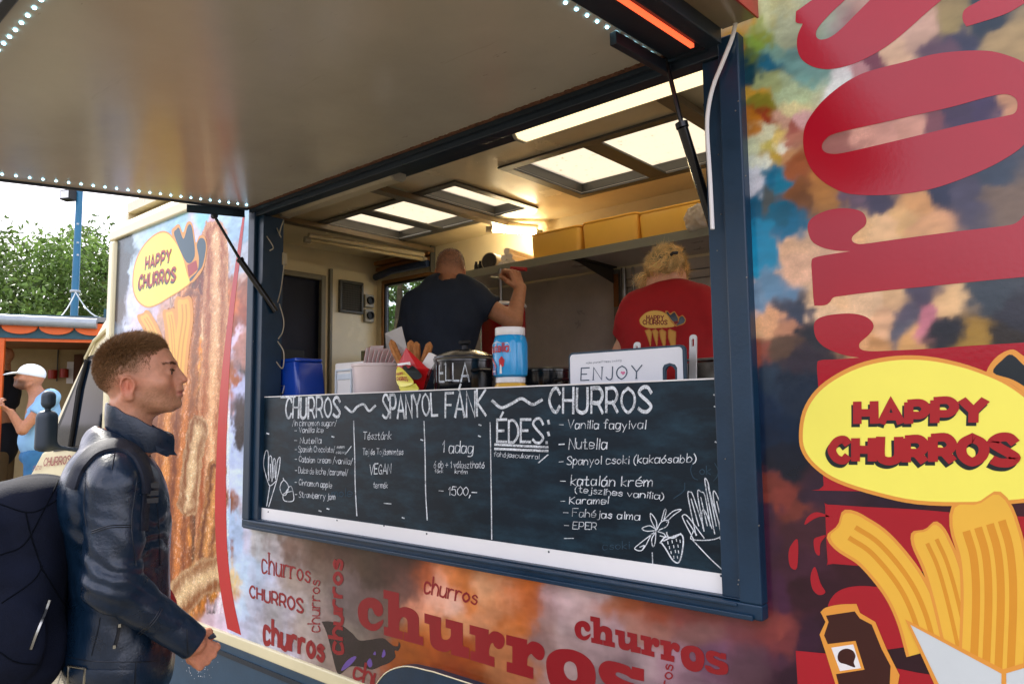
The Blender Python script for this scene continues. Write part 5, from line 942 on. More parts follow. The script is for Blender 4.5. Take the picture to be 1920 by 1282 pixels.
f = MB(); flat([[(.22, .04), (.37, .04), (.37, .24), (.3, .27), (.22, .24)]], lambda a, b: jm(a, b, .001), f); f.build('blue_print', mat('jar navy', '123a86', .3), t)
# chopping board with the word ENJOY
EY = .10; c4 = [onY(*q, EY) for q in ((1066, 760), (1286, 752), (1286, 646), (1068, 661))]
x0, x1 = (c4[0][0]+c4[3][0])/2, (c4[1][0]+c4[2][0])/2; z1 = (c4[2][2]+c4[3][2])/2; z0 = CZ
t = empty('chopping_board', ((x0+x1)/2, EY, CZ), 'white chopping board with a dark rim, an arched hole and the word ENJOY', 'chopping board')
def rr(x0, x1, z0, z1, r, n=5): return [(a+r*cos(radians(g+90*i/n)), b+r*sin(radians(g+90*i/n))) for a, b, g in ((x1-r, z1-r, 0), (x0+r, z1-r, 90), (x0+r, z0+r, 180), (x1-r, z0+r, 270)) for i in range(n+1)]
hq_ = [tuple(onY(a, b, EY)[[0, 2]]) for a, b in ((1247, 720), (1247, 694), (1250, 688), (1256, 685), (1262, 688), (1266, 694), (1266, 720))]
def slab(mb, outer, hole, y0, y1):
    for y, s in ((y0, 1), (y1, -1)):
        flat([outer]+([hole] if hole else []), lambda a, b: (a, y, b), mb)
    for lp in [outer]+([hole] if hole else []):
        n = len(lp); mb.add([(a, y0, b) for a, b in lp]+[(a, y1, b) for a, b in lp], [(i, (i+1) % n, n+(i+1) % n, n+i) for i in range(n)])
f = MB(); slab(f, rr(x0, x1, z0, z1, .016), hq_, EY, EY+.010); bo = f.build('body', mat('dark blue board', '1d3c50', .35), t)
hin = [(a+(-.007 if i < 3 else .007 if i > 3 else 0), b+(.007 if 0 < i < 6 else 0)) for i, (a, b) in enumerate(hq_)]
f = MB(); slab(f, rr(x0+.006, x1-.008, z0+.004, z1-.006, .012), hin, EY-.0015, EY-.0003); f.build('white_face', mat('white board face', 'eceef2', .3, var=.02), t)
wq = lambda bl, br, tl, tr: quadmap(onY(*bl, EY-.0022), onY(*br, EY-.0022), onY(*tl, EY-.0022), onY(*tr, EY-.0022), (0, -1, 0))
f = MB(); letter(f, 'ENJOY', wq((1089, 713), (1203, 709), (1090, 690), (1204, 684)), .85, serif=1.0, track=3.4, cap=.1); letter(f, 'make yourself happy cooking', wq((1099, 682), (1165, 677), (1099, 678), (1165, 673)), .8); f.build('lettering', mat('board print', '27465c', .4), t)
f = MB(); hc = np.array([1168, 699]); flat([[(hc[0]+.42*16*sin(a)**3*.62, hc[1]-.40*(13*cos(a)-5*cos(2*a)-2*cos(3*a)-cos(4*a))*.62) for a in np.linspace(0, 2*pi, 40)[:-1]]], lambda a, b: onY(a, b, EY-.0022), f); f.build('heart_print', mat('pink heart', 'e27aa0', .4), t)
for (tp, bt), lab in zip((((1299, 627), (1296, 690)), ((1194, 641), (1186, 690))), ('white spatula standing upright right of the chopping board', 'white spatula handle just showing above the chopping board')):
    a, b = onY(*tp, .2), onY(*bt, .2); b[2] = CZ; f = MB(); d = np.array([.011, 0, 0])
    out_ = rr(-.011, .011, 0, a[2]-CZ, .010); slab(f, out_, rr(-.004, .004, a[2]-CZ-.035, a[2]-CZ-.012, .0035), 0, .006)
    f.v = [(b[0]+v[0]+(a[0]-b[0])*v[2]/(a[2]-CZ), .2+v[1], CZ+v[2]) for v in f.v]; tag(f.build('spatula', WHITE), lab, 'spatula', 'white spatulas by the chopping board')
f = MB(); xa, xb = cx(1293, .25), cx(1350, .25); zt = cz(1310, 672, .25); rect_ring(f, xa-.008, xb, zt-.008, zt, .006, .235, .42); f.box((xa, .24, CZ), (xb, .41, zt-.012)); tag(f.build('steel_tray', STEEL, bevel=.006), 'deep stainless steel tray at the right end of the counter', 'tray')
# ------------------------------------------------------------ on the shelf
YEL = mat('yellow crate plastic', 'ffc452', .35, var=.05)
BZ = SHZ+.0375
for (a, b, ta, tb, lab) in ((993, 1088, 437, 424, 'lowest and leftmost yellow crate on the shelf, beside the rolls'), (1089, 1197, 414, 400, 'middle yellow crate on the shelf'), (1196, 1322, 396, 375, 'largest yellow crate at the right, by the clear bag')):
    Y = 1.54; x0, x1 = cx(a, Y, 460), cx(b, Y, 450); zt = (cz(a, ta, Y)+cz(b, tb, Y))/2; zt = min(zt, ZC-.06)
    t = empty('storage_crate', ((x0+x1)/2, Y+.17, BZ), lab, 'crate', group='yellow crates on the shelf')
    f = MB(); f.rbox(((x0+x1)/2, Y+.18), (x1-x0)/2-.004, .18, BZ, zt-.012, taper=.965, r=.03, n=6); f.build('body', YEL, t, smooth=True)
    f = MB(); f.rbox(((x0+x1)/2, Y+.18), (x1-x0)/2-.001, .183, zt-.0118, zt, r=.032, n=6); f.build('rim', YEL, t, smooth=True)
PAPER = mat('white paper roll', 'e6dccb', .8, var=.05)
for i, (a, b) in enumerate(((939, 487), (957, 487), (974, 485), (948, 472), (966, 470), (957, 459))):
    Y = 1.56; p = onY(a, b, Y); p[2] = BZ+.023+[0, 0, 0, .04, .04, .08][i]; p[0] = cx(939, Y, 487)+[0, .047, .094, .024, .07, .047][i]
    f = MB(); f.lathe([(.0215, 0), (.0225, .003), (.0225, .30), (.01, .30)], p, 18, axis=(-.12, 1, 0)); f.lathe([(.019, -.0005), (.008, .004)], p, 14, axis=(-.12, 1, 0))
    tag(f.build('paper_roll', PAPER, smooth=True), 'thin white paper roll in the stacked bundle on the shelf', 'paper roll', 'bundle of white paper rolls')
p = onY(917, 482, 1.55); p[2] = BZ+.058; f = MB(); f.lathe([(.057, 0), (.058, .004), (.058, .4), (.02, .4)], p, 28, axis=(-.2, 1, 0)); ro = f.build('foil_roll', mat('beige wrapped roll', '9c8a6c', .5), smooth=True); tag(ro, 'thick beige roll with a dark end lying left of the paper rolls', 'roll')
f = MB(); f.lathe([(.052, -.001), (.03, -.003), (.012, .01)], p, 24, axis=(-.2, 1, 0)); f.build('roll_end', mat('dark roll end', '2a241e', .7, var=.4), ro, smooth=True)
f = MB(); p = onY(893, 492, 1.6)
for i, dx in enumerate((0, .035, .062)): f.lathe([(.014, 0), (.014, .06), (.009, .075), (.009, .085)], (p[0]+dx, 1.6, BZ), 14)
tag(f.build('dark_bottles', BLACKG, smooth=True), 'three small dark bottles standing close together left of the beige roll', 'bottles')
bp_ = onY(1311, 418, 1.50); bp_[2] = BZ+.06
BAG = mat('clear plastic bag', 'd9d6cf', .12, var=.2, vs=20, trans=.35, alpha=.75)
BG, _, _ = sdf_mesh(lambda p: ell(p, bp_, (.085, .05, .06))+.018*fbm(p*22, 3, 3), bp_-.12, bp_+.12, .006, 'plastic_bag', BAG, None); tag(BG, 'crumpled clear plastic bag at the right end of the shelf', 'plastic bag')
# churro machine behind the spread jar
mx_, mY = cx(944, 1.35, 640), 1.35; zt = cz(944, 568, mY); MR = mat('red machine enamel', 'a01018', .25, coat=.4)
t = empty('churro_machine', (mx_, mY, .6), 'red enamel churro filling machine with a chrome plunger behind the jar', 'machine')
f = MB(); f.lathe([(.14, 0), (.14, .02), (.13, .04), (.13, zt-.66), (.125, zt-.63)], (mx_, mY, .6), 32); f.build('body', MR, t, smooth=True)
f = MB(); f.lathe([(.13, 0), (.136, .008), (.13, .02), (.05, .035)], (mx_, mY, zt-.03), 32); f.build('rim', WHITE, t, smooth=True)
f = MB(); f.tube([(mx_-.02, mY, zt), (mx_-.02, mY, zt+.20)], .012, 10); f.tube([(mx_-.09, mY, zt+.16), (mx_+.06, mY, zt+.13)], .008, 8); f.build('plunger', STEEL, t, smooth=True)
# ------------------------------------------------------------ people
class Fig:
    def __init__(s, name, O, heading, label, cat='person'):
        s.O = np.array(O, float); d = np.array(heading, float); d /= np.linalg.norm(d); s.th = atan2(-d[0], d[1])
        s.root = empty(name, tuple(s.O), label, cat, rz=s.th); c, k = cos(s.th), sin(s.th)
        s.Rm = np.array([[c, -k, 0], [k, c, 0], [0, 0, 1.]])       # local -> world
    def loc(s, P): return (np.asarray(P, float)-s.O)@s.Rm
    def lray(s, px, py): return (CAM-s.O)@s.Rm, ray(px, py)@s.Rm
    def at(s, px, py, v=0.):     # on the plane local x = v
        o, d = s.lray(px, py); return o+d*((v-o[0])/d[0])
    def back(s, px, py, y=0.):   # on the plane local y = y
        o, d = s.lray(px, py); return o+d*((y-o[1])/d[1])
    def mesh(s, f, lo, hi, h, name, m, colf=None): return sdf_mesh(f, lo, hi, h, name, m, s.root, colf)
    def child(s, mb, name, m, par=None, smooth=True): 
        o = mb.build(name, m, par or s.root, smooth=smooth, local=True); return o
def comp(p, c, R, fn):
    d = np.linalg.norm(p-np.asarray(c, float), axis=1)-R; out = d+.03; k = d < .05
    if k.any(): out[k] = fn(p[k])
    return out
HP = np.array([(.118, -.008, -.022, .012), (.110, .030, -.058, .040), (.098, .056, -.080, .056), (.08, .074, -.095, .066), (.06, .084, -.105, .0715), (.04, .088, -.109, .0745), (.02, .086, -.110, .0755), (0, .087, -.105, .0745), (-.02, .094, -.094, .070), (-.04, .097, -.070, .064), (-.06, .097, -.030, .055), (-.075, .090, .000, .046), (-.088, .070, .015, .032), (-.094, .05, .03, .01)])[::-1]
def head(q, beard=0, nose=1., earx=.074):
    x, y, z = q.T; zc = np.clip(z, -.094, .118)
    uf, ub, hw = [np.interp(zc, HP[:, 0], HP[:, i]) for i in (1, 2, 3)]
    hl = (uf-ub)/2; yc = (uf+ub)/2; n = 2.25
    d = (((np.abs(y-yc)/hl)**n+(np.abs(x)/hw)**n)**(1/n)-1)*np.minimum(hl, hw)
    d = np.where(z != zc, np.maximum(d, np.abs(z-zc)), d)
    ax = np.stack([np.abs(x), y, z], 1)
    d = smin(d, cap_(ax, (.054, .0, -.052), (.022, .078, -.076), .013, .012), .018)          # jaw
    d = smin(d, ell(ax, (.050, .060, -.008), (.017, .020, .015)), .024)                       # cheekbone
    d = smin(d, cap_(ax, (0, .084, .044), (.034, .076, .046), .008, .006), .014)              # brow
    d = smax(d, -ell(ax, (.032, .100, .021), (.0155, .017, .0115)), .008)                      # eye socket
    d = smin(d, ell(ax, (.031, .0735, .0190), (.0150, .0136, .0128)), .005); d = smax(d, -ell(ax, (.031, .0885, .0185), (.0110, .009, .0044)), .0015)   # lids
    d = smin(d, cap_(ax, (0, .078, .034), (0, .092, -.002), .0115, .0155), .008); d = smin(d, cap_(ax, (0, .089, .034), (0, .1105, .001), .0065, .0100), .007)  # nose
    d = smin(d, ell(ax, (.0115, .100, -.005), (.007, .010, .0075)), .006)
    d = smax(d, -ell(ax, (.006, .106, -.0145), (.0035, .006, .004)), .004)
    d = smin(d, ell(ax, (0, .1005, -.0285), (.022, .0115, .0065)), .006)                      # lips
    d = smin(d, ell(ax, (0, .0955, -.020), (.016, .0125, .012)), .008)
    d = smin(d, ell(ax, (0, .0990, -.0415), (.020, .0115, .0075)), .006)
    d = smax(d, -cap_(ax, (0, .1125, -.0345), (.022, .098, -.0355), .0014), .004)
    d = smin(d, ell(ax, (0, .090, -.066), (.020, .018, .015)), .014)                          # chin
    def ear(p):
        R = rotm('X', -12)@rotm('Z', -18)
        e = ell(p, (earx-.001, -.014, -.025), (.0065, .0175, .030), R); e = smax(e, -ell(p, (earx+.0065, -.011, -.021), (.0075, .0105, .018), R), .002)
        P_ = [np.array((earx+.0045+.0015*sin(k), -.0145+.0165*cos(k)-.004*sin(k), -.0225+.0275*sin(k))) for k in np.linspace(.15, 4.3, 10)]
        for a, b in zip(P_, P_[1:]): e = smin(e, cap_(p, a, b, .0032), .0022)
        e = smin(e, cap_(p, (earx+.003, -.017, -.010), (earx+.003, -.013, -.036), .0028), .003)
        e = smin(e, ell(p, (earx+.003, -.001, -.026), (.0035, .0035, .006)), .003)
        e = smin(e, ell(p, (earx+.001, -.008, -.049), (.005, .0085, .009)), .005)
        return e
    k = (np.abs(ax[:, 0]-earx) < .04) & (np.abs(z+.025) < .07) & (np.abs(y+.014) < .06)
    if k.any(): d[k] = smin(d[k], ear(ax[k]), .007)
    return d
def hand_prims(w, d, pn, th, curl=(.9, .95, 1.), thumb=.5, sc=1., spread=.05):
    """w wrist, d towards the knuckles, pn palm normal (the side fingers curl to), th direction of the thumb side"""
    w, d, pn, th = [np.array(a, float) for a in (w, d, pn, th)]; d /= np.linalg.norm(d); pn -= d*(pn@d); pn /= np.linalg.norm(pn); th -= d*(th@d)+pn*(th@pn); th /= np.linalg.norm(th)
    L = []; kn = w+d*.088*sc
    for i, (o, ln, r) in enumerate(((.030, .94, .0092), (.010, 1.03, .0095), (-.010, .97, .0090), (-.029, .78, .0080))):
        a = kn+th*o*sc-d*(.004, 0, .004, .012)[i]*sc; dr = d+th*o*spread*20*.1; dr /= np.linalg.norm(dr); ang = 0
        L.append((w+th*o*.55*sc, a, .013*sc, .0105*sc)); seg = (.043, .027, .021)
        for k in range(3):
            ang += curl[k]*(1+.06*i); v = dr*cos(ang)+pn*sin(ang); b = a+v*seg[k]*ln*sc; L.append((a, b, r*sc*(1-.06*k), r*sc*(.94-.08*k))); a = b
    a = w+th*.022*sc+d*.022*sc+pn*.006*sc; b = a+(th*.75+d*.7+pn*.35)*.036*sc; v = d*.9+pn*thumb-th*.1; v /= np.linalg.norm(v); c = b+v*.030*sc; v2 = d*.7+pn*(thumb+.5)-th*.45; v2 /= np.linalg.norm(v2)
    L += [(w+th*.012*sc, b, .015*sc, .0115*sc), (b, c, .0110*sc, .0098*sc), (c, c+v2*.024*sc, .0098*sc, .0080*sc)]
    return L
def prims(p, L, k=.006):
    d = None
    for a, b, ra, rb in L:
        e = cap_(p, a, b, ra, rb); d = e if d is None else smin(d, e, k)
    return d
def strands(V, N, k, lenf, dirf, colf, w=.0011, curl=0., seg=3, seed=0):
    """fine tapered hair strands rooted on the picked surface points"""
    r = np.random.default_rng(seed); mbv, mbf, mc = [], [], []
    n = len(V); j = r.integers(0, n, k) if n else []
    P = V[j]+r.normal(0, .0012, (k, 3)); D = dirf(P, N[j], r); D /= np.linalg.norm(D, axis=1)[:, None]; Ln = lenf(P, r); C = colf(P, r)
    side = np.cross(D, r.normal(size=(k, 3))); side /= np.linalg.norm(side, axis=1)[:, None]; bend = np.cross(D, side)*r.normal(0, 1, (k, 1))
    pts = []; ph = r.uniform(0, 6.28, (k, 1))
    for i in range(seg+1):
        t = i/seg; c = P+D*(Ln*t)[:, None]+bend*(Ln*.25*t*t)[:, None]
        if curl: c = c+side*(curl*np.sin(ph+t*9)*t)+bend*(curl*np.cos(ph+t*8)*t)
        ww = w*(1-t*.85); pts += [c-side*ww, c+side*ww]
    A = np.stack(pts, 1).reshape(-1, 3); m = 2*(seg+1); b = (np.arange(k)*m)[:, None]
    F = np.concatenate([b+np.array([[2*i, 2*i+1, 2*i+3, 2*i+2]]) for i in range(seg)], 0)
    return A, F, np.repeat(C, m, 0)
def raw_mesh(name, A, F, C, m, parent, local=True):
    me = bpy.data.meshes.new(name); me.vertices.add(len(A)); me.vertices.foreach_set('co', A.astype(np.float32).ravel()); me.loops.add(F.size); me.loops.foreach_set('vertex_index', F.astype(np.int32).ravel())
    me.polygons.add(len(F)); me.polygons.foreach_set('loop_start', np.arange(0, F.size, F.shape[1], dtype=np.int32)); me.polygons.foreach_set('use_smooth', np.ones(len(F), bool)); me.update(calc_edges=True); me.validate()
    cc = np.ones((len(A), 4), np.float32); cc[:, :3] = C; me.color_attributes.new('col', 'FLOAT_COLOR', 'POINT').data.foreach_set('color', cc.ravel())
    return link(name, me, m, parent, local)
def normals(o):
    me = o.data; n = np.zeros(len(me.vertices)*3, np.float32); me.vertices.foreach_get('normal', n); return n.reshape(-1, 3)
def skin_mat(name):
    m = mat(name, 'ffffff', .5, var=.13, vs=60, attr='col', bump=.18, bs=240, spec=.4); b = m.node_tree.nodes['Principled BSDF']
    b.inputs['Subsurface Weight'].default_value = .12; b.inputs['Subsurface Radius'].default_value = (.012, .004, .002); b.inputs['Subsurface Scale'].default_value = .6; return m
SKIN = skin_mat('skin'); HAIRM = mat('hair strands', 'ffffff', .5, var=.05, attr='col', spec=.3)
LEATHER = mat('navy leather', '0a2034', .31, var=.3, vs=14, bump=.22, bs=150, coat=.12, rv=.08)
COTTON = mat('navy cotton', '1c2636', .85, var=.15, vs=20, bump=.2, bs=400); REDC = mat('red cotton', 'a3040a', .8, var=.1, vs=20, bump=.2, bs=400)
DENIM = mat('denim', '1c2c44', .85, var=.2, vs=30, bump=.3, bs=500); NYLON = mat('black nylon', '0a1122', .85, var=.3, vs=12, bump=.3, bs=300, spec=.2); ZIP = mat('zip metal', 'a9a9a4', .25, metal=1.)
EYEM = mat('eye', 'ffffff', .08, var=.02, attr='col')
def eyes(F, c, k=1., iris=(.05, .06, .05), R=np.eye(3)):
    f = MB(); o = None
    for sx_ in (-1, 1):
        nm = 'eye'; a = np.linspace(0, pi, 13); A, Q = [], []
        cen = np.array(c)+R@(np.array([sx_*.031, .0742, .0185])*k)
        R_ = .0116*k; vs = [(0, 1, 0)]; fs = []
        for i in range(1, 12):
            for j in range(20): vs.append((sin(a[i])*cos(j*pi/10), cos(a[i]), sin(a[i])*sin(j*pi/10)))
        fs = [(1+i*20+j, 1+i*20+(j+1) % 20, 1+(i+1)*20+(j+1) % 20, 1+(i+1)*20+j) for i in range(10) for j in range(20)]
        v = np.array(vs); col = np.where((v[:, 1] > .985)[:, None], [.005]*3, np.where((v[:, 1] > .70)[:, None], iris, [.40, .36, .34])); raw_mesh('eye', cen+(v*R_)@R.T, np.array(fs), col, EYEM, F.root)
class Surf:
    """a mesh of a figure that pixels can be cast on to, to lay seams, straps and prints over it"""
    def __init__(s, F, V, Q): s.F = F; s.b = BVHTree.FromPolygons([Vector(v) for v in V], Q.tolist())
    def hit(s, px, py, off=0.):
        o, d = s.F.lray(px, py); h = s.b.ray_cast(Vector(o), Vector(d))
        if h[0] is None: return None
        return np.array(h[0])+np.array(h[1])*off*(1 if np.dot(h[1], d) < 0 else -1)
    def line(s, pts, off=0., n=6, sm=True): 
        return [q for q in (s.hit(*p, off) for p in (smooth_loop(pts, n, False) if sm else pts)) if q is not None]
    def seam(s, mb, pts, r=.0016, off=.0004):
        q = s.line(pts, off)
        if len(q) > 1: mb.tube(q, r, 5)
    def strap(s, mb, pts, wpx, th=.007, back=.004):
        c = smooth_loop(pts, 6, False); P = np.array(c, float); d = np.gradient(P, axis=0); d /= np.linalg.norm(d, axis=1)[:, None]; nr = np.stack([-d[:, 1], d[:, 0]], 1); rows = []
        for p, n_ in zip(P, nr):
            a = [s.hit(*(p+n_*wpx*k), o) for k, o in ((-.5, -back), (-.5, th*.7), (-.3, th), (0, th*1.06), (.3, th), (.5, th*.7), (.5, -back))]
            if all(q is not None for q in a): rows.append(a)
        m = 7; mb.add([v for r_ in rows for v in r_], [(i*m+j, i*m+j+1, (i+1)*m+j+1, (i+1)*m+j) for i in range(len(rows)-1) for j in range(m-1)])
    def raster(s, polys, mats, name, par, step=1., off=.0012):
        xs = [p[0] for q, _ in polys for p in q]; ys = [p[1] for q, _ in polys for p in q]
        gx = np.arange(min(xs), max(xs)+step, step); gy = np.arange(min(ys), max(ys)+step, step); X, Y = np.meshgrid(gx[:-1]+step/2, gy[:-1]+step/2, indexing='ij'); Mi = np.full(X.shape, -1)
        for q, mi in polys:
            ins = np.zeros(X.shape, bool); n = len(q)
            for i in range(n):
                (xa, ya), (xb, yb) = q[i][:2], q[(i+1) % n][:2]; c = (ya > Y) != (yb > Y); ins ^= c & (X < (xb-xa)*(Y-ya)/((yb-ya) if yb != ya else 1e-9)+xa)
            Mi[ins] = mi
        pts = {}; mb = MB(); idx = {}
        def vid(i, j):
            if (i, j) not in idx: h = s.hit(gx[i], gy[j], off); idx[(i, j)] = -1 if h is None else len(mb.v); (mb.v.append(tuple(h)) if h is not None else None)
            return idx[(i, j)]
        for i, j in np.argwhere(Mi >= 0):
            q = [vid(i, j), vid(i+1, j), vid(i+1, j+1), vid(i, j+1)]
            if min(q) >= 0: mb.f.append(tuple(q)); mb.mi.append(int(Mi[i, j]))
        return s.F.child(mb, name, mats, par)
def text_polys(t, bl, br, tl, tr, wd, mi):
    fn = quadmap((*bl, 0), (*br, 0), (*tl, 0), (*tr, 0), (0, 0, 1)); mb = MB(); letter(mb, t, fn, wd, track=3); return [([mb.v[i][:2] for i in f], mi) for f in mb.f]

# ---------------------------------------- customer at the window
HZ = 1.648; CU_ = Fig('person', (-2.078, -.904, 0), (.40, .917), 'young man with short brown hair in a navy leather jacket, standing before the menu board')
HC = np.array([0, 0, HZ]); RH = rotm('Z', -8); SKC = np.array(lin('cc9274'))
wr = CU_.at(366, 1206, .185); el = CU_.at(158, 1100, .235); el[1] += .055; sh_ = np.array([.205, -.035, 1.385])
hdir = np.array([-.35, .62, -.60]); HL = hand_prims(wr+np.array([0, -.018, .004]), hdir, (-.80, -.45, .1), (-.1, .65, .7), curl=(1.1, 1.2, .9), thumb=.55, sc=.95)
def cust_body(p):
    d = comp(p, HC, .17, lambda q: head((q-HC)@RH))
    d = smin(d, comp(p, (0, -.02, 1.50), .20, lambda q: smin(cap_(q, (0, -.014, HZ-.055), (0, -.036, 1.42), .056, .056), cap_(np.abs(q*[1, 0, 0])+q*[0, 1, 1], (.045, -.035, HZ-.06), (.02, .03, 1.46), .014, .012), .02)), .022)
    d = smin(d, comp(p, (0, -.03, 1.15), .45, lambda q: smin(ell(q, (0, -.03, 1.25), (.15, .085, .2)), ell(q, (0, -.03, .98), (.13, .085, .2)), .05)), .04)
    d = smin(d, cap_(p, (.13, -.04, 1.39), sh_, .05, .045), .03); d = smin(d, cap_(p, (-.13, -.04, 1.39), sh_*[-1, 1, 1], .05, .045), .03)
    d = smin(d, cap_(p, sh_, el, .045, .038), .01); d = smin(d, cap_(p, el, wr, .036, .025), .01)
    el2 = np.array([-.27, -.09, 1.11]); w2 = np.array([-.25, -.05, .86]); d = smin(d, cap_(p, sh_*[-1, 1, 1], el2, .045, .038), .01); d = smin(d, cap_(p, el2, w2, .036, .025), .01)
    d = smin(d, comp(p, w2+np.array([0, .03, -.08]), .14, lambda q: prims(q, hand_prims(w2, (0, .3, -.95), (1, 0, 0), (0, 1, 0), curl=(.4, .4, .3)))), .012)
    for s in (-1, 1): d = smin(d, cap_(p, (s*.09, -.02, .88), (s*.10, .0, .48), .07, .05), .03); d = smin(d, cap_(p, (s*.10, 0, .48), (s*.10, -.03, .09), .05, .038), .02); d = smin(d, cap_(p, (s*.10, -.04, .055), (s*.11, .14, .03), .04, .03), .02)
    return smin(d, comp(p, wr+np.array([0, .06, -.02]), .15, lambda q: prims(q, HL)), .012)
def face_col(V, hc, base, hairc, fade, lipc=(.40, .13, .12)):
    q = V-hc; c = np.tile(np.array(base), (len(V), 1)); x, y, z = np.abs(q[:, 0]), q[:, 1], q[:, 2]
    def bl(w, col): nonlocal c; w = np.clip(w, 0, 1)[:, None]; c = c*(1-w)+np.array(col)*w
    g = lambda cx_, cy_, cz_, r: np.exp(-((x-cx_)**2+(y-cy_)**2+(z-cz_)**2)/(r*r))
    bl(.45*g(.035, .085, -.015, .025), np.array(base)*[1.08, .80, .74]); bl(.4*g(0, .115, .0, .016), np.array(base)*[1.08, .80, .76]); bl(.75*g(.08, -.02, -.02, .03), np.array(base)*[1.02, .58, .5])
    lip = np.exp(-(x/.021)**4)*np.exp(-((z+.0355)/.010)**4)*(y > .094); bl(.8*lip, lipc)
    beard = np.clip((-.012-z)/.03, 0, 1)*np.clip((z+.125)/.03, 0, 1)*np.clip((y+.01)/.03, 0, 1)*(1-lip); n = .6+.4*vnoise(q*420, 3); bl(fade*beard*n, np.array(hairc)*1.2)
    # shaved sides: short hair over the scalp
    hl = .030+.10*np.clip((y-.012), -.2, .06)*.9; sc = np.clip((z-(-.055-.25*np.clip(y+.06, -.1, .2)))/.03, 0, 1)*np.clip((.022-y+np.clip(z-.06, 0, .1)*1.2)/.022, 0, 1)*(1-np.exp(-((y+.014)**2+(z+.025)**2)/.027**2)*(x > .0715))
    bl(sc*np.clip(.34+.62*np.clip((z-.0+.15*np.clip(-y-.03, 0, .1))/.05, 0, 1), 0, .95)*(.8+.25*n), hairc); return c
HB_ = np.array(lin('7d5c3a'))
BODY, V, Q = CU_.mesh(cust_body, (-.42, -.26, -.01), (.42, .36, 1.80), .0036, 'body', SKIN, lambda V: np.where((V[:, 2] > 1.44)[:, None], face_col((V-HC)@RH+HC, HC, SKC, HB_, .72), SKC*[1.0, .86, .80]))
N = normals(BODY); q = (V-HC)@RH; eyes(CU_, HC, R=RH)
HLY = lambda y: np.interp(y, [-.115, -.085, -.055, -.02, .02, .045, .065, .085], [-.020, -.008, .018, .046, .062, .074, .090, .104])
hd = q[:, 2]-HLY(q[:, 1])+.008*vnoise(V*60, 4); hm = (hd > 0) & (q[:, 2] > -.03); hf = (hd <= 0.004) & (hd > -.040) & (q[:, 1] < .035) & (q[:, 2] > -.055) & ~((np.abs(q[:, 0]) > .0725) & (q[:, 2] < .012))
def hair_dir(P, N_, r): 
    q = P-HC; up = np.clip((q[:, 2]-.03)/.08, 0, 1)[:, None]; return N_*.62+np.array([0, .95, .12])*up+np.array([0, -.2, -.55])*(1-up)+r.normal(0, .22, P.shape)
hlen = lambda P, r: (.0035+.019*np.clip((P[:, 2]-HC[2]-HLY(P[:, 1]))/.05, 0, 1)*np.clip(.35+(P[:, 2]-HC[2]-.03)/.10, .35, 1)*np.interp(P[:, 1], [-.10, -.04], [.55, 1]))*r.uniform(.65, 1.3, len(P))
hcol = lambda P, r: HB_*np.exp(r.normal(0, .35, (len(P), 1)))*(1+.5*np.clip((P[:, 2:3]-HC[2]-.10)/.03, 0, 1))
raw_mesh('hair', *strands(V[hm], N[hm], 32000, hlen, hair_dir, hcol, .00065, seed=4), HAIRM, CU_.root)
raw_mesh('short_hair', *strands(V[hf], N[hf], 7000, lambda P, r: np.clip(.0045+.10*(P[:, 2]-HC[2]-HLY(P[:, 1])), .0012, .005)*r.uniform(.7, 1.2, len(P)), lambda P, N_, r: N_*.7+np.array([0, -.15, -.7])+r.normal(0, .2, P.shape), hcol, .0006, seg=2, seed=14), HAIRM, CU_.root)
eb = (np.abs(q[:, 2]-(.0445-.10*np.abs(np.abs(q[:, 0])-.030))) < .0030) & (np.abs(np.abs(q[:, 0])-.033) < .021) & (q[:, 1] > .055)
if eb.any(): raw_mesh('eyebrow', *strands(V[eb], N[eb], 520, lambda P, r: r.uniform(.004, .007, len(P)), lambda P, N_, r: N_*.12+np.stack([np.sign(P[:, 0]), P[:, 0]*0-.3, P[:, 0]*0+.35], 1)+r.normal(0, .2, P.shape), lambda P, r: HB_*.55*np.exp(r.normal(0, .2, (len(P), 1))), .0006, seed=5), HAIRM, CU_.root)
el_ = (np.abs(q[:, 2]-.0255) < .0022) & (np.abs(np.abs(q[:, 0])-.031) < .0125) & (q[:, 1] > .07)
if el_.any(): raw_mesh('eyelash', *strands(V[el_], N[el_], 160, lambda P, r: r.uniform(.004, .007, len(P)), lambda P, N_, r: N_*.9+np.array([0, .3, .1])+r.normal(0, .15, P.shape), lambda P, r: HB_*.25*np.ones((len(P), 1)), .0005, seed=6), HAIRM, CU_.root)
def wrinkle(p, amp, sc=(9., 9., 7.), seed=0):
    a = fbm(p*np.array(sc), 2, seed); b = vnoise(p*np.array(sc)*2.3+3.1, seed+5); return amp*((1-2*np.abs(a))*.6+.45*b)
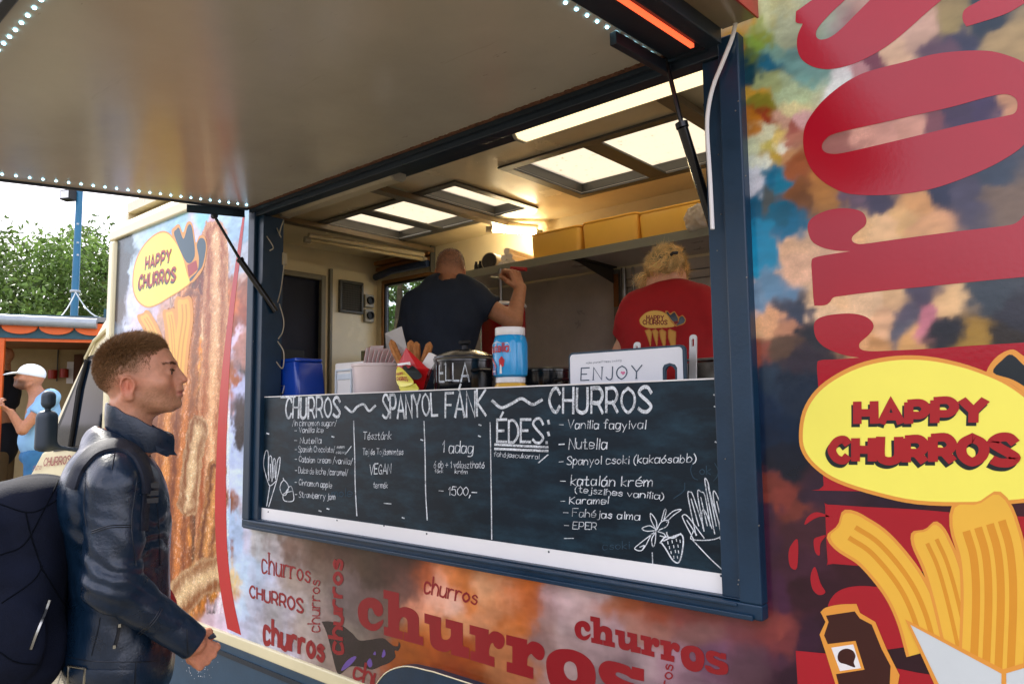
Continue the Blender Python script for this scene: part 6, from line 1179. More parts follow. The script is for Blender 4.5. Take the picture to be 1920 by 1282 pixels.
def cust_jacket(p):
    ax = np.stack([np.abs(p[:, 0]), p[:, 1], p[:, 2]], 1)
    d = ell(p, (0, -.035, 1.26), (.20, .125, .22)); d = smin(d, ell(p, (0, -.028, 1.06), (.182, .120, .26)), .05); d = smin(d, ell(p, (0, -.018, .92), (.185, .128, .17)), .05)
    d = smin(d, cap_(ax, (.06, -.05, 1.445), (.175, -.04, 1.405), .052, .062), .05)
    d = smin(d, ell(ax, (.07, -.095, 1.345), (.115, .085, .125)), .05)
    d = smin(d, ell(p, (0, -.078, 1.475), (.085, .055, .055)), .03)
    d = smax(d, .835-p[:, 2], .012); d = smax(d, -cap_(p, (0, -.02, 1.62), (0, -.04, 1.40), .066, .062), .01)
    el2 = np.array([-.27, -.09, 1.11]); w2 = np.array([-.25, -.05, .86])
    for a, b, c in ((sh_, el, wr-np.array([0, .002, -.002])), (sh_*[-1, 1, 1], el2, w2)):
        s = smin(cap_(p, a-[0, 0, .01], b, .074, .060), cap_(p, b, c, .058, .040), .025)
        u = c-b; u = u/np.linalg.norm(u); s = smax(s, (p-c)@u-.004, .008); d = smin(d, s, .028)
    near = np.abs(d) < .045
    if near.any():
        pn = p[near]; g = np.exp(-((pn-el)**2).sum(1)/.09**2)+np.exp(-((pn-el*[0, 0, 0]-np.array([.16, -.0, 1.27]))**2).sum(1)/.10**2)
        w_ = np.sin(((pn-el)@np.array([.2, .55, .9]))*150+2.2*fbm(pn*14, 2, 8))
        d[near] += wrinkle(pn, .0052, (11, 9, 7.5), 2)+.0035*w_*np.clip(g, 0, 1)
    return d
JK, JV, JQ = CU_.mesh(cust_jacket, (-.40, -.26, .80), (.40, .34, 1.56), .0046, 'jacket', LEATHER)
JS = Surf(CU_, JV, JQ)
# standing collar
def collar():
    f = MB(); n = 48; rows = []
    for k, (o, hgt) in enumerate(((.030, -.085), (.006, -.01), (.006, .022), (.0045, .034), (.0, .036), (-.003, .03), (-.004, -.02))):
        for i in range(n+1):
            a = radians(24+312*i/n); o = o*(.35+.65*(.5-.5*cos(a))) if k == 0 else o; x_, y_ = (.063+o)*sin(a), (.063+o)*cos(a); t = max((y_+.063)/.126, 0)
            rows.append((x_*(1+.06*t), y_-.012+.040*t*t, 1.550-.086*t**1.1+hgt*(1-.1*t)*(1-.75*t if k == 0 else 1)+.002*sin(9*a)))
    m = n+1; f.add(rows, [(k*m+i, k*m+i+1, (k+1)*m+i+1, (k+1)*m+i) for k in range(6) for i in range(n)]); return f
co_ = CU_.child(collar(), 'collar', LEATHER)
f = MB(); a_ = [CU_.at(*p, v) for p, v in (((288, 818), .062), ((314, 830), .045), ((320, 842), .04), ((312, 856), .045), ((294, 848), .062))]; f.prism(a_, (-.012, .006, 0)); CU_.child(f, 'collar_tab', LEATHER, smooth=False)
# seams, zips, belt
f = MB()
for l in ([(225, 805), (215, 850), (210, 880)], [(190, 800), (255, 822), (300, 860)], [(145, 905), (162, 862), (190, 845), (230, 842), (262, 870)], [(172, 995), (205, 985), (246, 984)], [(172, 999), (205, 989), (246, 988)], [(261, 870), (252, 930), (246, 985), (255, 1060)], [(305, 1140), (290, 1165), (262, 1190)], [(301, 1138), (286, 1163), (258, 1188)], [(188, 1157), (184, 1180), (172, 1228)], [(160, 905), (158, 950), (162, 985)], [(278, 870), (292, 930), (298, 1000), (300, 1060)], [(118, 1228), (170, 1238), (250, 1240), (300, 1238)], [(118, 1272), (170, 1279), (250, 1281)], [(255, 1240), (253, 1282)], [(350, 1178), (352, 1225)]): JS.seam(f, l, .0013, .0003)
CU_.child(f, 'jacket_seam', mat('seam leather', '08131f', .4))
f = MB(); JS.seam(f, [(224, 1170), (221, 1190), (215, 1212)], .0045, .001); 
CU_.child(f, 'pocket_zip', mat('zip tape', '0a0f18', .5))
f = MB()
for px, py in ((224, 1171), (215, 1211)):
    h = JS.hit(px, py, .005)
    if h is not None: f.box(h-[.002, .003, .004], h+[.002, .003, .004])
for l in ([(131, 1246), (162, 1251)], [(162, 1251), (160, 1282)], [(131, 1246), (130, 1280)]): JS.seam(f, l, .003, .004)
CU_.child(f, 'buckle', ZIP)
f = MB(); JS.strap(f, [(120, 1262), (150, 1266), (200, 1268), (250, 1268)], 26, .004, .003); CU_.child(f, 'belt', LEATHER)
# trousers, shirt, shoes
def trousers(p):
    d = ell(p, (0, -.02, .88), (.165, .115, .12))
    for s in (-1, 1): d = smin(d, cap_(p, (s*.09, -.02, .86), (s*.10, .0, .48), .088, .066), .03); d = smin(d, cap_(p, (s*.10, 0, .48), (s*.10, -.025, .07), .064, .056), .02)
    return d+wrinkle(p, .004, (14, 14, 9), 4)
CU_.mesh(trousers, (-.26, -.2, .02), (.26, .2, 1.02), .008, 'trousers', DENIM)
CU_.mesh(lambda p: ell(p, (0, -.005, 1.02), (.13, .118, .11)), (-.2, -.18, .85), (.2, .16, 1.2), .008, 'shirt', REDC)
def shoes(p): ax = np.abs(p*[1, 0, 0])+p*[0, 1, 1]; return smax(smin(cap_(ax, (.10, -.05, .05), (.11, .16, .035), .05, .042), cap_(ax, (.10, -.04, .05), (.10, -.03, .13), .048, .05), .02), -p[:, 2], .005)
CU_.mesh(shoes, (-.2, -.15, -.01), (.2, .26, .17), .007, 'shoes', BLACK)
hp = CU_.at(397, 1193, .15); f = MB(); a = [CU_.at(*p_, .14) for p_ in ((362, 1195), (401, 1185), (406, 1192), (370, 1206))]; f.prism(a, (.012, 0, 0)); f.v = [tuple(CU_.O+CU_.Rm@np.array(v)) for v in f.v]; tag(f.build('phone', mat('dark phone', '1a2436', .25), bevel=.002), 'small dark flat phone held in the right hand of the man in the leather jacket', 'phone')
# backpack
bp = empty('backpack', (CU_.O[0]-.1, CU_.O[1]-.25, 1.0), 'large black and navy backpack with a silver side zip, worn by the young man', 'backpack')
def pack_sdf(p):
    d = rbx(p, (0, -.265, 1.13), (.165, .125, .25), .085); d = smin(d, rbx(p, (0, -.335, 1.06), (.13, .07, .17), .05), .04); d = smin(d, ell(p, (0, -.22, 1.345), (.13, .10, .06)), .04)
    d = smin(d, ell(p, (.165, -.26, 1.03), (.03, .09, .11)), .02); n = np.abs(d) < .05; d[n] += wrinkle(p[n], .007, (9, 9, 6), 11); return d
PK_, PV, PQ = sdf_mesh(pack_sdf, (-.26, -.5, .80), (.26, -.06, 1.46), .006, 'bag_body', NYLON, bp, None)
PK_.parent = bp; PK_.matrix_parent_inverse = Matrix.Translation(-bp.location)@Matrix.Translation(Vector(CU_.O))@Matrix.Rotation(CU_.th, 4, 'Z')
PS = Surf(CU_, PV, PQ)
def pchild(f, nm, m):
    o = f.build(nm, m, None, smooth=True, local=True); o.parent = bp; o.matrix_parent_inverse = PK_.matrix_parent_inverse; return o
f = MB(); PS.seam(f, [(91, 1124), (82, 1150), (68, 1185), (57, 1216)], .0042, .002); pchild(f, 'zip', ZIP)
f = MB()
for l in ([(0, 1040), (45, 1020), (80, 960), (110, 900)], [(0, 945), (60, 960), (118, 930)], [(3, 1130), (60, 1090), (80, 1060)], [(75, 1060), (100, 1100), (130, 1150)], [(48, 960), (60, 1010), (80, 1070)], [(0, 1222), (30, 1240), (70, 1245)]): PS.seam(f, l, .0017, .0006)
pchild(f, 'piping', mat('nylon piping', '050911', .9, spec=.1))
f = MB(); JS.strap(f, [(136, 915), (150, 878), (176, 848), (206, 836), (234, 838), (256, 854), (269, 880), (275, 905), (275, 925)], 19, .011, .004); JS.strap(f, [(275, 925), (271, 960), (270, 995)], 13, .005, .003)
st = pchild(f, 'shoulder_strap', mat('strap webbing', '0d1626', .7, bump=.4, bs=500))
f = MB(); h = JS.hit(276, 922, .012)
for dz in (-.018, 0, .018): f.box(h+np.array([-.012, -.014, dz-.006]), h+np.array([.008, .014, dz+.006]))
pchild(f, 'strap_buckle', BLACK)

# ---------------------------------------- man inside, seen from behind
O2 = onY(850, 640, .88); MA = Fig('person', (O2[0], O2[1], .60), (-.65, .76), 'balding man in a dark T-shirt inside the truck, back turned, right hand raised')
hc2 = MA.back(845, 511, .10); P = lambda px, py, y=0.: MA.back(px, py, y)
sR, sL = P(893, 562), P(783, 572); eR, wR = P(962, 603, -.02), P(976, 540, .05); neck = P(842, 530, .04); hips = P(830, 760, -.02)
SKM = np.array(lin('c08560')); kR = P(962, 506, .06)
HL2 = hand_prims(wR, kR-wR, (-.8, .7, 0), (-.75, -.1, .2), curl=(.95, 1.15, .9), thumb=.6, sc=1.12)
def man_body(p):
    d = comp(p, hc2, .17, lambda q: head((q-hc2)@rotm('X', -28)))
    d = smin(d, cap_(p, hc2+np.array([0, -.03, -.05]), neck-np.array([0, .02, .06]), .062, .075), .03)
    d = smin(d, ell(p, (hips+neck)*.5, (.15, .10, .28)), .05); d = smin(d, cap_(p, hips, (0, 0, .0)+hips*[1, 1, 0], .10, .08), .04)
    d = smin(d, cap_(p, sR, eR, .052, .046), .02); d = smin(d, cap_(p, eR, wR, .048, .031), .018)
    d = smin(d, cap_(p, sL, P(764, 640, .05), .052, .045), .02); d = smin(d, cap_(p, P(764, 640, .05), P(790, 690, .30), .045, .03), .02)
    return smin(d, comp(p, kR, .16, lambda q: prims(q, HL2)), .012)
def man_col(V):
    q = (V-hc2)@rotm('X', -28); c = np.tile(SKM, (len(V), 1)); w_ = np.clip((q[:, 2]+.035)/.03, 0, 1)*np.clip((.055-q[:, 1])/.03, 0, 1)*np.clip((.135-q[:, 2])/.05, 0, 1)*(np.linalg.norm(q, axis=1) < .15)*(1-np.exp(-((q[:, 1]+.014)**2+(q[:, 2]+.025)**2)/.03**2)*(np.abs(q[:, 0]) > .071))
    w_ = w_*(.38+.3*vnoise(q*180, 2)); r = np.exp(-((np.abs(q[:, 0])-.08)**2+(q[:, 1]+.014)**2+(q[:, 2]+.025)**2)/.03**2)[:, None]*.6; c = c*(1-r)+SKM*[1.1, .62, .55]*r
    return c*(1-w_[:, None])+np.array(lin('5c4a40'))*w_[:, None]
lo = np.minimum(hips, sL)-.32; lo[2] = -.02; MB_, V, Q = MA.mesh(man_body, lo, np.maximum(kR, hc2)+.25, .0048, 'body', SKIN, man_col)
q = (V-hc2)@rotm('X', -28); hm = (q[:, 2] > -.02) & (q[:, 1] < .05) & (q[:, 2] < .105) & (np.linalg.norm(q, axis=1) < .15) & ~((np.abs(q[:, 0]) > .071) & (q[:, 2] < .02))
raw_mesh('hair', *strands(V[hm], normals(MB_)[hm], 5000, lambda P_, r: r.uniform(.002, .006, len(P_)), lambda P_, N_, r: N_+r.normal(0, .4, P_.shape)+[0, -.1, -.4], lambda P_, r: np.array(lin('6a5a50'))*np.exp(r.normal(0, .3, (len(P_), 1))), .0007, seg=2, seed=9), HAIRM, MA.root)
def man_shirt(p):
    c = (hips+neck)*.5; up = P(832, 592, -.01); d = ell(p, up, (.205, .135, .19)); d = smin(d, ell(p, P(822, 660, -.02), (.185, .145, .26)), .06); d = smin(d, ell(p, P(822, 730, -.02), (.185, .14, .2)), .05)
    d = smin(d, cap_(p, sL, sR, .075), .05); d = smin(d, cap_(p, P(825, 540, .03), P(860, 540, .03), .075), .06)
    u = eR-sR; L_ = np.linalg.norm(u); u /= L_; s = cap_(p, sR-u*.05, sR+u*.17, .076, .074); s = smax(s, (p-sR)@u-.105, .008); d = smin(d, s, .03)
    e2 = P(764, 640, .05); u2 = e2-sL; u2 /= np.linalg.norm(u2); s = smax(cap_(p, sL, sL+u2*.22, .078, .074), (p-sL)@u2-.19, .008); d = smin(d, s, .03)
    d = smax(d, -cap_(p, hc2+np.array([0, .0, -.03]), neck-np.array([0, .02, .02]), .066, .076), .008)
    n = np.abs(d) < .05; pn = p[n]; d[n] += wrinkle(pn, .008, (7, 7, 5), 6)+.007*np.sin((pn@np.array([26., 10, 30]))+2.5*fbm(pn*6, 2, 3))*np.clip((pn[:, 0]+.05)*4, 0, 1)*np.clip((1.48-pn[:, 2])*5, 0, 1); return d
MS, V, Q = MA.mesh(man_shirt, np.minimum(hips, sL)-[.30, .30, .12], np.maximum(sR, neck)+[.25, .28, .14], .007, 'tshirt', COTTON)
f = MB(); a = P(958, 503, .09); b = P(987, 505, .05); f.tube([a, b], .011, 10); f.v = [tuple(MA.O+MA.Rm@np.array(v)) for v in f.v]; tag(f.build('red_lever', mat('red grip', 'a8141c', .3), smooth=True), 'red lever grip held in the raised hand of the man inside', 'lever')

# ---------------------------------------- woman inside, seen from behind
O3 = onY(1255, 640, .75); WO = Fig('person', (O3[0], O3[1], .60), (-.16, .99), 'blonde woman with a messy bun and a red T-shirt inside the truck, back turned')
P = lambda px, py, y=0.: WO.back(px, py, y); hc3 = P(1251, 519, .05); SKW = np.array(lin('d8a07c')); sR, sL = P(1318, 582), P(1192, 592); nk = P(1250, 545, .02)
def wom_body(p):
    d = comp(p, hc3, .17, lambda q: head((q-hc3)@rotm('X', -18)@rotm('Z', 12)/.92, earx=.073)*.92); d = smin(d, cap_(p, hc3+np.array([0, -.025, -.04]), nk-np.array([0, .01, .06]), .048, .058), .03)
    d = smin(d, ell(p, P(1255, 660), (.14, .09, .28)), .05); d = smin(d, cap_(p, P(1255, 720), P(1255, 720)*[1, 1, 0], .10, .09), .04)
    for s, e, w_ in ((sR, P(1353, 665, .02), P(1340, 700, .25)), (sL, P(1168, 660, .04), P(1190, 700, .27))):
        d = smin(d, cap_(p, s, e, .046, .040), .02); d = smin(d, cap_(p, e, w_, .040, .026), .015); d = smin(d, comp(p, w_, .14, lambda q, w_=w_: prims(q, hand_prims(w_, (0, 1, -.1), (0, -.2, -1), (-1 if w_[0] > 0 else 1, 0, 0), curl=(.4, .4, .3), sc=.9))), .01)
    return d
WB, V, Q = WO.mesh(wom_body, (-.34, -.24, -.02), (.34, .50, 1.72), .0052, 'body', SKIN, lambda V: np.tile(SKW, (len(V), 1)))
q = (V-hc3)@rotm('X', -18)@rotm('Z', 12)
def wom_shirt(p):
    d = ell(p, P(1256, 605, -.0), (.205, .115, .17)); d = smin(d, ell(p, P(1258, 690, -.0), (.20, .125, .24)), .06); d = smin(d, cap_(p, sL, sR, .062), .05)
    for s, e in ((sR, P(1353, 665, .02)), (sL, P(1168, 660, .04))):
        u = e-s; u /= np.linalg.norm(u); a = smax(cap_(p, s-u*.02, s+u*.16, .066, .064), (p-s)@u-.10, .008); d = smin(d, a, .03)
    d = smax(d, -cap_(p, hc3+np.array([0, -.02, -.03]), nk-np.array([0, .01, .04]), .052, .062), .008)
    n = np.abs(d) < .05; d[n] += wrinkle(p[n], .007, (7, 7, 5), 16); return d
WS, V2, Q2 = WO.mesh(wom_shirt, (-.36, -.26, .75), (.36, .26, 1.56), .0065, 'tshirt', REDC)
SS = Surf(WO, V2, Q2); z7w = lambda l: [(1040+a/3.769, 420+b/3.769) for a, b in l]
eggw = z7w(smooth_loop([(600, 690), (605, 665), (640, 630), (690, 612), (750, 615), (795, 640), (825, 690), (845, 725), (740, 735), (660, 735), (615, 715)], 4)); hatw = z7w(smooth_loop([(782, 625), (800, 615), (815, 632), (845, 617), (865, 640), (878, 655), (905, 645), (928, 675), (915, 705), (880, 718), (845, 716)], 4)); hin_ = z7w(smooth_loop([(790, 628), (802, 622), (818, 642), (845, 624), (862, 648), (872, 680), (838, 688), (815, 660)], 4)); hin2 = z7w(smooth_loop([(884, 660), (905, 652), (921, 676), (908, 700), (862, 716), (876, 690)], 4))
pol = [(hatw, 1), (eggw, 1), (shrink(eggw, .97), 0), (hin_, 2), (hin2, 2), (z7w([(840, 690), (872, 682), (876, 700), (850, 710)]), 3)]
for k, (a, b) in enumerate(((655, 690), (700, 735), (745, 790), (800, 860))): pol += [(z7w([(a-18+k*6, 752), (a+14, 740), (b, 760), (b-10+k*2, 860), (a+20, 860), (a, 800)]), 1), (z7w([(a-10+k*6, 760), (a+14, 748), (b-8, 765), (b-18+k*2, 860), (a+26, 860), (a+8, 800)]), 4)]
pol += text_polys('HAPPY', (1213, 599.5), (1244.5, 599), (1213, 592), (1244.5, 592), 2.6, 3)+text_polys('CHURROS', (1206, 608), (1251, 608), (1206, 600.6), (1251, 600.6), 2.6, 3)
SS.raster(pol, [mat('print yellow', 'e6b452', .6), mat('print orange', 'c8842c', .6), LB, mat('print red', '7c0e12', .6), mat('print gold', 'd89c3c', .6)], 'shirt_print', WS, .5)
HB3 = np.array(lin('ebcd90'))
bun = P(1246, 485, -.055); 
def wom_hair(p):
    q = (p-hc3)@rotm('X', -18)@rotm('Z', 12); d = ell(q, (0, -.012, .026), (.073, .097, .090)); d = smax(d, q[:, 1]-.05, .02); d = smax(d, -.052-q[:, 2]-.3*q[:, 1], .02); d = smin(d, ell(p, bun, (.055, .050, .040)), .03)
    d = smax(d, -ell(np.stack([np.abs(q[:, 0]), q[:, 1], q[:, 2]], 1), (.074, -.002, -.03), (.018, .028, .033)), .01); n = np.abs(d) < .04; d[n] += wrinkle(p[n], .007, (26, 26, 16), 9); return d
WH, V3, Q3 = WO.mesh(wom_hair, hc3-[.16, .20, .16], hc3+[.16, .16, .22], .005, 'hair', HAIRM, lambda V: HB3*(.42+.25*vnoise(V*60, 3))[:, None])
N3 = normals(WH); kk = np.ones(len(V3), bool)
def wflow(P_, N_, r):
    t = bun-P_; t /= np.linalg.norm(t, axis=1)[:, None]; sw = np.cross(N_, [0, -1., .2]); nb = np.exp(-((P_-bun)**2).sum(1)/.075**2)[:, None]
    d = t*(1-nb)+sw*nb*np.where(vnoise(P_*30, 8) > 0, 1, -1)[:, None]; d = d-N_*(d*N_).sum(1)[:, None]; d /= np.linalg.norm(d, axis=1)[:, None]+1e-6
    return d+N_*.04+.26*np.stack([vnoise(P_*38, k) for k in (1, 2, 3)], 1)+r.normal(0, .07, P_.shape)
wcol = lambda P_, r: HB3*np.exp(.45*vnoise(P_*55, 5)+r.normal(.0, .22, len(P_)))[:, None]*np.array([1, .96, .88])
raw_mesh('loose_hair', *strands(V3, N3, 13000, lambda P_, r: r.uniform(.02, .05, len(P_)), wflow, wcol, .0008, curl=.003, seg=6, seed=12), HAIRM, WO.root)
wsp = V3[(V3[:, 0] < hc3[0]-.06) & (V3[:, 2] < hc3[2]+.03)]; nn_ = N3[(V3[:, 0] < hc3[0]-.06) & (V3[:, 2] < hc3[2]+.03)]
if len(wsp): raw_mesh('stray_hair', *strands(wsp, nn_, 260, lambda P_, r: r.uniform(.05, .09, len(P_)), lambda P_, N_, r: N_*.4+r.normal(0, .3, P_.shape)+[-.5, -.2, -.5], lambda P_, r: HB3*np.exp(r.normal(.1, .3, (len(P_), 1))), .0011, curl=.012, seg=7, seed=13), HAIRM, WO.root)
f = MB(); a, b = P(1258, 478, -.115), P(1270, 474, -.105); f.tube([a, (a+b)/2+[0, -.01, .002], b], .006, 8); WO.child(f, 'hair_clip', BLACK)

# ---------------------------------------- men at the stall
O4 = dep(66, 700, 6.5); CP_ = Fig('person', (O4[0], O4[1], .2), (-.267, -.964), 'man in a pale blue polo shirt, white cap and jeans, in profile at the stall')
at = lambda px, py, v=0.: CP_.at(px, py, v); hc4 = at(55, 712); SKP = np.array(lin('b07a5c'))
shn = at(95, 745, -.17); elb = at(42, 806, -.21); wri = at(20, 772, -.20); hipp = at(68, 850)
HL4 = hand_prims(wri, at(10, 766, -.2)-wri, (.3, 0, .8), (.4, -.3, .5), curl=(.6, .8, .6), thumb=.5)
elf = at(104, 800, .2); neck4 = at(72, 742)
# local x runs away from the camera here: the near arm is at x < 0
def cap_body(p):
    d = comp(p, hc4, .17, lambda q: head((q-hc4)@rotm('X', 10))); d = smin(d, cap_(p, hc4+np.array([0, -.025, -.05]), neck4+np.array([0, -.02, -.04]), .056, .065), .03)
    d = smin(d, ell(p, (neck4+hipp)/2, (.15, .10, .30)), .05); d = smin(d, cap_(p, shn, elb, .048, .042), .02); d = smin(d, cap_(p, elb, wri, .042, .028), .015); d = smin(d, comp(p, wri, .15, lambda q: prims(q, HL4)), .012)
    d = smin(d, cap_(p, shn*[-1, 1, 1], elf, .048, .04), .02)
    for s in (-1, 1): d = smin(d, cap_(p, hipp*[0, 1, 1]+[s*.09, 0, -.02], (s*.10, hipp[1], .08), .08, .045), .02); d = smin(d, cap_(p, (s*.1, hipp[1], .04), (s*.1, hipp[1]+.16, .03), .04, .03), .02)
    return d
lo4 = np.minimum(np.minimum(wri, hipp), elf)-.3; lo4[2] = -.02
def cap_col(V):
    q = (V-hc4)@rotm('X', 10); c = np.tile(SKP, (len(V), 1)); w_ = np.clip((.0-q[:, 2])/.03, 0, 1)*np.clip((q[:, 2]+.11)/.02, 0, 1)*np.clip(q[:, 1]/.03, 0, 1)*.75*(np.linalg.norm(q, axis=1) < .16); return c*(1-w_[:, None])+np.array(lin('2a201c'))*w_[:, None]
CP_.mesh(cap_body, (-.36, min(hipp[1], elf[1])-.32, -.02), (.36, wri[1]+.25, hc4[2]+.16), .009, 'body', SKIN, cap_col)
def polo(p):
    c1 = at(80, 785); d = ell(p, c1, (.205, .135, .22)); d = smin(d, ell(p, at(68, 825), (.19, .14, .17)), .06); d = smin(d, cap_(p, shn, shn*[-1, 1, 1], .075), .05); d = smin(d, ell(p, at(80, 750), (.10, .08, .05)), .04)
    for s, e in ((shn, elb), (shn*[-1, 1, 1], elf)): u = e-s; u /= np.linalg.norm(u); d = smin(d, smax(cap_(p, s, s+u*.22, .068, .072), (p-s)@u-.18, .01), .03)
    d = smax(d, -cap_(p, hc4+np.array([0, 0, -.05]), neck4+np.array([0, -.01, -.04]), .062, .06), .01); n = np.abs(d) < .05; d[n] += wrinkle(p[n], .006, (9, 9, 7), 26); return d
CP_.mesh(polo, (-.36, hipp[1]-.34, hipp[2]-.14), (.36, hipp[1]+.42, hc4[2]), .01, 'polo_shirt', mat('pale blue polo', '86b6de', .8, var=.06))
f = MB(); ang = np.linspace(0, 2*pi, 20); f.tube([neck4+np.array([.066*cos(a), .064*sin(a)-.012, -.012-.035*sin(a)]) for a in ang], .017, 8); CP_.child(f, 'polo_collar', mat('pale blue polo', '86b6de', .8, var=.06))
def jeans(p):
    d = ell(p, hipp+np.array([0, 0, -.02]), (.17, .125, .10))
    for s in (-1, 1): d = smin(d, cap_(p, hipp*[0, 1, 1]+[s*.09, 0, -.02], (s*.10, hipp[1], .1), .095, .065), .03)
    return d+wrinkle(p, .005, (12, 12, 8), 33)
CP_.mesh(jeans, (-.3, hipp[1]-.24, .02), (.3, hipp[1]+.24, hipp[2]+.16), .011, 'jeans', mat('blue jeans', '2f6a98', .85, var=.2, vs=12))
CP_.mesh(lambda p: smax(smin(cap_(np.abs(p*[1, 0, 0])+p*[0, 1, 1], (.10, hipp[1]-.05, .045), (.10, hipp[1]+.18, .04), .055, .048), cap_(np.abs(p*[1, 0, 0])+p*[0, 1, 1], (.10, hipp[1]-.02, .05), (.10, hipp[1]-.02, .10), .052, .055), .02), -p[:, 2], .005), (-.2, hipp[1]-.15, -.01), (.2, hipp[1]+.28, .18), .010, 'shoes', mat('white trainers', 'c9ccd0', .6))
def capf(p):
    q = (p-hc4)@rotm('X', 10); d = ell(q, (0, -.008, .058), (.088, .108, .085)); d = smax(d, .034-q[:, 2], .008); b = ell(q, (0, .135, .038+0), (.078, .075, .012)); b = ell(np.stack([q[:, 0], q[:, 1], q[:, 2]-.03+.6*np.clip(q[:, 1]-.1, 0, 1)**1.2], 1), (0, .125, .014), (.078, .075, .009)); return smin(d, b, .012)
CP_.mesh(capf, hc4-[.14, .16, .06], hc4+[.14, .26, .18], .006, 'cap', mat('white cap', 'dfeaf4', .7, var=.04))
f = MB(); f.lathe([(.026, 0), (.027, .01), (.02, .015)], wri+np.array([0, .09, .03]), 12); f.v = [tuple(CP_.O+CP_.Rm@np.array(v)) for v in f.v]; tag(f.build('snack', mat('golden snack', 'c98a2c', .6, var=.4, vs=90), smooth=True), 'small golden snack held in the hand of the man in the white cap', 'snack')
O5 = dep(8, 720, 7.9); DK = Fig('person', (O5[0], O5[1], .2), (-.5, -.85), 'man in a dark navy shirt and khaki shorts inside the orange framed stall')
zs = float(dep(10, 705, 7.9)[2])-.2; ZH = float(dep(10, 845, 7.9)[2])-.2
def dk_body(p):
    h = np.array([0, .03, zs+.20]); d = comp(p, h, .17, lambda q: head(q-h)); d = smin(d, cap_(p, h-[0, .02, .05], (0, 0, zs-.02), .056, .065), .03); d = smin(d, ell(p, (0, 0, (zs+ZH)/2), (.16, .11, .32)), .05)
    for s in (-1, 1): d = smin(d, cap_(p, (s*.2, 0, zs-.06), (s*.25, .0, zs-.33), .05, .042), .02); d = smin(d, cap_(p, (s*.25, 0, zs-.33), (s*.20, .20, zs-.48), .042, .028), .015); d = smin(d, comp(p, (s*.2, .2, zs-.48), .14, lambda q, s=s: prims(q, hand_prims((s*.2, .2, zs-.48), (-s*.3, .9, 0), (-s, 0, 0), (0, 0, 1), curl=(.5, .5, .4)))), .012); d = smin(d, cap_(p, (s*.1, 0, ZH), (s*.11, 0, .08), .08, .045), .03); d = smin(d, cap_(p, (s*.11, 0, .04), (s*.11, .15, .03), .04, .03), .02)
    return d
DK.mesh(dk_body, (-.4, -.25, -.02), (.4, .45, zs+.36), .010, 'body', SKIN, lambda V: np.tile(SKP, (len(V), 1)))
def dk_shirt(p):
    d = ell(p, (0, 0, zs-.18), (.215, .14, .24)); d = smin(d, ell(p, (0, 0, ZH+.1), (.20, .15, .26)), .06); d = smin(d, cap_(p, (-.19, 0, zs-.06), (.19, 0, zs-.06), .08), .05)
    for s in (-1, 1): d = smin(d, cap_(p, (s*.2, 0, zs-.06), (s*.245, 0, zs-.27), .08, .075), .03)
    return d-.014+wrinkle(p, .006, (8, 8, 6), 36)
DK.mesh(dk_shirt, (-.42, -.28, ZH-.2), (.42, .3, zs+.06), .012, 'shirt', mat('navy shirt', '0c1220', .8))
def dk_shorts(p):
    d = ell(p, (0, 0, ZH), (.18, .13, .10))
    for s in (-1, 1): d = smin(d, smax(cap_(p, (s*.1, 0, ZH-.02), (s*.11, .0, .3), .105, .09), .48-p[:, 2], .01), .03)
    return d
DK.mesh(dk_shorts, (-.3, -.25, .4), (.3, .25, ZH+.16), .012, 'shorts', mat('khaki shorts', '6a5638', .85))
# ------------------------------------------------------------ ground and surroundings
def paving():
    m = mat('brick paving', '7d745e', .85, var=.25, vs=1.2, bump=.3, bs=60); nt = m.node_tree; L = nt.links.new; b = nt.nodes['Principled BSDF']
    src = b.inputs['Base Color'].links[0].from_socket; tc = nt.nodes.new('ShaderNodeTexCoord'); mp = nt.nodes.new('ShaderNodeMapping'); mp.inputs['Rotation'].default_value = (0, 0, .4)
    br = nt.nodes.new('ShaderNodeTexBrick'); br.inputs['Scale'].default_value = 5; br.inputs['Mortar Size'].default_value = .018; br.inputs['Color1'].default_value = (1, 1, 1, 1); br.inputs['Color2'].default_value = (.72, .7, .66, 1); br.inputs['Mortar'].default_value = (.16, .14, .12, 1)
    mm = nt.nodes.new('ShaderNodeMix'); mm.data_type = 'RGBA'; mm.blend_type = 'MULTIPLY'; mm.inputs['Factor'].default_value = 1
    L(tc.outputs['Object'], mp.inputs['Vector']); L(mp.outputs['Vector'], br.inputs['Vector']); L(src, mm.inputs['A']); L(br.outputs['Color'], mm.inputs['B']); L(mm.outputs['Result'], b.inputs['Base Color']); return m
f = MB(); f.add([(-150, -150, 0), (150, -150, 0), (150, 150, 0), (-150, 150, 0)], [(0, 1, 2, 3)]); tag(f.build('ground', paving()), kind='structure')
LEAF = mat('leaves', 'ffffff', .55, var=.05, attr='col', spec=.3); BARK = mat('bark', '5a4a38', .9, var=.4, vs=8, bump=.6, bs=30)
lnt = LEAF.node_tree; lb = lnt.nodes['Principled BSDF']; 
tr_n = lnt.nodes.new('ShaderNodeBsdfTranslucent'); ms_n = lnt.nodes.new('ShaderNodeMixShader'); ms_n.inputs[0].default_value = .35
lnt.links.new(lb.inputs['Base Color'].links[0].from_socket, tr_n.inputs['Color']); lnt.links.new(lb.outputs[0], ms_n.inputs[1]); lnt.links.new(tr_n.outputs[0], ms_n.inputs[2]); lnt.links.new(ms_n.outputs[0], lnt.nodes['Material Output'].inputs['Surface'])
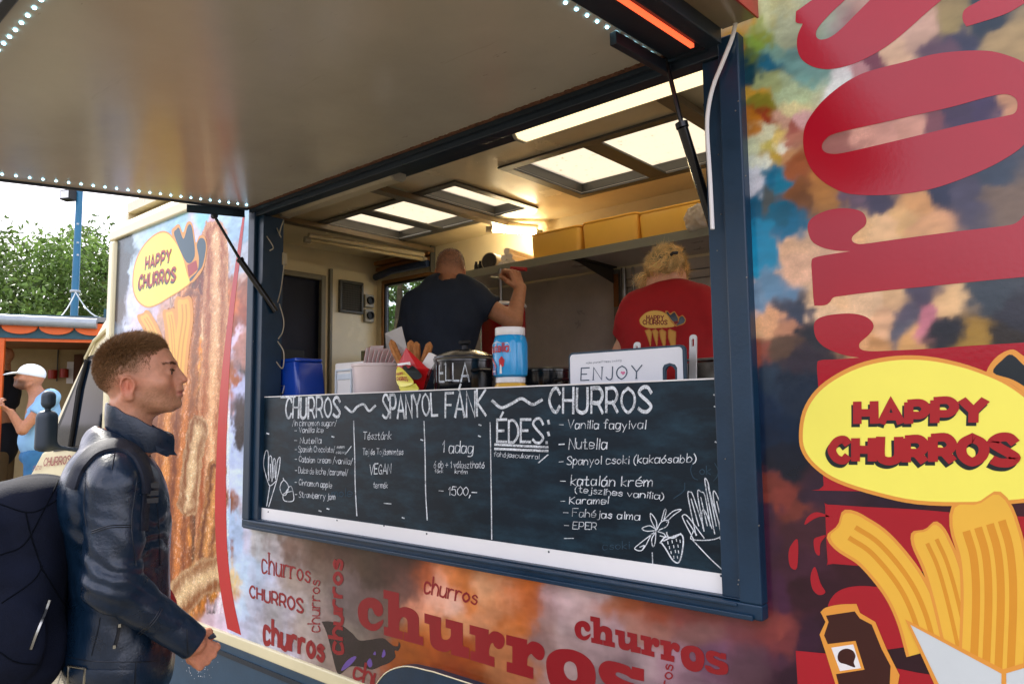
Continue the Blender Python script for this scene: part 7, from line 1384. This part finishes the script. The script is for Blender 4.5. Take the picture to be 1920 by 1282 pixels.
def tree(x, y, h, w, label, n=9000, ls=.16, seed=1, hue=(.12, .20, .045)):
    r = np.random.default_rng(seed); t = empty('broadleaf_tree', (x, y, 0), label, 'tree', group='trees behind the market stalls')
    f = MB(); f.tube([(x, y, 0), (x+.05, y, h*.25), (x-.05, y+.05, h*.55), (x+.1, y, h*.85)], [h*.035, h*.028, h*.02, h*.006], 10)
    for i in range(7):
        a = r.uniform(0, 6.28); z = h*r.uniform(.22, .6); f.tube([(x, y, z), (x+cos(a)*w*.3, y+sin(a)*w*.3, z+h*.14), (x+cos(a)*w*.7, y+sin(a)*w*.7, z+h*.22)], [h*.013, h*.009, h*.003], 6)
    f.build('trunk', BARK, t, smooth=True)
    nb = 75; th = r.uniform(0, 6.28, nb); u = r.uniform(-1, 1, nb); rad = r.uniform(.45, 1., nb)**.6
    c = np.stack([np.sqrt(1-u*u)*np.cos(th)*w*rad, np.sqrt(1-u*u)*np.sin(th)*w*rad, u*h*.42*rad], 1)+[x, y, h*.56]
    br = r.uniform(.20, .42, nb)*w*.75; b = r.integers(0, nb, n); d = r.normal(size=(n, 3)); d /= np.linalg.norm(d, axis=1)[:, None]
    p = c[b]+d*(br[b]*r.uniform(.55, 1.12, n))[:, None]*[1, 1, .75]; p = p[p[:, 2] > h*.08]; n = len(p)
    e = r.normal(size=(n, 3)); e /= np.linalg.norm(e, axis=1)[:, None]; g = np.cross(e, r.normal(size=(n, 3))); g /= np.linalg.norm(g, axis=1)[:, None]
    s = (ls*r.uniform(.6, 1.4, n))[:, None]; V = np.stack([p-e*s, p+g*s*.42, p+e*s, p-g*s*.42], 1).reshape(-1, 3)
    me = bpy.data.meshes.new('crown'); me.vertices.add(4*n); me.vertices.foreach_set('co', V.astype(np.float32).ravel()); me.loops.add(4*n); me.loops.foreach_set('vertex_index', np.arange(4*n, dtype=np.int32)); me.polygons.add(n); me.polygons.foreach_set('loop_start', np.arange(0, 4*n, 4, dtype=np.int32)); me.update(calc_edges=True); me.validate()
    k = np.exp(r.normal(0, .45, nb))[b][:n]*np.exp(r.normal(0, .2, n)); cc = np.ones((n, 4)); cc[:, :3] = np.array(hue)*k[:, None]*np.array([1, 1, 1])+np.clip(r.normal(0, .012, (n, 1)), 0, 1)*[1.3, 1, .2]
    me.color_attributes.new('col', 'FLOAT_COLOR', 'POINT').data.foreach_set('color', np.repeat(cc, 4, 0).astype(np.float32).ravel()); link('crown', me, LEAF, t)
TR = [(20, 19, 6.3, 3.0, 'dense green tree at the left edge behind the stall'), (110, 21, 7.1, 3.1, 'dense green tree right behind the blue lamp post'), (190, 22, 6.9, 2.9, 'green tree between the lamp post and the truck'), (-90, 20, 6.3, 3.3, 'green tree beyond the left edge of the stall')]
for i, (px, D, h, w_, lab) in enumerate(TR):
    p = dep(px, 600, D); tree(p[0], p[1], h, w_, lab, 17000, .082, i+3)
for i, (px, Y, h, w_, lab) in enumerate(((745, 7.5, 5.2, 2.2, 'green tree seen through the back window of the truck'), (815, 9.5, 6.0, 2.4, 'taller tree behind the truck, hidden by the man at the back window'))):
    p = onY(px, 600, Y); tree(p[0], p[1], h, w_, lab, 14000, .075, i+20, (.14, .24, .07))
# lamp post
p = dep(143, 500, 11.0); t = empty('lamp_post', (p[0], p[1], 0), 'teal blue lamp post with a floodlight behind the stall', 'lamp post')
TEAL = mat('teal post paint', '1d6c92', .4, var=.12, vs=4); zt = float(dep(148, 352, 11.0)[2])
f = MB(); f.tube([(p[0], p[1], 0), (p[0], p[1], zt)], [.062, .046], 14); f.lathe([(.06, 0), (.05, .06), (.02, .08)], (p[0], p[1], zt), 14); f.build('pole', TEAL, t, smooth=True)
GALV = mat('galvanised band', 'a7b0b4', .4, metal=.6)
q = dep(128, 367, 11.0); rR = np.array([.756, .655, 0]); f = MB(); f.tube([(p[0], p[1], zt-.05), q+np.array([0, 0, .1])], .018, 8); f.build('arm', BLACK, t)
f = MB(); f.hexa([tuple(q+rR*a+np.array([.655, -.756, 0])*b+np.array([0, 0, c])) for c in (-.075, .075) for a, b in ((-.10, .05), (.07, .09), (.10, -.05), (-.07, -.09))]); fl = f.build('floodlight', BLACK, t, bevel=.01)
f = MB(); f.hexa([tuple(q+rR*a+np.array([.655, -.756, 0])*b+np.array([0, 0, c])) for c in (-.055, .055) for a, b in ((-.078, .062), (.058, .090), (.058, .094), (-.078, .066))]); f.build('lens', mat('floodlight lens', 'e8ecef', .1), fl)
f = MB(); f.lathe([(.07, 0), (.075, .02), (.07, .04)], (p[0], p[1], float(dep(140, 550, 11)[2])), 12)
f.build('band', GALV, t)
for zz in (420, 455, 478): q2 = dep(146, zz, 10.94); f = MB(); f.box(q2-.012, q2+.012); f.build('clip', GALV, t)
# market stall
A0 = dep(0, 600, 7.2); A1 = dep(180, 606, 7.5); E_ = (A1-A0)*[1, 1, 0]; E_ /= np.linalg.norm(E_); N_ = np.array([-E_[1], E_[0], 0]); O_ = np.array([A0[0], A0[1], 0])
S = lambda s, b, z: O_+E_*s+N_*b+np.array([0, 0, z])
def sbox(mb, s0, s1, b0, b1, z0, z1): return mb.hexa([S(s0, b0, z0), S(s1, b0, z0), S(s1, b1, z0), S(s0, b1, z0), S(s0, b0, z1), S(s1, b0, z1), S(s1, b1, z1), S(s0, b1, z1)])
def sx(px): d = ray(px, 700); q = CAM*[1, 1, 0]; M2 = np.array([[d[0], -E_[0]], [d[1], -E_[1]]]); tt = np.linalg.solve(M2, (O_-CAM)[:2]); return tt[1], tt[0]
def sz(px, py): s_, tt = sx(px); return float((CAM+ray(px, py)*np.linalg.solve(np.array([[ray(px, py)[0], -E_[0]], [ray(px, py)[1], -E_[1]]]), (O_-CAM)[:2])[0])[2])
ORG = mat('orange board', 'd8601c', .5, var=.1, vs=10); STW = mat('stall cream wall', 'a8946a', .6, var=.1); TEALD = mat('stall teal', '174a5a', .5, var=.15)
stall = empty('market_stall', tuple(S(0, 0, 0)), 'market stall with orange trim, scalloped orange valance and a grey gutter', 'stall')
sr, sl_ = sx(178)[0], sx(-220)[0]; zg = sz(60, 602); zv = sz(60, 614); zbm = sz(90, 632)
f = MB(); f.tube([S(sl_, -.14, sz(0, 599)), S(sr+.02, -.14, sz(180, 610))], .052, 14); f.build('gutter', mat('grey gutter', '9aa3aa', .35, metal=.3), stall, smooth=True)
f = MB(); sbox(f, sl_, sr+1.2, -.08, 2.2, zg+.0, zg+.05); f.build('roof', mat('stall roof', '7a7e80', .5), stall)
f = MB(); s_ = sl_; wv = .30
while s_ < sr-.05:
    lp = [S(s_, -.10, zv+.045), S(s_+wv, -.10, zv+.045)]+[S(s_+wv*.5+wv*.5*cos(a), -.10, zv-.075*sin(a)) for a in np.linspace(0, pi, 12)]
    f.prism(lp, tuple(N_*.03)); s_ += wv+.012
f.build('valance', ORG, stall)
f = MB(); sbox(f, sl_, sr+.02, -.0655, -.03, zbm-.02, zg+.06); f.build('fascia', TEALD, stall)
f = MB(); so0 = sx(8)[0]; sbox(f, so0, sr, -.04, .0, zbm-.05, zbm+.0); zb2 = sz(4, 790); sbox(f, so0-.055, so0-.0005, -.05, .0, .2, zbm+.0); sbox(f, sr-.0, sr+.06, -.05, .0, .2, zbm); f.build('opening_frame', ORG, stall)
f = MB(); sbox(f, sl_, so0-.056, -.035, .02, .2, zbm); sbox(f, sr+.0605, sr+1.2, -.035, .02, .2, zbm+.3); f.build('front_wall', TEALD, stall)
f = MB(); sbox(f, sl_, sr+1.2, 2.0, 2.05, .2, zg); sbox(f, sx(78)[0]+.25, sx(78)[0]+.29, 1.0, 1.999, .2, zg-.01) if 0 else None; sbox(f, sr+1.2, sr+1.25, .03, 2.0, .2, zg); f.build('back_wall', STW, stall)
f = MB(); sbox(f, sl_, sr+1.19, .03, 1.99, zg-.12, zg-.09); f.build('plank_ceiling', mat('pine ceiling', '7a4a22', .5, var=.3, vs=5), stall)
f = MB(); sbox(f, sl_, sr+.3, -1.3, 2.0, .05, .20); f.build('deck', mat('stall deck', '6b5a44', .8), stall)
f = MB(); q = [onZ(0, 0, 9)]; s1 = (sx(127)[0], sx(139)[0]); zq = (sz(133, 720), sz(133, 678)); k = 1.27
def nb_(px0, px1, py0, py1):   # on the back wall
    g = lambda px, py: np.linalg.solve(np.array([[ray(px, py)[0], -E_[0]], [ray(px, py)[1], -E_[1]]]), (S(0, 1.99, 0)-CAM)[:2])
    t0 = g(px0, py0); t1 = g(px1, py1); return t0[1], t1[1], float((CAM+ray(px0, py1)*t0[0])[2]), float((CAM+ray(px0, py0)*t0[0])[2])
a0, a1, b0, b1 = nb_(126, 139, 678, 719); sbox(f, a0, a1, 1.985, 1.9985, b0, b1); f.build('notice', WHITE, stall)
f = MB()
for pq in ((97, 103, 694, 710), (119, 124, 692, 708)): a0, a1, b0, b1 = nb_(*pq); f.tube([S((a0+a1)/2, 1.95, b0), S((a0+a1)/2, 1.95, b1)], .05, 10)
f.build('red_canister', mat('canister red', 'a8301c', .4), stall, smooth=True)
f = MB(); a0, a1, b0, b1 = nb_(110, 111, 640, 715); f.tube([S(a0, 1.985, b0), S(a0, 1.985, b1)], .008, 6); f.build('conduit', GREYP, stall)
f = MB(); a0, a1, b0, b1 = nb_(140, 152, 665, 740); sbox(f, a0, a1, 1.96, 1.999, b0, b1); f.build('wooden_post', mat('brown wood', '5a3418', .6), stall)
# guy ropes
f = MB()
for a, b in (((142, 548), (92, 602)), ((142, 548), (204, 597))):
    pa, pb = dep(*a, 10.9), dep(*b, 9.6); f.tube([pa*(1-k)+pb*k-np.array([0, 0, .12*sin(pi*k)]) for k in np.linspace(0, 1, 9)], .009, 6)
tag(f.build('guy_rope', mat('pale rope', 'b9c4c6', .7)), 'pale rope tied round the lamp post above the stall', 'rope')
# unseen hall across the square, added for the panels and glass to reflect
hall = empty('reflected_hall', (0, -40, 0), 'unseen long pale market hall with a dark roof, added across the square for reflections', 'building')
f = MB(); f.box((-50, -46, 0), (40, -40, 3.0)); f.build('wall', mat('hall plaster', '8a8478', .8), hall)
f = MB(); f.prism([(-51, -47, 3.0), (-51, -39, 3.0), (-51, -43, 4.6)], (92, 0, 0)); f.build('roof', mat('hall roof', '4a3c34', .8), hall)
f = MB()
for i in range(22): f.box((-48+i*4, -40.02, 1.0), (-46.4+i*4, -39.995, 2.3))
f.build('windows', GLASSD, hall)
